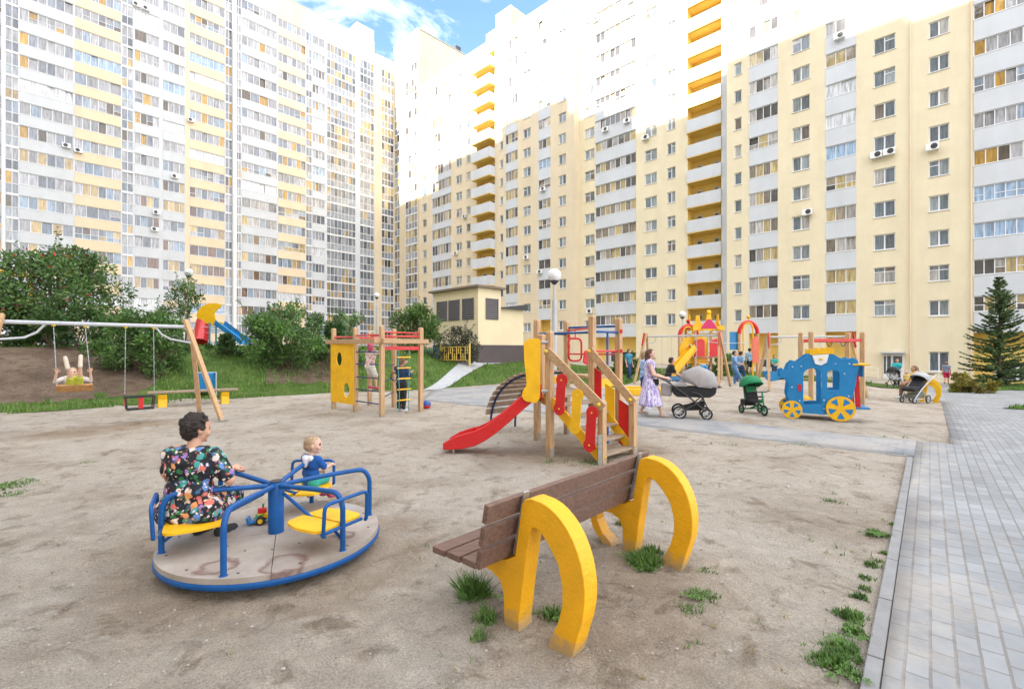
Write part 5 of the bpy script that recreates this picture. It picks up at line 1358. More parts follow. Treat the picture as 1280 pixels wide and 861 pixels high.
FOLD = bpy.data.textures.new('folds', 'CLOUDS'); FOLD.noise_scale = .10; FOLD.noise_depth = 2
LOCK = bpy.data.textures.new('locks', 'CLOUDS'); LOCK.noise_scale = .022; LOCK.noise_depth = 3
def person(label, loc, head, h, J=None, girth=1.0, hs=1.0, hair=None, skin=None, top=None, bottom=None, shoes=None, yaw=0.0, pitch=0.0, vox=None, group=None, extra=None, curl=.5):
    """one skinned body in a given pose. local frame: +y faces 'head' (radians, world), +x the person's right. J overrides joints (units of h)"""
    skin = skin or SKIN
    root = thing('person', label, 'person', loc, group)
    j = dict(pel=(0, 0, .52), chest=(0, 0, .72), neck=(0, .0, .845), hd=(0, .012, .925),
             shR=(.105, 0, .80), elR=(.135, -.01, .625), haR=(.135, .05, .475), hipR=(.05, 0, .505), knR=(.055, .015, .28), anR=(.055, -.012, .045))
    for k in ('sh', 'el', 'ha', 'hip', 'kn', 'an'):
        x, y, z = j[k + 'R']; j[k + 'L'] = (-x, y, z)
    j.update(J or {})
    cs, sn = math.cos(head), math.sin(head)
    fwd = Vector((cs, sn, 0)); rt = Vector((sn, -cs, 0)); L0 = Vector(loc)
    def W(p): return L0 + rt * (p[0] * h) + fwd * (p[1] * h) + Vector((0, 0, p[2] * h))
    w = {k: W(v) for k, v in j.items()}
    vox = vox or max(.006, .0075 * h)
    g = girth
    # head frame
    hy = head + yaw; hf = Vector((math.cos(hy) * math.cos(pitch), math.sin(hy) * math.cos(pitch), math.sin(pitch))); hr = Vector((math.sin(hy), -math.cos(hy), 0)); hu = hr.cross(hf)
    H = w['hd']; u = .066 * h * hs
    def HP(x, y, z): return H + hr * (x * u) + hf * (y * u) + hu * (z * u)
    Mh = Matrix((hr, hf, hu)).transposed()
    def torso(mb, e):
        pw = .060 * h * g + e; cw = .062 * h * (.7 + .3 * g) + e
        mb.cap(w['hipR'].lerp(w['pel'], .15), w['hipL'].lerp(w['pel'], .15), pw, pw, 12)
        mb.cap(w['pel'], w['pel'].lerp(w['chest'], .55), pw * 1.05, cw * .98, 12)
        m1 = w['pel'].lerp(w['chest'], .5); dx = (w['shR'] - w['shL']) * .20 * (.8 + .25 * g)
        mb.cap(m1 + dx, m1 - dx, cw * .9, cw * .9, 12)
        s1 = w['shR'].lerp(w['shL'], .22); s2 = w['shL'].lerp(w['shR'], .22); dn = Vector((0, 0, -.03 * h))
        mb.cap(s1 + dn, s2 + dn, cw, cw, 12)
        mb.cap(w['chest'] - dx * 1.1, w['shL'].lerp(w['chest'], .3) + dx * .2, cw, cw * .9, 12); mb.cap(w['chest'] + dx * 1.1, w['shR'].lerp(w['chest'], .3) - dx * .2, cw, cw * .9, 12)
        mb.cap(w['shR'], w['shL'], .038 * h + e, .038 * h + e, 12)
    def limb(mb, a, b, r0, r1, e=0): mb.cap(w[a], w[b], r0 * h + e, r1 * h + e, 12)
    mb = MB(); torso(mb, 0)
    mb.cap(w['neck'] - Vector((0, 0, .05 * h)), H - hu * u * .4, .036 * h * (.75 + .25 * g), .030 * h, 10)
    mb.ball(H + hu * u * .15, (u * .76, u * .93, u * .92), 12, Mh); mb.ball(HP(0, .22, -.42), (u * .56, u * .62, u * .56), 10, Mh)
    mb.cap(HP(0, .80, .05), HP(0, .96, -.20), u * .09, u * .13, 8); mb.ball(HP(0, .66, -.86), (u * .24, u * .2, u * .16), 6, Mh); mb.ball(HP(0, .80, -.52), (u * .28, u * .14, u * .13), 6, Mh)
    for sg in (-1, 1): mb.ball(HP(sg * .80, -.02, -.05), (u * .10, u * .20, u * .30), 6, Mh); mb.ball(HP(sg * .40, .62, -.28), (u * .26, u * .2, u * .24), 6, Mh)
    for s in 'RL':
        limb(mb, 'sh' + s, 'el' + s, .031 * (.6 + .4 * g), .024 * (.6 + .4 * g)); limb(mb, 'el' + s, 'ha' + s, .025 * (.7 + .3 * g), .0155)
        limb(mb, 'hip' + s, 'kn' + s, .050 * g, .034 * (.6 + .4 * g)); limb(mb, 'kn' + s, 'an' + s, .034 * (.7 + .3 * g), .021)
        kn, an = w['kn' + s], w['an' + s]; cal = kn.lerp(an, .3); mb.cap(cal - fwd * .008 * h, kn.lerp(an, .5) - fwd * .006 * h, .033 * h * (.7 + .3 * g), .028 * h * (.7 + .3 * g), 10)
        toe = j.get('toe' + s); tp = W(toe) if toe else an + fwd * .095 * h - Vector((0, 0, .030 * h)); w['toe' + s] = tp
        mb.cap(an - Vector((0, 0, .012 * h)), tp, .023 * h, .017 * h, 10)
    me = fuse(mb, vox)
    # hands: palm, four unequal curled fingers and a thumb, in the same mesh
    hb = MB()
    for s, sg in (('R', 1), ('L', -1)):
        a = w['ha' + s]; d = (a - w['el' + s]).normalized(); hd = j.get('hdir' + s)
        if hd: d = (rt * hd[0] + fwd * hd[1] + Vector((0, 0, hd[2]))).normalized()
        side = d.cross(fwd if abs(d.dot(fwd)) < .9 else Vector((0, 0, 1))).normalized() * sg; pn = d.cross(side).normalized()
        if pn.z > 0: pn = -pn
        kk = .105 * h
        hb.cap(a - d * kk * .1, a + d * kk * .32, kk * .15, kk * .19, 8)
        for q in (-.5, .5): hb.cap(a + d * kk * .12 + side * q * kk * .2, a + d * kk * .42 + side * q * kk * .22, kk * .10, kk * .11, 8)
        for i, ln in enumerate((.40, .46, .43, .34)):
            b0 = a + d * kk * .45 + side * kk * (.20 - .135 * i); c1 = (d * (1 - curl * .4) + pn * curl * .7).normalized(); c2 = (d * (1 - curl) + pn * curl * 1.5).normalized()
            m_ = b0 + c1 * kk * ln * .5; hb.tube([b0 - d * kk * .08, b0, m_, m_ + c2 * kk * ln * .45], [kk * .075, kk * .07, kk * .062, kk * .045], 6)
        t0 = a + d * kk * .12 + side * kk * .2; t1 = t0 + (side * .8 + d * .6 + pn * .3).normalized() * kk * .24; hb.tube([t0 - side * kk * .05, t0, t1, t1 + (d * .9 + pn * .4 * curl).normalized() * kk * .2], [kk * .085, kk * .08, kk * .07, kk * .05], 6)
    bm = bmesh.new(); bm.from_mesh(me); hm = hb.mesh('hands'); bm.from_mesh(hm); bm.to_mesh(me); bm.free(); bpy.data.meshes.remove(hm)
    me.materials.append(skin); me.materials.append(EYE); me.materials.append(LIP)
    e1_, e2_ = HP(.33, .80, .10), HP(-.33, .80, .10); lp = HP(0, .93, -.50)
    for p in me.polygons:
        p.use_smooth = True
        c = p.center
        if (c - H).length < u * 1.6:
            if min((c - e1_).length, (c - e2_).length) < u * .17: p.material_index = 1
            else:
                dl = c - lp
                if abs(dl.dot(hu)) < u * .06 and abs(dl.dot(hr)) < u * .24 and abs(dl.dot(hf)) < u * .3: p.material_index = 2
    me.name = 'body'; link('body', me, root)
    def wear(name, mbx, m, it=4):
        me2 = fuse(mbx, vox, it); me2.name = name; me2.materials.append(m); o = link(name, me2, root)
        if name != 'shoe': d = o.modifiers.new('folds', 'DISPLACE'); d.texture = FOLD; d.strength = .022 * h; d.mid_level = .45; d.texture_coords = 'LOCAL'
        return o
    e = .011 * h
    if top:
        m, sleeve = top[0], top[1]
        mb = MB(); torso(mb, e)
        if sleeve > 0:
            for s in 'RL':
                k = min(1, sleeve); mb.cap(w['sh' + s], w['sh' + s].lerp(w['el' + s], k), (.034 * h) * (.65 + .35 * g) + e * .8, (.030 * h) * (.65 + .35 * g) + e * .8, 12)
                if sleeve > 1: mb.cap(w['el' + s], w['el' + s].lerp(w['ha' + s], sleeve - 1), (.028 * h) + e * .8, (.021 * h) + e * .8, 12)
        if len(top) > 2 and top[2] == 'lap':
            for s in 'RL': mb.cap(w['hip' + s], w['kn' + s], .056 * h * g + e, .050 * h * g + e, 12)
            mb.cap(w['knR'], w['knL'], .042 * h * g + e, .042 * h * g + e); mb.cap(w['pel'] - Vector((0, 0, .01)), (w['knR'] + w['knL']) / 2, .06 * h * g + e, .045 * h * g + e)
            mb.cap(w['hipR'] + rt * .03 * h, w['hipL'] - rt * .03 * h, .062 * h * g + e, .062 * h * g + e)
        wear(top[3] if len(top) > 3 else 'top', mb, m)
    if bottom:
        kind, m = bottom[0], bottom[1]; mb = MB()
        if kind in ('shorts', 'trousers'):
            pw = .062 * h * g + e * .9; mb.cap(w['hipR'].lerp(w['pel'], .1), w['hipL'].lerp(w['pel'], .1), pw, pw, 12); mb.cap(w['pel'], w['pel'] + (w['chest'] - w['pel']).normalized() * .03 * h, pw, pw * .96, 12)
            for s in 'RL':
                k = .8 if kind == 'shorts' else 1; mb.cap(w['hip' + s], w['hip' + s].lerp(w['kn' + s], k), .053 * h * g + e, (.044 if k < 1 else .038) * h * (.5 + .5 * g) + e, 12)
                if kind == 'trousers': mb.cap(w['kn' + s], w['kn' + s].lerp(w['an' + s], .93), .038 * h + e, .026 * h + e, 12)
            wear(kind, mb, m)
        else:   # skirt / dress skirt: pleated loft from waist to hem
            z1, z0, r1, r0 = bottom[2]; n = 72; nr = 12; vs = []; fs = []; rr = random.Random(5)
            ph = [rr.uniform(0, 6.3) for _ in range(4)]
            for i in range(nr + 1):
                t = i / nr; z = z1 + (z0 - z1) * t; r = r1 + (r0 - r1) * t ** .8; amp = .11 * t
                cc = Vector(j['pel']) * 1.0; cy = cc.y + bottom[3] * t if len(bottom) > 3 else cc.y
                for q in range(n):
                    a = 2 * PI * q / n; k = 1 + amp * (.55 * math.sin(9 * a + ph[0]) + .45 * math.sin(14 * a + ph[1] + t))
                    vs.append(W((cc.x + r * k * math.cos(a) * 1.08, cy + r * k * math.sin(a) * .95, z + .006 * math.sin(5 * a + ph[2]) * t)))
            for i in range(nr):
                for q in range(n): a_ = i * n + q; b_ = i * n + (q + 1) % n; fs.append((a_, a_ + n, b_ + n, b_))
            mb.add(vs, fs); o = mb.build(kind, m, root, smooth=180); sol = o.modifiers.new('solidify', 'SOLIDIFY'); sol.thickness = .004
    if shoes:
        for s in 'RL':
            mb = MB(); an = w['an' + s]; tp = w['toe' + s]; dd = (tp - an).normalized()
            mb.cap(an - Vector((0, 0, .018 * h)) - dd * .012 * h, tp, .027 * h * (1 + (hs - 1) * .9), .024 * h * (1 + (hs - 1) * .9), 10); wear('shoe', mb, shoes, 2)
    if hair:
        style, m = hair[0], hair[1]; mb = MB()
        mb.ball(HP(0, -.12, .26), (u * .84, u * .96, u * .88), 14, Mh); mb.ball(HP(0, -.34, -.06), (u * .80, u * .74, u * .72), 12, Mh)
        if style == 'short':
            mb.ball(HP(0, -.46, -.30), (u * .66, u * .54, u * .50), 10, Mh)
            rr = random.Random(hash(label) % 1000)
            for i in range(150):
                a = rr.uniform(-2.6, 2.6); el = rr.uniform(-.1, 1.4); p = (math.sin(a) * math.cos(el) * .80, -math.cos(a) * math.cos(el) * .90 - .08, .16 + math.sin(el) * .90)
                if p[1] > .5 and p[2] < .75: continue
                f_ = rr.uniform(.96, 1.16); mb.ball(HP(p[0] * f_, p[1] * f_, p[2] * f_), u * rr.uniform(.07, .19), 5)
        elif style == 'crop': pass
        elif style == 'long':
            mb.cap(HP(0, -.55, .2), HP(0, -.75, -1.2), u * .62, u * .52); mb.cap(HP(0, -.72, -1.2), HP(0, -1.0, -3.6), u * .55, u * .22)
            for sg in (-1, 1): mb.cap(HP(sg * .55, -.1, .2), HP(sg * .45, -.5, -1.3), u * .34, u * .3)
        elif style == 'bob':
            for sg in (-1, 1): mb.cap(HP(sg * .52, -.12, .2), HP(sg * .56, -.25, -.7), u * .36, u * .28)
            mb.cap(HP(0, -.6, .1), HP(0, -.6, -.8), u * .5, u * .45)
        elif style == 'ponytail': mb.cap(HP(0, -.95, .35), HP(0, -1.3, -1.0), u * .3, u * .12)
        elif style == 'cap':
            mb.prism(circ(0, .8, .62, 12), frame(HP(0, .1, .42), hr * u, hf * u, hu * u), u * .1)
        me2 = fuse(mb, vox * .8, 2); me2.name = 'hair' if style != 'cap' else 'cap'; me2.materials.append(m)
        # keep the face clear
        bm = bmesh.new(); bm.from_mesh(me2)
        kill = []
        for v in bm.verts:
            d = v.co - H; x, y, z = d.dot(hr) / u, d.dot(hf) / u, d.dot(hu) / u
            if y > .28 and z < .62 and style != 'cap' and abs(x) < .95: kill.append(v)
        bmesh.ops.delete(bm, geom=kill, context='VERTS'); bm.to_mesh(me2); bm.free()
        o = link(me2.name, me2, root)
        if style != 'cap': d = o.modifiers.new('locks', 'DISPLACE'); d.texture = LOCK; d.strength = .020 * h * hs * (.3 if style == 'crop' else 1); d.mid_level = .5; d.texture_coords = 'LOCAL'
    return root, w, W

BLACKH = hairmat('dark_brown', (.022, .013, .010)); BROWNH = hairmat('brown', (.12, .055, .03)); BLONDH = hairmat('blond', (.40, .27, .155)); LIGHTH = hairmat('light_brown', (.24, .14, .08))
# sitting helpers: joints relative to a ground point below the pelvis
def sit(seat, h, lean=0.0, knee=.24, foot=None, spread=.06, arms=None, tw=0.0):
    """seat height in metres above loc"""
    s = seat / h; p = s + .055; foot = 0.02 if foot is None else foot
    J = dict(pel=(0, 0, p), chest=(0, lean * .6, p + .20), neck=(0, lean, p + .325), hd=(0, lean + .012, p + .405),
             shR=(.105, lean * .95, p + .28), shL=(-.105, lean * .95, p + .28), hipR=(.05, .01, p - .005), hipL=(-.05, .01, p - .005),
             knR=(spread, knee, p + .0), knL=(-spread, knee, p + .0), anR=(spread, knee + .02, max(foot + .045, p - .24)), anL=(-spread, knee + .02, max(foot + .045, p - .24)))
    J.update(elR=(.135, lean + .06, p + .13), elL=(-.135, lean + .06, p + .13), haR=(.09, lean + .18, p + .08), haL=(-.09, lean + .18, p + .08))
    if arms: J.update(arms)
    return J

# woman on the roundabout
sa = pol(.62, 212, 0); wl = Vector((-2.585, 3.83, 0)); WH = 1.62
J = sit(.325, WH, .035, .20, .085, .065)
p_ = J['pel'][2]
hw = pol(.62, 152, .585) - wl; ha_ = R(84); hl_ = (hw.dot(Vector((math.sin(ha_), -math.cos(ha_), 0))) / WH, hw.dot(Vector((math.cos(ha_), math.sin(ha_), 0))) / WH - .035, hw.z / WH + .01)
J.update(hd=(.008, .045, p_ + .392), neck=(0, .03, p_ + .315), elR=(.165, .075, p_ + .135), haR=hl_, hdirR=(.2, 1, .0), elL=(-.15, .06, p_ + .14), haL=(-.13, .2, p_ + .1),
         shR=(.104, .03, p_ + .262), shL=(-.104, .03, p_ + .262), anR=(.06, .15, .115), anL=(-.06, .15, .115))
person('woman in a black floral dress sitting on the roundabout, short dark hair, seen from behind', wl, R(84), WH, J, girth=1.22, hair=('short', BLACKH), top=(FLORAL, .72, 'lap', 'dress'), shoes=cloth('dark_shoe', (.03, .03, .035)), yaw=R(-30), pitch=-.08, vox=.0085, curl=.7)
# toddler on the far seat
tl = pol(.70, 92, 0) + Vector((.045, .0, 0)); TH = .82
J = sit(.345, TH, .02, .20, .0, .07); p_ = J['pel'][2]
J.update(hd=(0, .04, p_ + .43), anR=(.07, .25, p_ - .20), anL=(-.07, .25, p_ - .2), neck=(0, .02, p_ + .31), shR=(.115, .02, p_ + .265), shL=(-.115, .02, p_ + .265), elR=(.15, .09, p_ + .16), haR=(.12, .20, p_ + .17))
rt_, w_, W_ = person('toddler in a blue top with a white hood on the back seat of the roundabout', tl, R(62), TH, J, girth=1.12, hs=1.55, hair=('crop', BLONDH), skin=SKINP, top=(cloth('royal_blue', (.006, .075, .30)), .8), bottom=('shorts', cloth('teal', (.03, .32, .27))), shoes=mat('pink_shoe', (.45, .05, .13), .5), yaw=R(-46), vox=.0065)
mb = MB(); bk = -Vector((math.cos(R(62)), math.sin(R(62)), 0)); sd3 = Vector((-bk.y, bk.x, 0)); c = w_['neck'] + bk * .045; mb.cap(c - sd3 * .045 + Vector((0, 0, -.02)), c + sd3 * .045 + Vector((0, 0, -.02)), .030, .030); mb.cap(c + bk * .015 + Vector((0, 0, -.03)), c + bk * .03 + Vector((0, 0, -.085)), .040, .022)
me = fuse(mb, .007); me.name = 'hood'; me.materials.append(cloth('white', (.62, .63, .68))); link('hood', me, rt_)

# child on the swing: leaning back, soles towards the viewer
cl = Vector((sc_.x, sc_.y, 0)); CH = 1.15
cdir = math.atan2(fwd.y, fwd.x); hsc = sc_.z
def q_(x, y, z): return (x / CH, y / CH, (hsc + z) / CH)
J = dict(pel=q_(0, -.05, .09), chest=q_(0, -.26, .14), neck=q_(0, -.38, .20), hd=q_(0, -.43, .29), shR=q_(.12, -.34, .17), shL=q_(-.12, -.34, .17), elR=q_(.27, -.24, .12), elL=q_(-.27, -.24, .12), haR=q_(.25, -.16, .30), haL=q_(-.25, -.16, .30),
         hipR=q_(.055, -.02, .08), hipL=q_(-.055, -.02, .08), knR=q_(.08, .22, .24), knL=q_(-.06, .22, .25), anR=q_(.13, .36, .44), anL=q_(-.05, .36, .47), toeR=q_(.16, .33, .60), toeL=q_(-.06, .33, .63), hdirR=(0, .2, 1), hdirL=(0, .2, 1))
person('child swinging on the left swing, leaning back with both shoe soles raised', cl, cdir, CH, J, hs=1.25, hair=('crop', BLONDH), skin=SKINP, top=(cloth('pale_top', (.60, .52, .50)), .9), bottom=('shorts', cloth('lime', (.50, .52, .06))), shoes=mat('cream_sole', (.58, .50, .40), .7), vox=.009)
# climbing girl and boy
gl = gp(462, 508); GH = 1.28
J = dict(pel=(0, 0, .98), chest=(0, .03, 1.16), neck=(0, .03, 1.28), hd=(0, .035, 1.37), shR=(.10, .03, 1.24), shL=(-.10, .03, 1.24), elR=(.16, .14, 1.26), haR=(.13, .22, 1.36), elL=(-.16, .14, 1.22), haL=(-.14, .22, 1.30), hipR=(.05, 0, .97), hipL=(-.05, 0, .97),
         knR=(.12, .06, .76), anR=(.20, -.02, .56), knL=(-.06, .10, .78), anL=(-.06, .06, .56), toeR=(.25, .05, .52))
person('girl in a pink cap and white shorts climbing up inside the timber frame', Vector((-3.72, 12.55, 0)), R(60), GH, J, hs=1.15, hair=('bob', mat('cap_pink', (.55, .12, .20), .8)), top=(streak('floral_white', (.62, .25, .25), (.70, .66, .62), (9, 9, 9)), .5), bottom=('shorts', cloth('offwhite', (.66, .62, .58))), shoes=mat('pink_shoe', (.45, .05, .13), .5), vox=.010)
bl = gp(500, 510)
J = dict(elR=(.15, .06, .66), haR=(.10, .16, .72), elL=(-.12, .10, .76), haL=(-.09, .18, .88), pel=(0, 0, .52), hd=(0, .02, .93))
person('boy in a navy top and black trousers standing by the rope ladder', Vector((-3.02, 13.1, 0)), R(60), 1.46, J, hs=1.12, hair=('short', LIGHTH), top=(cloth('navy', (.02, .05, .12)), 1.6), bottom=('trousers', BLACKF), shoes=cloth('white', (.62, .63, .68)), vox=.011)

# woman with the pram and the companion behind
PR = gp(866, 524)
wl2 = gp(812, 521); pd = R(-16)
J = dict(elR=(.145, .05, .63), haR=(.07, .23, .575), elL=(-.145, .07, .63), haL=(-.05, .23, .575), knR=(.05, .09, .28), anR=(.05, .17, .055), knL=(-.05, -.01, .28), anL=(-.05, -.13, .075), hdirR=(0, 1, -.1), hdirL=(0, 1, -.1))
rt_, w_, W_ = person('woman in a long lilac patterned dress pushing the grey pram', wl2, pd, 1.70, J, girth=1.08, hair=('long', BROWNH), skin=SKINP, top=(LILAC, .0, '', 'bodice'), bottom=('dress_skirt', LILAC, (.60, .17, .080, .175), .02), shoes=mat('beige_sandal', (.50, .38, .32), .6), vox=.0105)
mb = MB(); c = w_['pel'] + Vector((.10, -.16, .0)); mb.box(c, (.16, .07, .15), Matrix.Rotation(pd, 3, 'Z')); o_ = None
hbg = thing('handbag', 'small black shoulder bag hanging at the hip of the lilac dress', 'bag', c - Vector((0, 0, .08)))
mb.build('pouch', BLACKF, hbg, bevel=.02)
mb = MB(); mb.tube(bend([c + Vector((-.05, 0, .07)), w_['chest'] + Vector((-.06, -.16, .02)), w_['shL'] + Vector((.01, -.05, .045)), w_['chest'] + Vector((.17, .02, -.02)), c + Vector((.06, .02, .07))], .06), .008, 6); mb.build('strap', BLACKF, hbg)
J = dict(elR=(.13, .05, .63), haR=(.10, .16, .55))
person('blonde woman in a pale blue top walking behind the lilac dress', gp(803, 511) + Vector((.05, 0, 0)), R(-10), 1.66, J, hair=('bob', BLONDH), skin=SKINP, top=(cloth('sky_blue', (.34, .48, .68)), .5), bottom=('trousers', cloth('navy', (.02, .05, .12))), shoes=cloth('white', (.62, .63, .68)), vox=.013)

def far(label, px, py, h, head, **k):
    k.setdefault('vox', .016); return person(label, gp(px, py), R(head), h, **k)
WALK = dict(knR=(.05, .08, .28), anR=(.05, .10, .05), knL=(-.05, .0, .28), anL=(-.05, -.12, .075))
far('person in teal and blue clothes standing behind the timber tower', 786, 474, 1.68, -60, top=(cloth('teal2', (.04, .22, .34)), .6), bottom=('trousers', cloth('navy', (.02, .05, .12))), hair=('short', BLACKH), shoes=DARKM, J=WALK)
sm = gp(834, 489)
person('man in a black shirt and blue jeans sitting on the sandbox edge', sm, R(-5), 1.74, sit(.42, 1.74, .09, .25), top=(BLACKF, .8), bottom=('trousers', cloth('jeans', (.08, .19, .36))), hair=('short', BLACKH), shoes=DARKM, vox=.014)
J = dict(pel=(0, 0, .50), chest=(0, .19, .56), neck=(0, .29, .56), hd=(0, .37, .53), shR=(.10, .26, .57), shL=(-.10, .26, .57), elR=(.12, .30, .42), elL=(-.12, .30, .42), haR=(.09, .34, .30), haL=(-.09, .34, .30))
far('child in a light blue shirt bending down between the swing and the pram', 872, 479, 1.45, -20, J=J, top=(cloth('azure', (.06, .30, .52)), .6), bottom=('shorts', cloth('azure2', (.05, .25, .45))), hair=('short', BLACKH), shoes=DARKM)
far('boy in a denim shirt with his foot raised by the swing frame', 918, 481, 1.60, -40, J=dict(knR=(.05, .14, .30), anR=(.05, .20, .14), elR=(.12, .10, .64), haR=(.08, .2, .62)), top=(cloth('denim', (.16, .28, .50)), .9), bottom=('trousers', cloth('jeans', (.08, .19, .36))), hair=('short', BLACKH), shoes=cloth('white', (.62, .63, .68)))
far('boy in navy trousers walking just right of the denim shirt boy', 926, 478, 1.58, 10, J=WALK, top=(cloth('skyshirt', (.20, .36, .58)), .6), bottom=('trousers', cloth('navy', (.02, .05, .12))), hair=('short', BLACKH), shoes=DARKM)
far('man in a light blue t-shirt and black shorts with his back turned', 937, 468, 1.76, 70, J=WALK, top=(cloth('pale_blue', (.26, .42, .58)), .7), bottom=('shorts', BLACKF), hair=('short', BLACKH), shoes=DARKM)
far('boy in a teal t-shirt and navy shorts left of the blue carriage', 968, 472, 1.38, -100, J=dict(elR=(.13, .08, .66), haR=(.05, .15, .60), elL=(-.13, .08, .66), haL=(-.04, .15, .60)), hs=1.1, top=(cloth('teal', (.03, .32, .27)), .7), bottom=('shorts', cloth('navy', (.02, .05, .12))), hair=('short', BLACKH), shoes=DARKM)
sy = gp(1152, 500)
yb = person('woman in a yellow shirt sitting on the distant yellow loop bench', pb + Vector((.675, .738, 0)) * .55 + Vector((-.738, .675, 0)) * .62, R(150), 1.68, sit(.45, 1.68, .03, .25), top=(cloth('yellow', (.72, .48, .01)), .8), bottom=('trousers', cloth('brown', (.16, .09, .05))), hair=('ponytail', LIGHTH), shoes=cloth('white', (.62, .63, .68)), vox=.014)
far('small child with a yellow shirt standing by the yellow bench', 1133, 486, .95, -120, hs=1.35, top=(cloth('sand_yellow', (.62, .44, .14)), .7), bottom=('shorts', cloth('brown', (.16, .09, .05))), hair=('crop', BLONDH), shoes=DARKM)
far('woman in a turquoise top standing behind a stroller at the entrance', 1121, 482, 1.66, -110, J=dict(elR=(.13, .08, .66), haR=(.07, .2, .60), elL=(-.13, .08, .66), haL=(-.07, .2, .6)), top=(cloth('turquoise', (.02, .33, .36)), .6), bottom=('trousers', BLACKF), hair=('bob', BROWNH), shoes=DARKM)
far('woman in red shorts and a grey top walking by the ground-floor window', 1183, 480, 1.66, 40, J=WALK, top=(cloth('grey_blue', (.20, .24, .32)), .3), bottom=('shorts', mat('crimson', (.50, .01, .06), .8)), hair=('short', LIGHTH), shoes=DARKM)
# ------------------------------------------------------------------ vegetation
BARK = mat('bark', (.12, .085, .06), .9, .3, 20, bump=.6, bscale=40)
def leafmat(name, lo, hi, berry=None):
    m = bpy.data.materials.new(name); m.use_nodes = True; nt = m.node_tree; N = nt.nodes; L = nt.links; b = N['Principled BSDF']; b.inputs['Roughness'].default_value = .55
    g = N.new('ShaderNodeNewGeometry'); r = N.new('ShaderNodeValToRGB'); e = r.color_ramp.elements
    e[0].color = (*lo, 1); e[1].color = (*hi, 1); e[1].position = .9
    if berry: e[1].position = .8; x = e.new(.975); x.color = (*hi, 1); y = e.new(.985); y.color = (*berry, 1)
    L.new(g.outputs['Random Per Island'], r.inputs['Fac'])
    tc = N.new('ShaderNodeTexCoord'); nz = N.new('ShaderNodeTexNoise'); nz.inputs['Scale'].default_value = 1.1; nz.inputs['Detail'].default_value = 3; L.new(tc.outputs['Object'], nz.inputs['Vector'])
    mr = N.new('ShaderNodeMapRange'); mr.inputs['From Min'].default_value = .35; mr.inputs['From Max'].default_value = .65; mr.inputs['To Min'].default_value = .6; mr.inputs['To Max'].default_value = 1.35; L.new(nz.outputs['Fac'], mr.inputs['Value'])
    vm = N.new('ShaderNodeVectorMath'); vm.operation = 'SCALE'; L.new(r.outputs['Color'], vm.inputs[0]); L.new(mr.outputs['Result'], vm.inputs['Scale']); L.new(vm.outputs['Vector'], b.inputs['Base Color'])
    b.inputs['Subsurface Weight'].default_value = 0
    tr = N.new('ShaderNodeBsdfTranslucent'); L.new(vm.outputs['Vector'], tr.inputs['Color']); mx = N.new('ShaderNodeMixShader'); mx.inputs['Fac'].default_value = .3
    L.new(b.outputs['BSDF'], mx.inputs[1]); L.new(tr.outputs['BSDF'], mx.inputs[2]); L.new(mx.outputs['Shader'], N['Material Output'].inputs['Surface'])
    return m
LF_ROWAN = leafmat('rowan_leaf', (.035, .085, .022), (.13, .235, .06), (.42, .05, .02)); LF_DARK = leafmat('dark_leaf', (.024, .07, .016), (.095, .19, .045))
LF_LIGHT = leafmat('light_leaf', (.06, .13, .025), (.15, .26, .06)); LF_PURP = leafmat('purple_leaf', (.03, .04, .028), (.12, .12, .07)); LF_YEL = leafmat('yellowing_leaf', (.12, .16, .03), (.38, .28, .05))
LF_FIR = leafmat('fir_needle', (.06, .115, .05), (.22, .31, .13))
LF_MID = leafmat('mid_leaf', (.04, .10, .02), (.14, .27, .06))
lr = random.Random(11)
def leaf(mb, p, d, L_, W_):
    d = d.normalized(); a = Vector((lr.gauss(0, 1), lr.gauss(0, 1), lr.gauss(0, 1))); s = d.cross(a)
    if s.length < 1e-4: s = d.orthogonal()
    s.normalize(); m = p + d * L_ * .5
    mb.add([p, m + s * W_ * .5, p + d * L_, m - s * W_ * .5], [(0, 1, 2, 3)])
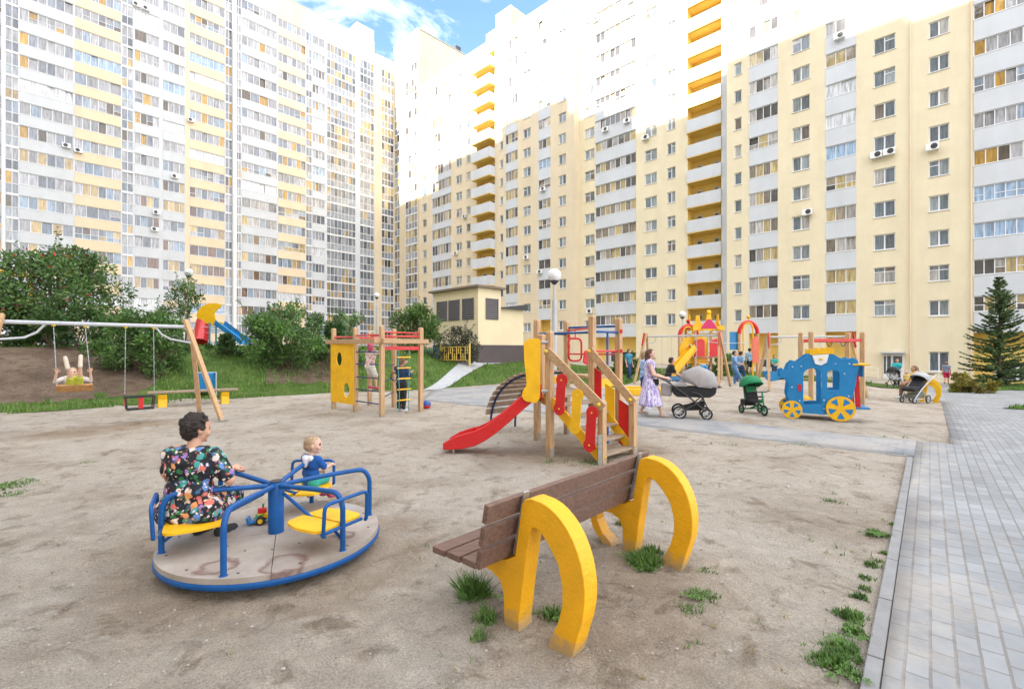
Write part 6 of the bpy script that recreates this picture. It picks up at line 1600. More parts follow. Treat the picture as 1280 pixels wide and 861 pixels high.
def bush(name, label, cat, loc, w, h, leaves, lm, ls=.10, stems=7, group=None, clumps=26, base=.15, gap=.35):
    """stems and limbs carrying separate leaf clumps of uneven size"""
    loc = Vector(loc); root = thing(name, label, cat, loc, group); sm = MB(); lf = MB(); cl = []
    for i in range(clumps):
        a = lr.uniform(0, 6.283); t = lr.random(); zz = base + (1 - base) * (lr.random() ** .85); rr = (w / 2) * math.sqrt(max(.04, 1 - ((zz - .42) / .60) ** 2)) * (lr.random() ** .45)
        c = loc + Vector((rr * math.cos(a), rr * math.sin(a), zz * h * .93)); cl.append((c, lr.uniform(.5, 1.15) * min(w, h) * .17))
    for i in range(stems):
        a = lr.uniform(0, 6.283); b0 = loc + Vector((math.cos(a), math.sin(a), 0)) * w * .06; c, r = cl[i * len(cl) // stems]
        m = b0.lerp(c, .5) + Vector((lr.uniform(-.1, .1), lr.uniform(-.1, .1), .12 * h)); sm.tube([b0 - Vector((0, 0, .15)), m, c], [.012 * h + .012, .008 * h + .008, .006], 6)
    for c, r in cl:
        st_ = loc + Vector((0, 0, h * .3)); sm.tube([st_.lerp(c, .35), c], [.012, .005], 4)
    per = leaves // len(cl)
    for c, r in cl:
        k = int(per * (r / (min(w, h) * .14)) ** 1.3)
        for i in range(k):
            v = Vector((lr.gauss(0, 1), lr.gauss(0, 1), lr.gauss(0, .8))); v.normalize(); v *= r * (lr.random() ** gap)
            s = ls * lr.uniform(.6, 1.3); leaf(lf, c + v, v + Vector((lr.gauss(0, .5), lr.gauss(0, .5), lr.gauss(.1, .5))) * r, s, s * .45)
    # stray shoots on the outline
    for i in range(clumps // 2):
        c, r = lr.choice(cl); d = (c - loc - Vector((0, 0, h * .4))).normalized() + Vector((0, 0, .5)); L_ = lr.uniform(.15, .34) * h; tip = c + d.normalized() * (r * .6 + L_); sm.tube([c, tip], [.007, .003], 4)
        for q in range(16): p = c.lerp(tip, .3 + .7 * lr.random()); leaf(lf, p, Vector((lr.gauss(0, 1), lr.gauss(0, 1), lr.gauss(.3, .6))), ls * lr.uniform(.5, 1.1), ls * .4)
    sm.build('stems' if h < 3.2 else 'trunk', BARK, root, smooth=True); lf.build('foliage' if h < 3.2 else 'crown', lm, root)
    return root
def gz(x, y): return Vector((x, y, terr(x, y)))
bush('rowan_tree', 'large rowan tree with red berries behind the left swing', 'tree', gz(-18.6, 19.6), 4.6, 3.9, 13000, LF_ROWAN, .17, 9, clumps=46, base=.10)
bush('rowan_tree', 'rowan at the left picture edge in front of the dark canopy', 'tree', gz(-21.6, 18.2), 3.0, 2.6, 5500, LF_ROWAN, .16, 7, clumps=28)
bush('shrub', 'broad leafy bush behind the empty toddler swing', 'shrub', gz(-12.7, 16.6), 2.9, 2.1, 8500, LF_MID, .13, 9, clumps=36, base=.05)
bush('shrub', 'low shrub on the bank behind the swinging child', 'shrub', gz(-16.4, 18.2), 2.6, 1.5, 4500, LF_DARK, .14, 8, clumps=28, base=.05)
bush('shrub', 'dense dark shrub filling the bank under the rowan crown', 'shrub', gz(-20.6, 19.8), 3.6, 1.9, 6000, LF_DARK, .16, 8, clumps=30, base=.05)
bush('sapling', 'slender sapling with sparse leaves beside the white globe lamp on the bank', 'tree', gz(-16.5, 24.0), 1.9, 3.5, 1900, LF_ROWAN, .14, 4, clumps=16, base=.3)
bush('shrub', 'big round dark green bush right of the blue tube slide', 'shrub', gz(-9.35, 19.9), 3.1, 2.6, 9500, LF_MID, .14, 10, clumps=46, base=.04)
bush('shrub', 'smaller bush at the right foot of the round dark bush', 'shrub', gz(-7.9, 21.6), 2.4, 1.9, 5000, LF_DARK, .14, 6, clumps=20, base=.05)
bush('shrub', 'low bush under the moon slide on the worn bank', 'shrub', gz(-11.9, 19.8), 1.4, .8, 1800, LF_DARK, .13, 6, clumps=16, base=.05)
bush('shrub', 'light green feathery bush left of the louvred hut', 'shrub', gz(-5.9, 29.5), 3.0, 2.9, 6500, LF_LIGHT, .18, 8, clumps=26, base=.05)
bush('shrub', 'thin pale shrub behind the climbing frame beside the far lamp', 'shrub', gz(-9.2, 26.5), 2.2, 2.0, 1800, LF_LIGHT, .16, 6, clumps=16, base=.1)
bush('shrub', 'purple leaved bush in front of the hut louvres', 'shrub', gz(-3.3, 28.2), 2.6, 2.1, 3600, LF_PURP, .15, 8, clumps=26, base=.05)
bush('shrub', 'yellowing bush at the foot of the fir', 'shrub', gz(23.4, 24.6), 2.0, .95, 2600, LF_YEL, .15, 6, clumps=18, base=.05)
bush('shrub', 'green hedge plant behind the red arched tower', 'shrub', gz(13.3, 31.5), 5.0, 1.2, 4200, LF_LIGHT, .17, 7, clumps=24, base=.05)
bush('shrub', 'low green bush behind the timber tower at the yellow wall', 'shrub', gz(7.2, 31.0), 3.2, 1.5, 3600, LF_DARK, .17, 7, clumps=20, base=.05)
# fir
ft = gp(1249, 484); fo = thing('fir_tree', 'young fir tree with drooping branches at the right edge', 'tree', ft)
FH = (484 - 346) / F * ft.y; tm = MB(); tm.tube([ft - Vector((0, 0, .2)), ft + Vector((.03, 0, FH * .5)), ft + Vector((0, 0, FH))], [.11, .06, .012], 8); tm.build('trunk', BARK, fo, smooth=True)
lf = MB(); bm_ = MB(); z = .35
while z < FH * .99:
    t = z / FH; Lb = (FH * .30) * (1 - t) ** .85 * (1.0 if t > .12 else .8) + .06; nb = max(4, int(9 - 4 * t))
    for k in range(nb):
        a = lr.uniform(0, 6.283); L1 = Lb * lr.uniform(.6, 1.2); o = ft + Vector((0, 0, z + lr.uniform(-.05, .05)))
        d = Vector((math.cos(a), math.sin(a), 0)); up = .40 - .62 * (1 - t) + lr.uniform(-.18, .18)
        pts = [o + d * L1 * q + Vector((0, 0, L1 * (up * q + .25 * q * q))) for q in (0, .35, .7, 1)]
        bm_.tube(pts, [.018, .012, .008, .004], 4)
        for s in range(int(26 + 75 * L1)):
            q = lr.random() ** .75; i = min(2, int(q * 3)); p = pts[i].lerp(pts[i + 1], q * 3 - i); sd = Vector((-d.y, d.x, 0)) * lr.choice((-1, 1))
            v = (d * .8 + sd * lr.uniform(.3, 1.0) + Vector((0, 0, lr.uniform(-.75, .55)))).normalized(); ln = lr.uniform(.10, .26) * (1.15 - .6 * q)
            w_ = .042; s_ = v.cross(Vector((lr.gauss(0, .5), lr.gauss(0, .5), 1))).normalized(); lf.add([p, p + v * ln * .5 + s_ * w_, p + v * ln, p + v * ln * .5 - s_ * w_], [(0, 1, 2, 3)])
    z += .15 + .07 * (1 - t)
bm_.build('branches', BARK, fo); lf.build('crown', LF_FIR, fo)

# ------------------------------------------------------------------ lamps
GLOBE = mat('opal_globe', (.74, .74, .76), .25, .03, 3)
def lamp(label, px, py_top, Y, H=4.15):
    p = at(px, 430, Y); g = terr(p.x, p.y); th = thing('street_lamp', label, 'lamp', Vector((p.x, p.y, g)), 'globe lamps of the courtyard'); top = at(px, py_top, Y).z
    mb = MB(); mb.tube([(p.x, p.y, g - .1), (p.x, p.y, top - 1.0)], .075, 12); mb.build('pole', GREYM, th, smooth=True)
    mb = MB(); mb.tube([(p.x, p.y, top - 1.0), (p.x, p.y, top - .40)], .035, 10); mb.build('neck', GREYM, th, smooth=True)
    mb = MB(); mb.lathe([(.05, top - .50), (.13, top - .41), (.14, top - .38), (.05, top - .37)], Matrix.Translation((p.x, p.y, 0)), 16); mb.build('collar', DARKM, th, smooth=True)
    mb = MB(); mb.ball((p.x, p.y, top - .205), .215, 14); mb.build('globe', GLOBE, th, smooth=180)
lamp('big white globe lamp rising behind the red slide tower', 693, 336, 15.2)
lamp('white globe lamp left of the red arched tower', 853, 389, 31.0)
lamp('white globe lamp above the yellow moon slide', 236, 336, 26.0)
lamp('small distant globe lamp above the climbing frame', 471, 366, 38.0)

# ------------------------------------------------------------------ louvred hut, fence, canopy
HUT = mat('hut_yellow_render', (.75, .63, .42), .85, .06, .8, bump=.2, bscale=12)
hx = Vector((-.7, .714, 0)); hy = Vector((.714, .7, 0)); hc = Vector((-2.12, 30, 0)); hz = terr(-2.1, 30) - .05; hT = 5.55
ht = thing('ventilation_hut', 'yellow rendered hut with dark louvres and a dark plinth', 'hut', (hc.x, hc.y, hz))
def hp(a, b, z): return hc + hx * a + hy * b + Vector((0, 0, z))
def hbox(mb, a0, a1, b0, b1, z0, z1): mb.box((0, 0, 0), (a1 - a0, b1 - b0, z1 - z0), frame(hp((a0 + a1) / 2, (b0 + b1) / 2, (z0 + z1) / 2), hx, hy))
mb = MB(); hbox(mb, 0, 4.8, 0, 1.95, 1.95, hT); mb.build('wall', HUT, ht)
mb = MB(); hbox(mb, .25, 4.6, 1.952, 4.3, 1.95, 4.35); mb.build('wall', HUT, ht)
mb = MB(); hbox(mb, -.03, 4.83, -.03, 4.33, hz - .3, 1.95); mb.build('plinth', PLINTH, ht)
mb = MB(); hbox(mb, -.25, 5.05, -.25, 2.2, hT + .003, hT + .14); mb.build('roof', mat('hut_roof', (.20, .15, .11), .8), ht)
mb = MB(); mb.prism([(1.96, 4.353), (4.5, 4.353), (4.5, 4.75), (1.96, 4.42)], frame(hp(.1, 0, 0), hy, (0, 0, 1)), .25); mb.build('lean_to_roof', DARKM, ht)
LOUV = mat('louvre_metal', (.13, .12, .13), .6, .1, 3)
def louvre(c, ux, w, h):
    n = Vector((ux.y, -ux.x, 0)); n = n if n.y < 0 else -n
    mb = MB(); fr_ = frame(c, ux, (0, 0, 1)); mb.box((0, 0, 0), (w, h, .03), fr_)
    k = 9
    for i in range(k): mb.bar(c - ux * w * .47 + n * .035 + Vector((0, 0, -h / 2 + h * (i + .5) / k)), c + ux * w * .47 + n * .035 + Vector((0, 0, -h / 2 + h * (i + .5) / k)), .05, .025, (n + Vector((0, 0, 1))))
    for q in (-w / 2, w / 2): mb.bar(c + ux * q + n * .03 - Vector((0, 0, h / 2)), c + ux * q + n * .03 + Vector((0, 0, h / 2)), .06, .05, n)
    mb.build('louvre', LOUV, ht)
for a in (.95, 2.4, 3.75): louvre(hp(a, -.02, 4.25), hx, 1.08, 1.35)
louvre(hp(-.02, 1.15, 4.25), hy, 1.0, 1.35)
# fence
fa, fb = gp(531, 452), gp(587, 452.5); fa = at(528, 452, 29.5); fb = at(587, 453, 25.5); fd = fb - fa; fl_ = fd.length; fd.normalize()
fe = thing('low_fence', 'low metal fence of squares, blue-green on the left and yellow on the right', 'fence', fa)
for k, m in ((0, mat('teal_fence', (.03, .26, .33), .5)), (1, mat('yellow_fence', (.66, .45, .08), .5))):
    p0 = fa + fd * fl_ * (0 if k == 0 else .42); p1 = fa + fd * fl_ * (.42 if k == 0 else 1); mb = MB(); L_ = (p1 - p0).length; n = int(L_ / .42)
    z_ = Vector((0, 0, 1))
    for h in (.12, .85): mb.bar(p0 + z_ * h, p1 + z_ * h, .035, .035)
    for i in range(n):
        a_ = p0 + fd * L_ * i / n; w_ = L_ / n
        mb.bar(a_ + z_ * .12, a_ + z_ * .85, .03, .03, fd); o_ = .28 if i % 2 else .5
        mb.bar(a_ + z_ * o_, a_ + fd * w_ + z_ * o_, .025, .025); mb.bar(a_ + fd * w_ * .5 + z_ * (.12 if i % 2 else .5), a_ + fd * w_ * .5 + z_ * (.5 if i % 2 else .85), .025, .025, fd); mb.bar(a_ + z_ * .66, a_ + fd * w_ * .5 + z_ * .66, .025, .025)
    mb.build('panel', m, fe)
    for q in (p0, p1):
        mb = MB(); mb.bar(q - z_ * .2, q + z_ * 1.0, .07, .07, fd); mb.build('post', m, fe)
# dark canopy at the left edge
cp_ = at(0, 440, 24); cg = terr(cp_.x, cp_.y); cpo = thing('canopy', 'yellow edged flat canopy on posts at the left edge', 'canopy', (cp_.x, cp_.y, cg))
A1, A2 = at(-60, 400, 22), at(41, 400, 25.5)
zt = at(0, 340, 24).z
mb = MB(); d_ = (A2 - A1); d_.z = 0; L_ = d_.length; d_.normalize(); nn = Vector((-d_.y, d_.x, 0)); c = (A1 + A2) / 2
mb.box((0, 1.6, 0), (L_, 3.4, .12), frame(Vector((c.x, c.y, zt + .05)), d_, nn)); mb.build('roof', GREYM, cpo)
mb = MB(); mb.box((0, -.12, 0), (L_ + .05, .06, .22), frame(Vector((c.x, c.y, zt - .02)), d_, nn)); mb.build('fascia', YEL, cpo)
for a in (A1, A2 - d_ * .1):
    mb = MB(); mb.tube([(a.x, a.y, terr(a.x, a.y) - .1), (a.x, a.y, zt - .05)], .07, 8); mb.build('post', YEL, cpo)
mb = MB(); mb.box((0, 3.0, -.9), (L_, .1, 1.7), frame(Vector((c.x, c.y, zt)), d_, nn)); mb.build('back_wall', PLINTH, cpo)

# ------------------------------------------------------------------ moon slide on the bank
ms_ = at(262, 440, 23.5); mg_ = terr(ms_.x, ms_.y); mo = thing('moon_slide', 'small slide tower with yellow moon panel, red tube and blue chute on the bank', 'playground slide', (ms_.x, ms_.y, mg_))
def mpx(px, py, dY=0): return at(px, py, 23.5 + dY)
cres = [(246, 395), (248, 388), (254, 382), (262, 379), (271, 379), (277, 381), (276, 384), (271, 387), (268, 392), (269, 398), (273, 402), (279, 403), (277, 406), (268, 407), (257, 404), (250, 400)]
o0 = mpx(262, 395); pts = [((p[0] - 262) / F * 23.5, -(p[1] - 395) / F * 23.5) for p in cres]
mb = MB(); mb.prism(pts[::-1], frame(o0, (1, .05, 0), (0, 0, 1)), .06); mb.build('moon_panel', YEL, mo, bevel=.01)
mb = MB(); mb.tube(bend([mpx(258, 396, .4), mpx(252, 408, .2), mpx(250, 424, -.3), mpx(247, 432, -.5)], .4), [.30] * 14, 16) if False else mb.tube([mpx(258, 396, .4), mpx(254, 405, .2), mpx(252, 416, 0), mpx(250, 428, -.3)], .33, 16); mb.build('tube', REDP, mo, smooth=True)
mb = MB(); a, b = mpx(274, 405, .2), mpx(307, 430, -.5); dd = (b - a).normalized(); sx = Vector((.25, .97, 0)); up = dd.cross(sx).normalized(); up = up if up.z > 0 else -up
mb.bar(a, b, .55, .04, up)
for q in (-.28, .28): mb.bar(a + sx * q + up * .08, b + sx * q + up * .08, .05, .22, up)
mb.build('chute', BLUEP, mo)
for px in (248, 262, 270, 283):
    p = mpx(px, 400, .5 if px % 2 else -.1); mb = MB(); mb.tube([(p.x, p.y, terr(p.x, p.y) - .1), (p.x, p.y, p.z + (-.1))], .04, 8); mb.build('post', mat('teal_fence', (.03, .26, .33), .5), mo)
mb = MB()
for h in (409, 416): mb.tube([mpx(246, h, -.2), mpx(266, h, -.1), mpx(274, h, .4)], .018, 6)
mb.build('railing', STEEL, mo)

# ------------------------------------------------------------------ blue carriage playhouse
ca = gp(985, 522.5); cb = gp(1069, 528.5); cu = (cb - ca); cu.z = 0; CLn = cu.length; cu.normalize(); cv = Vector((-cu.y, cu.x, 0)); cv = cv if cv.y > 0 else -cv
cg0 = (ca.z + cb.z) / 2
cr = thing('carriage_playhouse', 'blue carriage playhouse with yellow crown and flower wheels', 'playhouse', ca)
def cfm(off): return frame(Vector((ca.x, ca.y, cg0)) + cv * off, cu, (0, 0, 1))
S = CLn / 84.0   # metres per photo pixel along the side
SV = .0191
def cpt(px, py): return ((px - 985) * S, (523 + (px - 985) / 84 * 5.5 - py) * SV)
side = [(984, 492), (986, 477), (984, 472), (975, 470), (974, 460), (980, 458), (983, 461), (986, 453), (992, 448), (999, 450), (1005, 446), (1012, 441), (1030, 441), (1043, 443), (1052, 449), (1060, 450), (1066, 448), (1072, 452), (1074, 460), (1071, 468), (1070, 480), (1066, 497), (1060, 517), (1040, 519), (1006, 516), (990, 512)]
side = [cpt(*p) for p in side][::-1]
def arch(x0, x1, y0, y1, r):
    pts = [cpt(x0, y1), cpt(x1, y1)]; cx_ = (x0 + x1) / 2
    for i in range(9): a = PI * i / 8; pts.append(cpt(cx_ + (x1 - x0) / 2 * math.cos(a), y0 + r - r * math.sin(a)))
    return pts
for off in (0, .92):
    mb = MB(); mb.prism(side, cfm(off), .03, [arch(1005, 1028, 459, 505, 8), arch(1035, 1050, 463, 488, 4)]); mb.build('side_panel', BLUEP, cr, bevel=.006)
    mb = MB(); crown = [cpt(*p) for p in [(1013, 442), (1013, 435), (1015, 434), (1017, 436), (1020, 433.5), (1023, 436), (1028, 433), (1033, 436), (1036, 433.5), (1039, 436), (1041, 434), (1043, 435), (1043, 442)]]
    mb.prism(crown[::-1], cfm(off - .03 if off == 0 else off + .03), .025); mb.build('crown', YEL, cr, bevel=.003)
mb = MB(); mb.prism([cpt(*p) for p in [(1016, 442.5), (1020, 454), (1027, 456), (1034, 453), (1037, 442.5)]], cfm(-.03), .02); mb.build('crest', WHITEP, cr, bevel=.003)
mb = MB(); mb.ball(cfm(-.05) @ Vector((*cpt(1027, 448), 0)), (.045, .045, .02), 6); mb.build('crest_badge', YEL, cr, smooth=True)
def flower_wheel(px, py, r, off):
    c2 = cpt(px, py); M = cfm(off) @ Matrix.Translation((c2[0], c2[1], 0)); holes = []
    def pet(a):
        o = []
        for i in range(10):
            t = i / 10 * 2 * PI; x = .46 + .33 * math.cos(t); y = .19 * math.sin(t) * (1.25 - .5 * math.cos(t) * -1 * .0); o.append((r * (x * math.cos(a) - y * math.sin(a)), r * (x * math.sin(a) + y * math.cos(a))))
        return o
    mb = MB(); mb.prism(circ(0, 0, r, 28), M, .03); wh = mb.build('wheel', YEL, cr, bevel=.004)
    mb = MB()
    for k in range(5): mb.prism(circ(.62 * r * math.cos(k * 2 * PI / 5 + .95), .62 * r * math.sin(k * 2 * PI / 5 + .95), .20 * r, 10), M @ Matrix.Translation((0, 0, -.022 if True else 0)), .008)
    # the gaps between petals show the blue behind
    mb2 = MB()
    for k in range(5):
        a = k * 2 * PI / 5 + .95; w = .33
        o = [(r * .26 * math.cos(a), r * .26 * math.sin(a))] + [(r * .82 * math.cos(a + q), r * .82 * math.sin(a + q)) for q in (-w, -w / 2, 0, w / 2, w)]
        mb2.prism(o, M, .038)
    mb2.build('spoke_gaps', BLUEP, wh)
for o_ in (-.05, .97): flower_wheel(990, 511, 11.5 * SV, o_); flower_wheel(1051, 511.2, 15.6 * SV, o_)
mb = MB(); mb.box(((1037 - 985) * S, 12 * S, -.46) if False else (CLn * .5, .19, .46), (CLn * .82, .03, .86), frame(Vector((ca.x, ca.y, cg0)), cu, (0, 0, 1), -cv * -1)) ; mb.build('floor', OLDW, cr)
mb = MB(); mb.box((CLn * .30, .50, .46), (CLn * .14, .03, .86), frame(Vector((ca.x, ca.y, cg0)), cu, (0, 0, 1), cv)); mb.build('seat', YEL, cr)
e0 = Vector((cb.x, cb.y, cg0)) + cu * .02
for off in (.12, .80):
    mb = MB(); mb.bar(e0 + cv * off + cu * .06 + Vector((0, 0, .30)), e0 + cv * off + cu * .02 + Vector((0, 0, 1.10)), .04, .10, cu); mb.build('end_post', RED, cr)
mb = MB(); mb.box((.10, 1.36, .46), (.34, .04, 1.0), frame(e0, cu, (0, 0, 1), cv)); mb.build('driver_roof', YEL, cr, bevel=.01)
mb = MB(); mb.box((.14, 1.20, .46), (.03, .26, .9), frame(e0, cu, (0, 0, 1), cv)); mb.build('driver_panel', BLUEP, cr)
mb = MB(); mb.box((.10, .33, .46), (.34, .04, .9), frame(e0, cu, (0, 0, 1), cv)); mb.build('driver_step', BLUEP, cr)
for px, py in ((991, 456), (1002, 456), (1062, 456), (1056, 468), (990, 482), (1061, 496), (1031, 511), (1000, 500), (1045, 455), (1031, 500)):
    mb = MB(); mb.ball(cfm(-.018) @ Vector((*cpt(px, py), 0)), .014, 5); mb.build('bolt', WHITEP, cr, smooth=True)
mb = MB(); mb.box((0, 0, 0), (.06, .16, .02), frame(cfm(-.025) @ Vector((*cpt(1000, 483), 0)), cu, (0, 0, 1))); mb.build('red_badge', RED, cr)

# ------------------------------------------------------------------ monkey-bar frame behind the carriage
mf = thing('monkey_bars', 'tall timber posts with a red overhead ladder behind the blue carriage', 'climbing frame', at(1045, 500, 16))
q0, q1 = at(1014, 500, 15.2), at(1078, 500, 15.6); nq = Vector((.15, .95, 0))
for p in (q0, q0 + nq * .9 + Vector((.05, 0, 0)), q1, q1 + nq * .9 + Vector((-.02, 0, 0))):
    mb = MB(); post(mb, p.x, p.y, terr(p.x, p.y) - .05, 2.25, .13); mb.build('post', PINE, mf, bevel=.008)
for o in (Vector((0, 0, 0)), nq * .9): mb = MB(); mb.bar(v3(q0 + o, 1.98), v3(q1 + o, 1.98), .05, .09); mb.build('rail', RED, mf)
for k in range(6):
    p = q0.lerp(q1, (k + .6) / 6.4); mb = MB(); mb.tube([v3(p, 1.93), v3(p + nq * .9, 1.93)], .018, 6); mb.build('rung', RED, mf)
for k in (.28, .55): 
    p = q0.lerp(q1, k); mb = MB(); mb.tube(bend([v3(p, 1.96), v3(p + (q1 - q0) * .07, 1.72), v3(p + (q1 - q0) * .14, 1.96)], .15), .01, 5); mb.build('hanging_rope', BLACKF, mf)

# ------------------------------------------------------------------ far swing sets
def far_swing(label, L0, R0, seats, redtop=True):
    mid_ = (L0 + R0) / 2; g0 = terr(mid_.x, mid_.y); th = thing('swing_set', label, 'swing set', (mid_.x, mid_.y, g0)); b_ = (R0 - L0); b_.z = 0; b_.normalize(); f_ = Vector((-b_.y, b_.x, 0)); z_ = Vector((0, 0, 1))
    zt_ = g0 + 2.3; mb = MB(); mb.tube([v3(L0, zt_), v3(R0, zt_)], .04, 8); mb.build('beam', GREYM, th, smooth=True)
    for E, sg in ((L0, -1), (R0, 1)):
        for s in (-1, 1):
            ft_ = Vector((E.x, E.y, terr(E.x, E.y) - .05)) + f_ * .85 * s + b_ * .25 * sg; mb = MB(); mb.bar(ft_, v3(E, zt_ + .15) + f_ * .04 * s, .10, .085); mb.build('leg', PINE, th)
        if redtop:
            mb = MB(); a = v3(E, zt_ + .17) - f_ * .11 + b_ * .06 * sg; b2 = v3(E, zt_ - .45) - f_ * .30 + b_ * .09 * sg; mb.bar(a, b2, .15, .02, b_); mb.build('red_cover', RED, th)
        mb = MB(); mb.tube(bend([v3(E, zt_ - .04) - b_ * .5 * sg, v3(E, zt_ - .3) - b_ * .42 * sg, v3(E, zt_ - .34)], .2), .02, 6); mb.build('brace', GREYM, th, smooth=True)
    for k, kind in seats:
        c = L0.lerp(R0, k)
        for s in (-.24, .24): mb = MB(); mb.tube([v3(c, zt_) + b_ * s, v3(c, g0 + .62) + b_ * s], .011, 5); mb.build('chain', STEEL, th)
        mb = MB()
        if kind == 'blue':
            o = [tuple(p[:2]) for p in bend([Vector(p) for p in ((-.30, .20, 0), (-.30, .02, 0), (-.16, -.20, 0), (0, -.24, 0), (.16, -.20, 0), (.30, .02, 0), (.30, .20, 0), (.1, .16, 0), (-.1, .16, 0), (-.30, .20, 0))], .08, 4)][:-1]
            mb.prism(o, frame(v3(c, g0 + .70) - f_ * .16, b_, (0, 0, 1)), .03); mb.prism(o, frame(v3(c, g0 + .66) + f_ * .14, b_, (0, 0, 1)), .03); mb.box((0, 0, 0), (.44, .30, .04), frame(v3(c, g0 + .52), b_, f_)); mb.build('swing_seat', BLUEP, th, bevel=.006)
        else: mb.box((0, 0, 0), (.5, .22, .035), frame(v3(c, g0 + .56), b_, f_)); mb.build('swing_seat', OLDW, th)
far_swing('far swing set with red topped legs behind the pram', at(808, 450, 23.4), at(899, 450, 21.2), ((.30, 'plank'), (.78, 'blue')), True)
far_swing('second far swing set running behind the blue carriage', at(961, 450, 20.2), at(1062, 450, 19.6), ((.05, 'blue'), (.45, 'plank'), (.72, 'plank')), True)

# ------------------------------------------------------------------ far play tower with crown roof and red arches
pt_ = at(893, 470, 27.0); gT = terr(pt_.x, pt_.y); pl = thing('play_castle', 'distant play castle with red arches and a yellow crown roof', 'playground tower', (pt_.x, pt_.y, gT))
def tp(px, py, dY=0): return at(px, py, 27.0 + dY)
def archtube(x0, x1, ytop, ybase, m, r, dY, nm, m2=None):
    pts = []; cx_ = (x0 + x1) / 2
    for i in range(15): a = PI * i / 14; pts.append(tp(cx_ - (x1 - x0) / 2 * math.cos(a), ytop + (x1 - x0) * .62 * (1 - math.sin(a)), dY))
    mb = MB(); mb.tube(pts, r, 8); mb.build(nm, m, pl, smooth=True)
    for px in (x0, x1):
        a = tp(px, ytop + (x1 - x0) * .62, dY); g = terr(a.x, a.y); mb = MB(); mb.tube([(a.x, a.y, g - .1), a], r * .75, 8); mb.build('arch_leg', PINE if m2 is None else m2, pl, smooth=True)
for dY in (-.4, .5):
    archtube(849, 872, 407, 455, RED, .10, dY, 'arch'); archtube(924, 947, 402.5, 455, RED, .11, dY, 'arch'); archtube(929, 941, 403.5, 455, YEL, .055, dY - .06, 'inner_arch', YEL); archtube(854, 866, 408.5, 455, YEL, .05, dY - .06, 'inner_arch', YEL)
for px, y0 in ((860, 400), (935.5, 395)):
    mb = MB(); a = tp(px, y0 + 6); mb.tube([a - Vector((0, 0, .1)), a + Vector((0, 0, .3))], .04, 6); mb.ball(a + Vector((0, 0, .22)), .10, 6); mb.build('finial', YEL if px > 900 else RED, pl, smooth=True)
cN = tp(879, 430)
sq = [(-.72, -.7), (.72, -.7), (.72, .7), (-.72, .7)]
for x, y in sq:
    mb = MB(); post(mb, cN.x + x, cN.y + y, gT - .1, tp(881, 413).z, .11, 0); mb.build('post', PINE, pl)
zd = gT + 1.25
mb = MB(); mb.box((cN.x, cN.y, zd), (2.0, 1.5, .06)); mb.build('platform', OLDW, pl)
zr_ = tp(881, 414).z
for s in (-1, 1):
    for ax in (0, 1):
        o = cN + (Vector((0, .78 * s, 0)) if ax == 0 else Vector((.80 * s, 0, 0))); ux = Vector((1, 0, 0)) if ax == 0 else Vector((0, 1, 0)); hw = .86 if ax == 0 else .80
        mb = MB(); mb.prism([(-hw, .0), (-hw * .5, .10), (0, -.02), (hw * .5, .10), (hw, 0), (hw, .30), (hw * .55, .22), (.16, .55), (.10, .95), (-.10, .95), (-.16, .55), (-hw * .55, .22), (-hw, .30)], frame((o.x, o.y, zr_), ux, (0, 0, 1)), .03); mb.build('crown_panel', YEL, pl)
        mb = MB(); mb.prism([(-hw * .55, .12), (hw * .55, .12), (.10, .62), (-.10, .62)], frame((o.x, o.y, zr_) if False else (o + (o - cN).normalized() * .03).xy.to_3d() + Vector((0, 0, zr_)), ux, (0, 0, 1)), .02); mb.build('crown_inset', mat('magenta_panel', (.55, .01, .10), .45), pl)
mb = MB(); mb.ball((cN.x, cN.y - .78, zr_ + 1.0), (.13, .09, .14), 8); mb.build('crown_finial', YEL, pl, smooth=True)
for x, m, ww in ((-.5, RED, .55), (.35, RED, .6)):
    mb = MB(); mb.prism([(-ww / 2, 0), (ww / 2, 0), (ww / 2, .85), (.1, .98), (-ww / 2, .85)], frame((cN.x + x, cN.y - .76, zd + .04), (1, 0, 0), (0, 0, 1)), .03); mb.build('guard_panel', m, pl)
# yellow tunnel panel with a round hole, stair and chute on the left, bridge to the right
a = tp(868, 452, -.5); mb = MB(); mb.prism([(-.75, -.6), (.75, -.6), (.75, .75), (.3, .95), (-.6, .8), (-.85, .2)], frame(a + Vector((0, 0, .5)), (1, 0, 0), (0, 0, 1)), .05, [circ(-.12, .1, .38, 16)]); mb.build('hole_panel', YEL, pl)
mb = MB(); p0, p1 = tp(866, 436, -.6), tp(838, 470, -1.5); mb.bar(p0, p1, .6, .05); mb.build('chute', YEL, pl)
for s in (-.32, .32): mb = MB(); mb.bar(p0 + Vector((0, s, .14)), p1 + Vector((0, s, .14)), .05, .26); mb.build('chute_side', YEL, pl)
mb = MB(); mb.bar(tp(901, 455), tp(926, 452), .7, .05)
mb.build('bridge', OLDW, pl)
for h in (430, 442): mb = MB(); mb.tube([tp(852, h, -.5), tp(896, h - 1, -.5), tp(946, h - 1, -.5)], .02, 6); mb.build('rail', STEEL, pl)
mb = MB(); mb.prism([(-.18, -.75), (.18, -.75), (.2, .55), (0, .7), (-.2, .55)], frame(tp(944.5, 436, -.7), (1, 0, 0), (0, 0, 1)), .04); mb.build('side_panel', mat('coral_panel', (.62, .14, .07), .45), pl)
mb = MB(); mb.prism([(-.3, -.5), (.3, -.5), (.3, .5), (-.3, .5)], frame(tp(919, 426, -.3), (1, 0, 0), (0, 0, 1)), .04); mb.build('side_panel', BLUEP, pl)
for k in range(6): mb = MB(); z_ = gT + .2 + k * .2; mb.tube([(cN.x - .45, cN.y - .85, z_), (cN.x + .05, cN.y - .85, z_)], .02, 6); mb.build('ladder_rung', RED, pl)
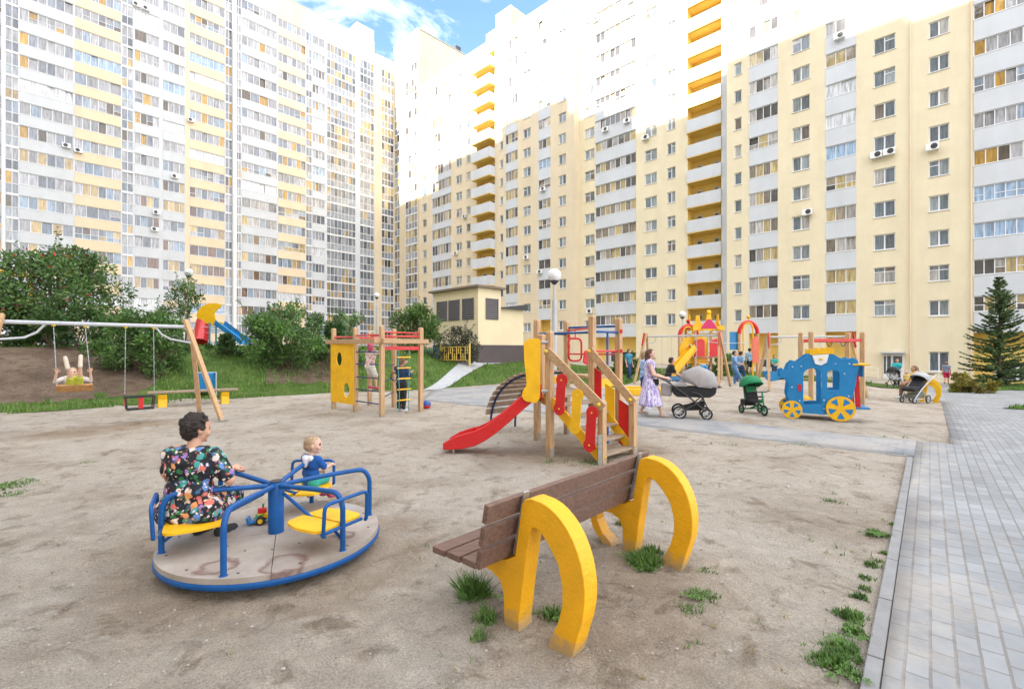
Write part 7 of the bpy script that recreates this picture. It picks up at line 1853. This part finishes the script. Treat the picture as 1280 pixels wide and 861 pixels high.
# sandbox by the far swing
sb = gp(808, 494); sbx = thing('sandbox', 'low yellow sandbox frame behind the slide tower', 'sandbox', sb)
for (dx, dy, ex, ey) in ((-.7, 0, .7, 0), (-.7, 1.3, .7, 1.3), (-.7, 0, -.7, 1.3), (.7, 0, .7, 1.3)):
    mb = MB(); mb.bar(sb + Vector((dx, dy, .12)), sb + Vector((ex, ey, .12)), .22, .24 if dx == ex else .22); mb.build('board', YEL, sbx, bevel=.01)

# ------------------------------------------------------------------ prams and tricycle
def wheel(root, c, ax, r, w=.045, nm='wheel', rimc=None):
    ax = Vector(ax).normalized(); ux = ax.orthogonal().normalized(); M = frame(c, ux, ax.cross(ux), ax); n = 22
    mb = MB(); pts = [c + ux * (r - w * .5) * math.cos(2 * PI * i / n) + ax.cross(ux) * (r - w * .5) * math.sin(2 * PI * i / n) for i in range(n + 1)]; mb.tube(pts, w * .5, 8); wh = mb.build(nm, RUBBER, root, smooth=True)
    mb = MB(); mb.lathe([(r * .16, -w * .5), (r * .16, w * .5)], M, 10)
    for k in range(6): a = k * PI / 3; d = ux * math.cos(a) + ax.cross(ux) * math.sin(a); mb.bar(c + d * r * .12, c + d * (r - w * .8), .010, .014, ax)
    pts = [c + ux * (r - w * 1.05) * math.cos(2 * PI * i / n) + ax.cross(ux) * (r - w * 1.05) * math.sin(2 * PI * i / n) for i in range(n + 1)]; mb.tube(pts, .010, 6)
    mb.build('rim', rimc or WHITEP, wh, smooth=True)
def hoodshape(mb, c, f, s, up, L, W, H, a0, a1, n=7, m=9):
    """ribbed folding hood: fan of arches"""
    vs = []; fs = []
    for i in range(n + 1):
        t = R(a0 + (a1 - a0) * i / n); bulge = 1 + .025 * math.cos(i * PI)
        for q in range(m + 1):
            p = PI * q / m; vs.append(c + s * (W * math.cos(p)) * bulge + (f * math.cos(t) * L + up * math.sin(t) * H) * (math.sin(p) ** .55) * bulge)
    for i in range(n):
        for q in range(m): a = i * (m + 1) + q; fs.append((a, a + 1, a + m + 2, a + m + 1))
    return mb.add(vs, fs)
pf = Vector((math.cos(R(-16)), math.sin(R(-16)), 0)); ps = Vector((-pf.y, pf.x, 0)); pz = Vector((0, 0, 1)); po = gp(866, 524.5) + ps * .28
pm = thing('pram', 'grey hooded pram with black carrycot on the paved strip', 'pram', po)
def pp(x, y, z): return po + pf * x + ps * y + pz * z
for x, y, r in ((-.30, -.29, .165), (-.30, .29, .165), (.32, -.24, .135), (.32, .24, .135)): wheel(pm, pp(x, y, r), ps, r, rimc=GREYM)
for y in (-.26, .26):
    mb = MB(); mb.tube(bend([pp(-.85, y, 1.02), pp(-.62, y, .93), pp(-.1, y, .55), pp(.30, y * .9, .20)], .15), .016, 8); mb.tube([pp(.33, y * .85, .62), pp(.12, y, .40), pp(-.30, y * 1.05, .17)], .016, 8); mb.tube(bend([pp(-.02, y, .66), pp(.20, y, .60), pp(.33, y * .9, .30)], .1), .014, 8); mb.build('frame', DARKM, pm, smooth=True)
mb = MB(); mb.tube([pp(-.85, -.26, 1.02), pp(-.87, 0, 1.03), pp(-.85, .26, 1.02)], .020, 8); mb.build('handle', BLACKF, pm, smooth=True)
mb = MB(); tub = [(-.48, .78), (-.46, .62), (-.36, .53), (.40, .53), (.52, .62), (.55, .78)]; mb.prism(tub, frame(pp(0, 0, 0), pf, pz), .50); mb.build('carrycot', BLACKF, pm, bevel=.04, seg=3)
mb = MB(); hoodshape(mb, pp(.14, 0, .78), pf, ps, pz, .46, .26, .48, -4, 158); o = mb.build('hood', GREYF, pm, smooth=180); sol = o.modifiers.new('solidify', 'SOLIDIFY'); sol.thickness = .015
mb = MB(); mb.prism([(-.52, .785), (-.12, .785), (-.14, .90), (-.30, .875), (-.50, .82)], frame(pp(0, 0, 0), pf, pz), .50); mb.build('apron', GREYF, pm, bevel=.03, seg=3)
mb = MB(); mb.prism([(.52, .78), (.66, .77), (.66, .79), (.52, .81)], frame(pp(0, 0, 0), pf, pz), .3); mb.build('visor', BLACKF, pm)
mb = MB(); mb.prism([(-.24, .20), (.24, .22), (.30, .42), (.10, .38), (-.20, .30)], frame(pp(0, 0, 0), pf, pz), .40); mb.build('basket', BLACKF, pm, bevel=.03)
mb = MB(); mb.prism([(-.74, .56), (-.48, .53), (-.45, .84), (-.72, .86)], frame(pp(0, -.1, 0), pf, pz), .14); mb.build('bag', GREYF, thing('bag', 'grey changing bag hung on the handle of the hooded pram', 'bag', pp(-.6, -.1, .55)), bevel=.04, seg=3)
# distant stroller beside the yellow bench
so2 = gp(1143, 503.5); sf = Vector((-.93, -.36, 0)).normalized(); ss = Vector((-sf.y, sf.x, 0)); sr = thing('stroller', 'dark grey stroller with a silver frame beside the distant yellow bench', 'stroller', so2)
def sp(x, y, z): return so2 + sf * x + ss * y + pz * z
for x, y, r in ((.36, -.2, .12), (.36, .2, .12), (-.30, -.27, .15), (-.30, .27, .15)): wheel(sr, sp(x, y, r), ss, r, rimc=GREYM)
for y in (-.26, .26): mb = MB(); mb.tube([sp(-.74, y, 1.02), sp(.05, y, .52), sp(.38, y * .8, .14)], .017, 8); mb.tube([sp(-.30, y, .17), sp(.08, y, .50)], .016, 8); mb.tube([sp(-.30, y, .17), sp(.38, y * .8, .16)], .014, 8); mb.build('frame', STEEL, sr, smooth=True)
mb = MB(); mb.tube([sp(-.74, -.26, 1.02), sp(-.77, 0, 1.04), sp(-.74, .26, 1.02)], .02, 8); mb.build('handle', BLACKF, sr)
mb = MB(); mb.prism([(.42, .50), (.30, .42), (.0, .48), (-.48, .92), (-.40, .98), (.02, .60), (.36, .58)], frame(sp(0, 0, 0), sf, pz), .42); mb.build('seat', BLACKF, sr, bevel=.03)
mb = MB(); hoodshape(mb, sp(-.32, 0, .80), sf, ss, pz, .36, .24, .30, 40, 175); o = mb.build('hood', mat('light_grey_fabric', (.40, .41, .42), .9), sr, smooth=180); o.modifiers.new('solidify', 'SOLIDIFY').thickness = .012
mb = MB(); mb.prism([(-.26, .20), (.26, .18), (.26, .30), (-.22, .40)], frame(sp(0, 0, 0), sf, pz), .38); mb.build('basket', mat('olive_fabric', (.16, .17, .14), .9), sr, bevel=.03)
# stroller at the entrance
so2 = gp(1118, 484.5); sf = Vector((-.30, -.95, 0)); ss = Vector((-sf.y, sf.x, 0)); sr = thing('stroller', 'dark stroller with a white patterned seat pushed towards the viewer at the entrance', 'stroller', so2)
for x, y, r in ((.36, -.2, .12), (.36, .2, .12), (-.30, -.27, .15), (-.30, .27, .15)): wheel(sr, sp(x, y, r), ss, r, rimc=GREYM)
for y in (-.26, .26): mb = MB(); mb.tube([sp(-.6, y, 1.0), sp(.05, y, .52), sp(.38, y * .8, .14)], .017, 8); mb.tube([sp(-.30, y, .17), sp(.08, y, .50)], .016, 8); mb.build('frame', DARKM, sr, smooth=True)
mb = MB(); mb.prism([(.42, .50), (.30, .36), (.0, .42), (-.30, .92), (-.22, .98), (.02, .56), (.36, .56)], frame(sp(0, 0, 0), sf, pz), .40); mb.build('seat', streak('white_dots', (.5, .5, .52), (.03, .03, .035), (9, 9, 9)), sr, bevel=.03)
mb = MB(); hoodshape(mb, sp(-.2, 0, .84), sf, ss, pz, .34, .25, .34, 20, 175); o = mb.build('hood', BLACKF, sr, smooth=180); o.modifiers.new('solidify', 'SOLIDIFY').thickness = .012
# green tricycle
GREEN = mat('green_fabric', (.010, .21, .075), .75, .2, 14); GREENP = mat('green_paint', (.008, .20, .09), .4, .1, 6)
to = gp(954, 520); tf = Vector((.10, -.99, 0)).normalized(); ts = Vector((-tf.y, tf.x, 0)); tr = thing('tricycle', 'green push tricycle with a fabric hood in front of the blue carriage', 'tricycle', to + Vector((0, .35, 0)))
to = to + Vector((0, .35, 0))
def tq(x, y, z): return to + tf * x + ts * y + pz * z
for x, y, r in ((-.24, -.26, .125), (-.24, .26, .125), (.34, 0, .14)): wheel(tr, tq(x, y, r), ts, r, .05, rimc=GREENP)
mb = MB(); mb.tube([tq(-.24, -.26, .125), tq(-.24, .26, .125)], .02, 8); mb.tube([tq(-.24, 0, .13), tq(.0, 0, .22), tq(.28, 0, .42)], .028, 8); mb.tube([tq(.34, 0, .14), tq(.28, 0, .45), tq(.24, 0, .62)], .022, 8); mb.tube([tq(-.28, -.12, .15), tq(-.42, -.12, .95)], .015, 8); mb.build('frame', GREENP, tr, smooth=True)
mb = MB(); mb.tube(bend([tq(.18, -.22, .62), tq(.25, -.1, .60), tq(.25, .1, .60), tq(.18, .22, .62)], .05), .016, 8); mb.build('handlebar', DARKM, tr, smooth=True)
mb = MB(); mb.prism([(-.20, .30), (.10, .30), (.10, .36), (-.14, .38), (-.26, .76), (-.32, .74)], frame(tq(0, 0, 0), tf, pz), .32); mb.build('seat', BLACKF, tr, bevel=.02)
mb = MB(); mb.prism([(-.24, .46), (-.20, .46), (-.27, .72), (-.31, .72)], frame(tq(.03, 0, 0), tf, pz), .28); mb.build('seat_cushion', GREEN, tr, bevel=.015)
mb = MB(); hoodshape(mb, tq(-.22, 0, .70), tf, ts, pz, .34, .22, .30, 25, 185); o = mb.build('hood', GREEN, tr, smooth=180); o.modifiers.new('solidify', 'SOLIDIFY').thickness = .012
mb = MB(); mb.tube(bend([tq(-.16, -.2, .44), tq(.08, -.18, .46), tq(.08, .18, .46), tq(-.16, .2, .44)], .08), .02, 8); mb.build('safety_bar', BLACKF, tr, smooth=True)
mb = MB(); mb.box((0, 0, 0), (.26, .30, .16), frame(tq(-.36, 0, .28), tf, ts)); mb.build('rear_basket', BLACKF, tr, bevel=.02)
for y in (-.1, .1): mb = MB(); mb.box((0, 0, 0), (.10, .07, .02), frame(tq(.34, y, .14 + y * .4), tf, ts)); mb.build('pedal', DARKM, tr)
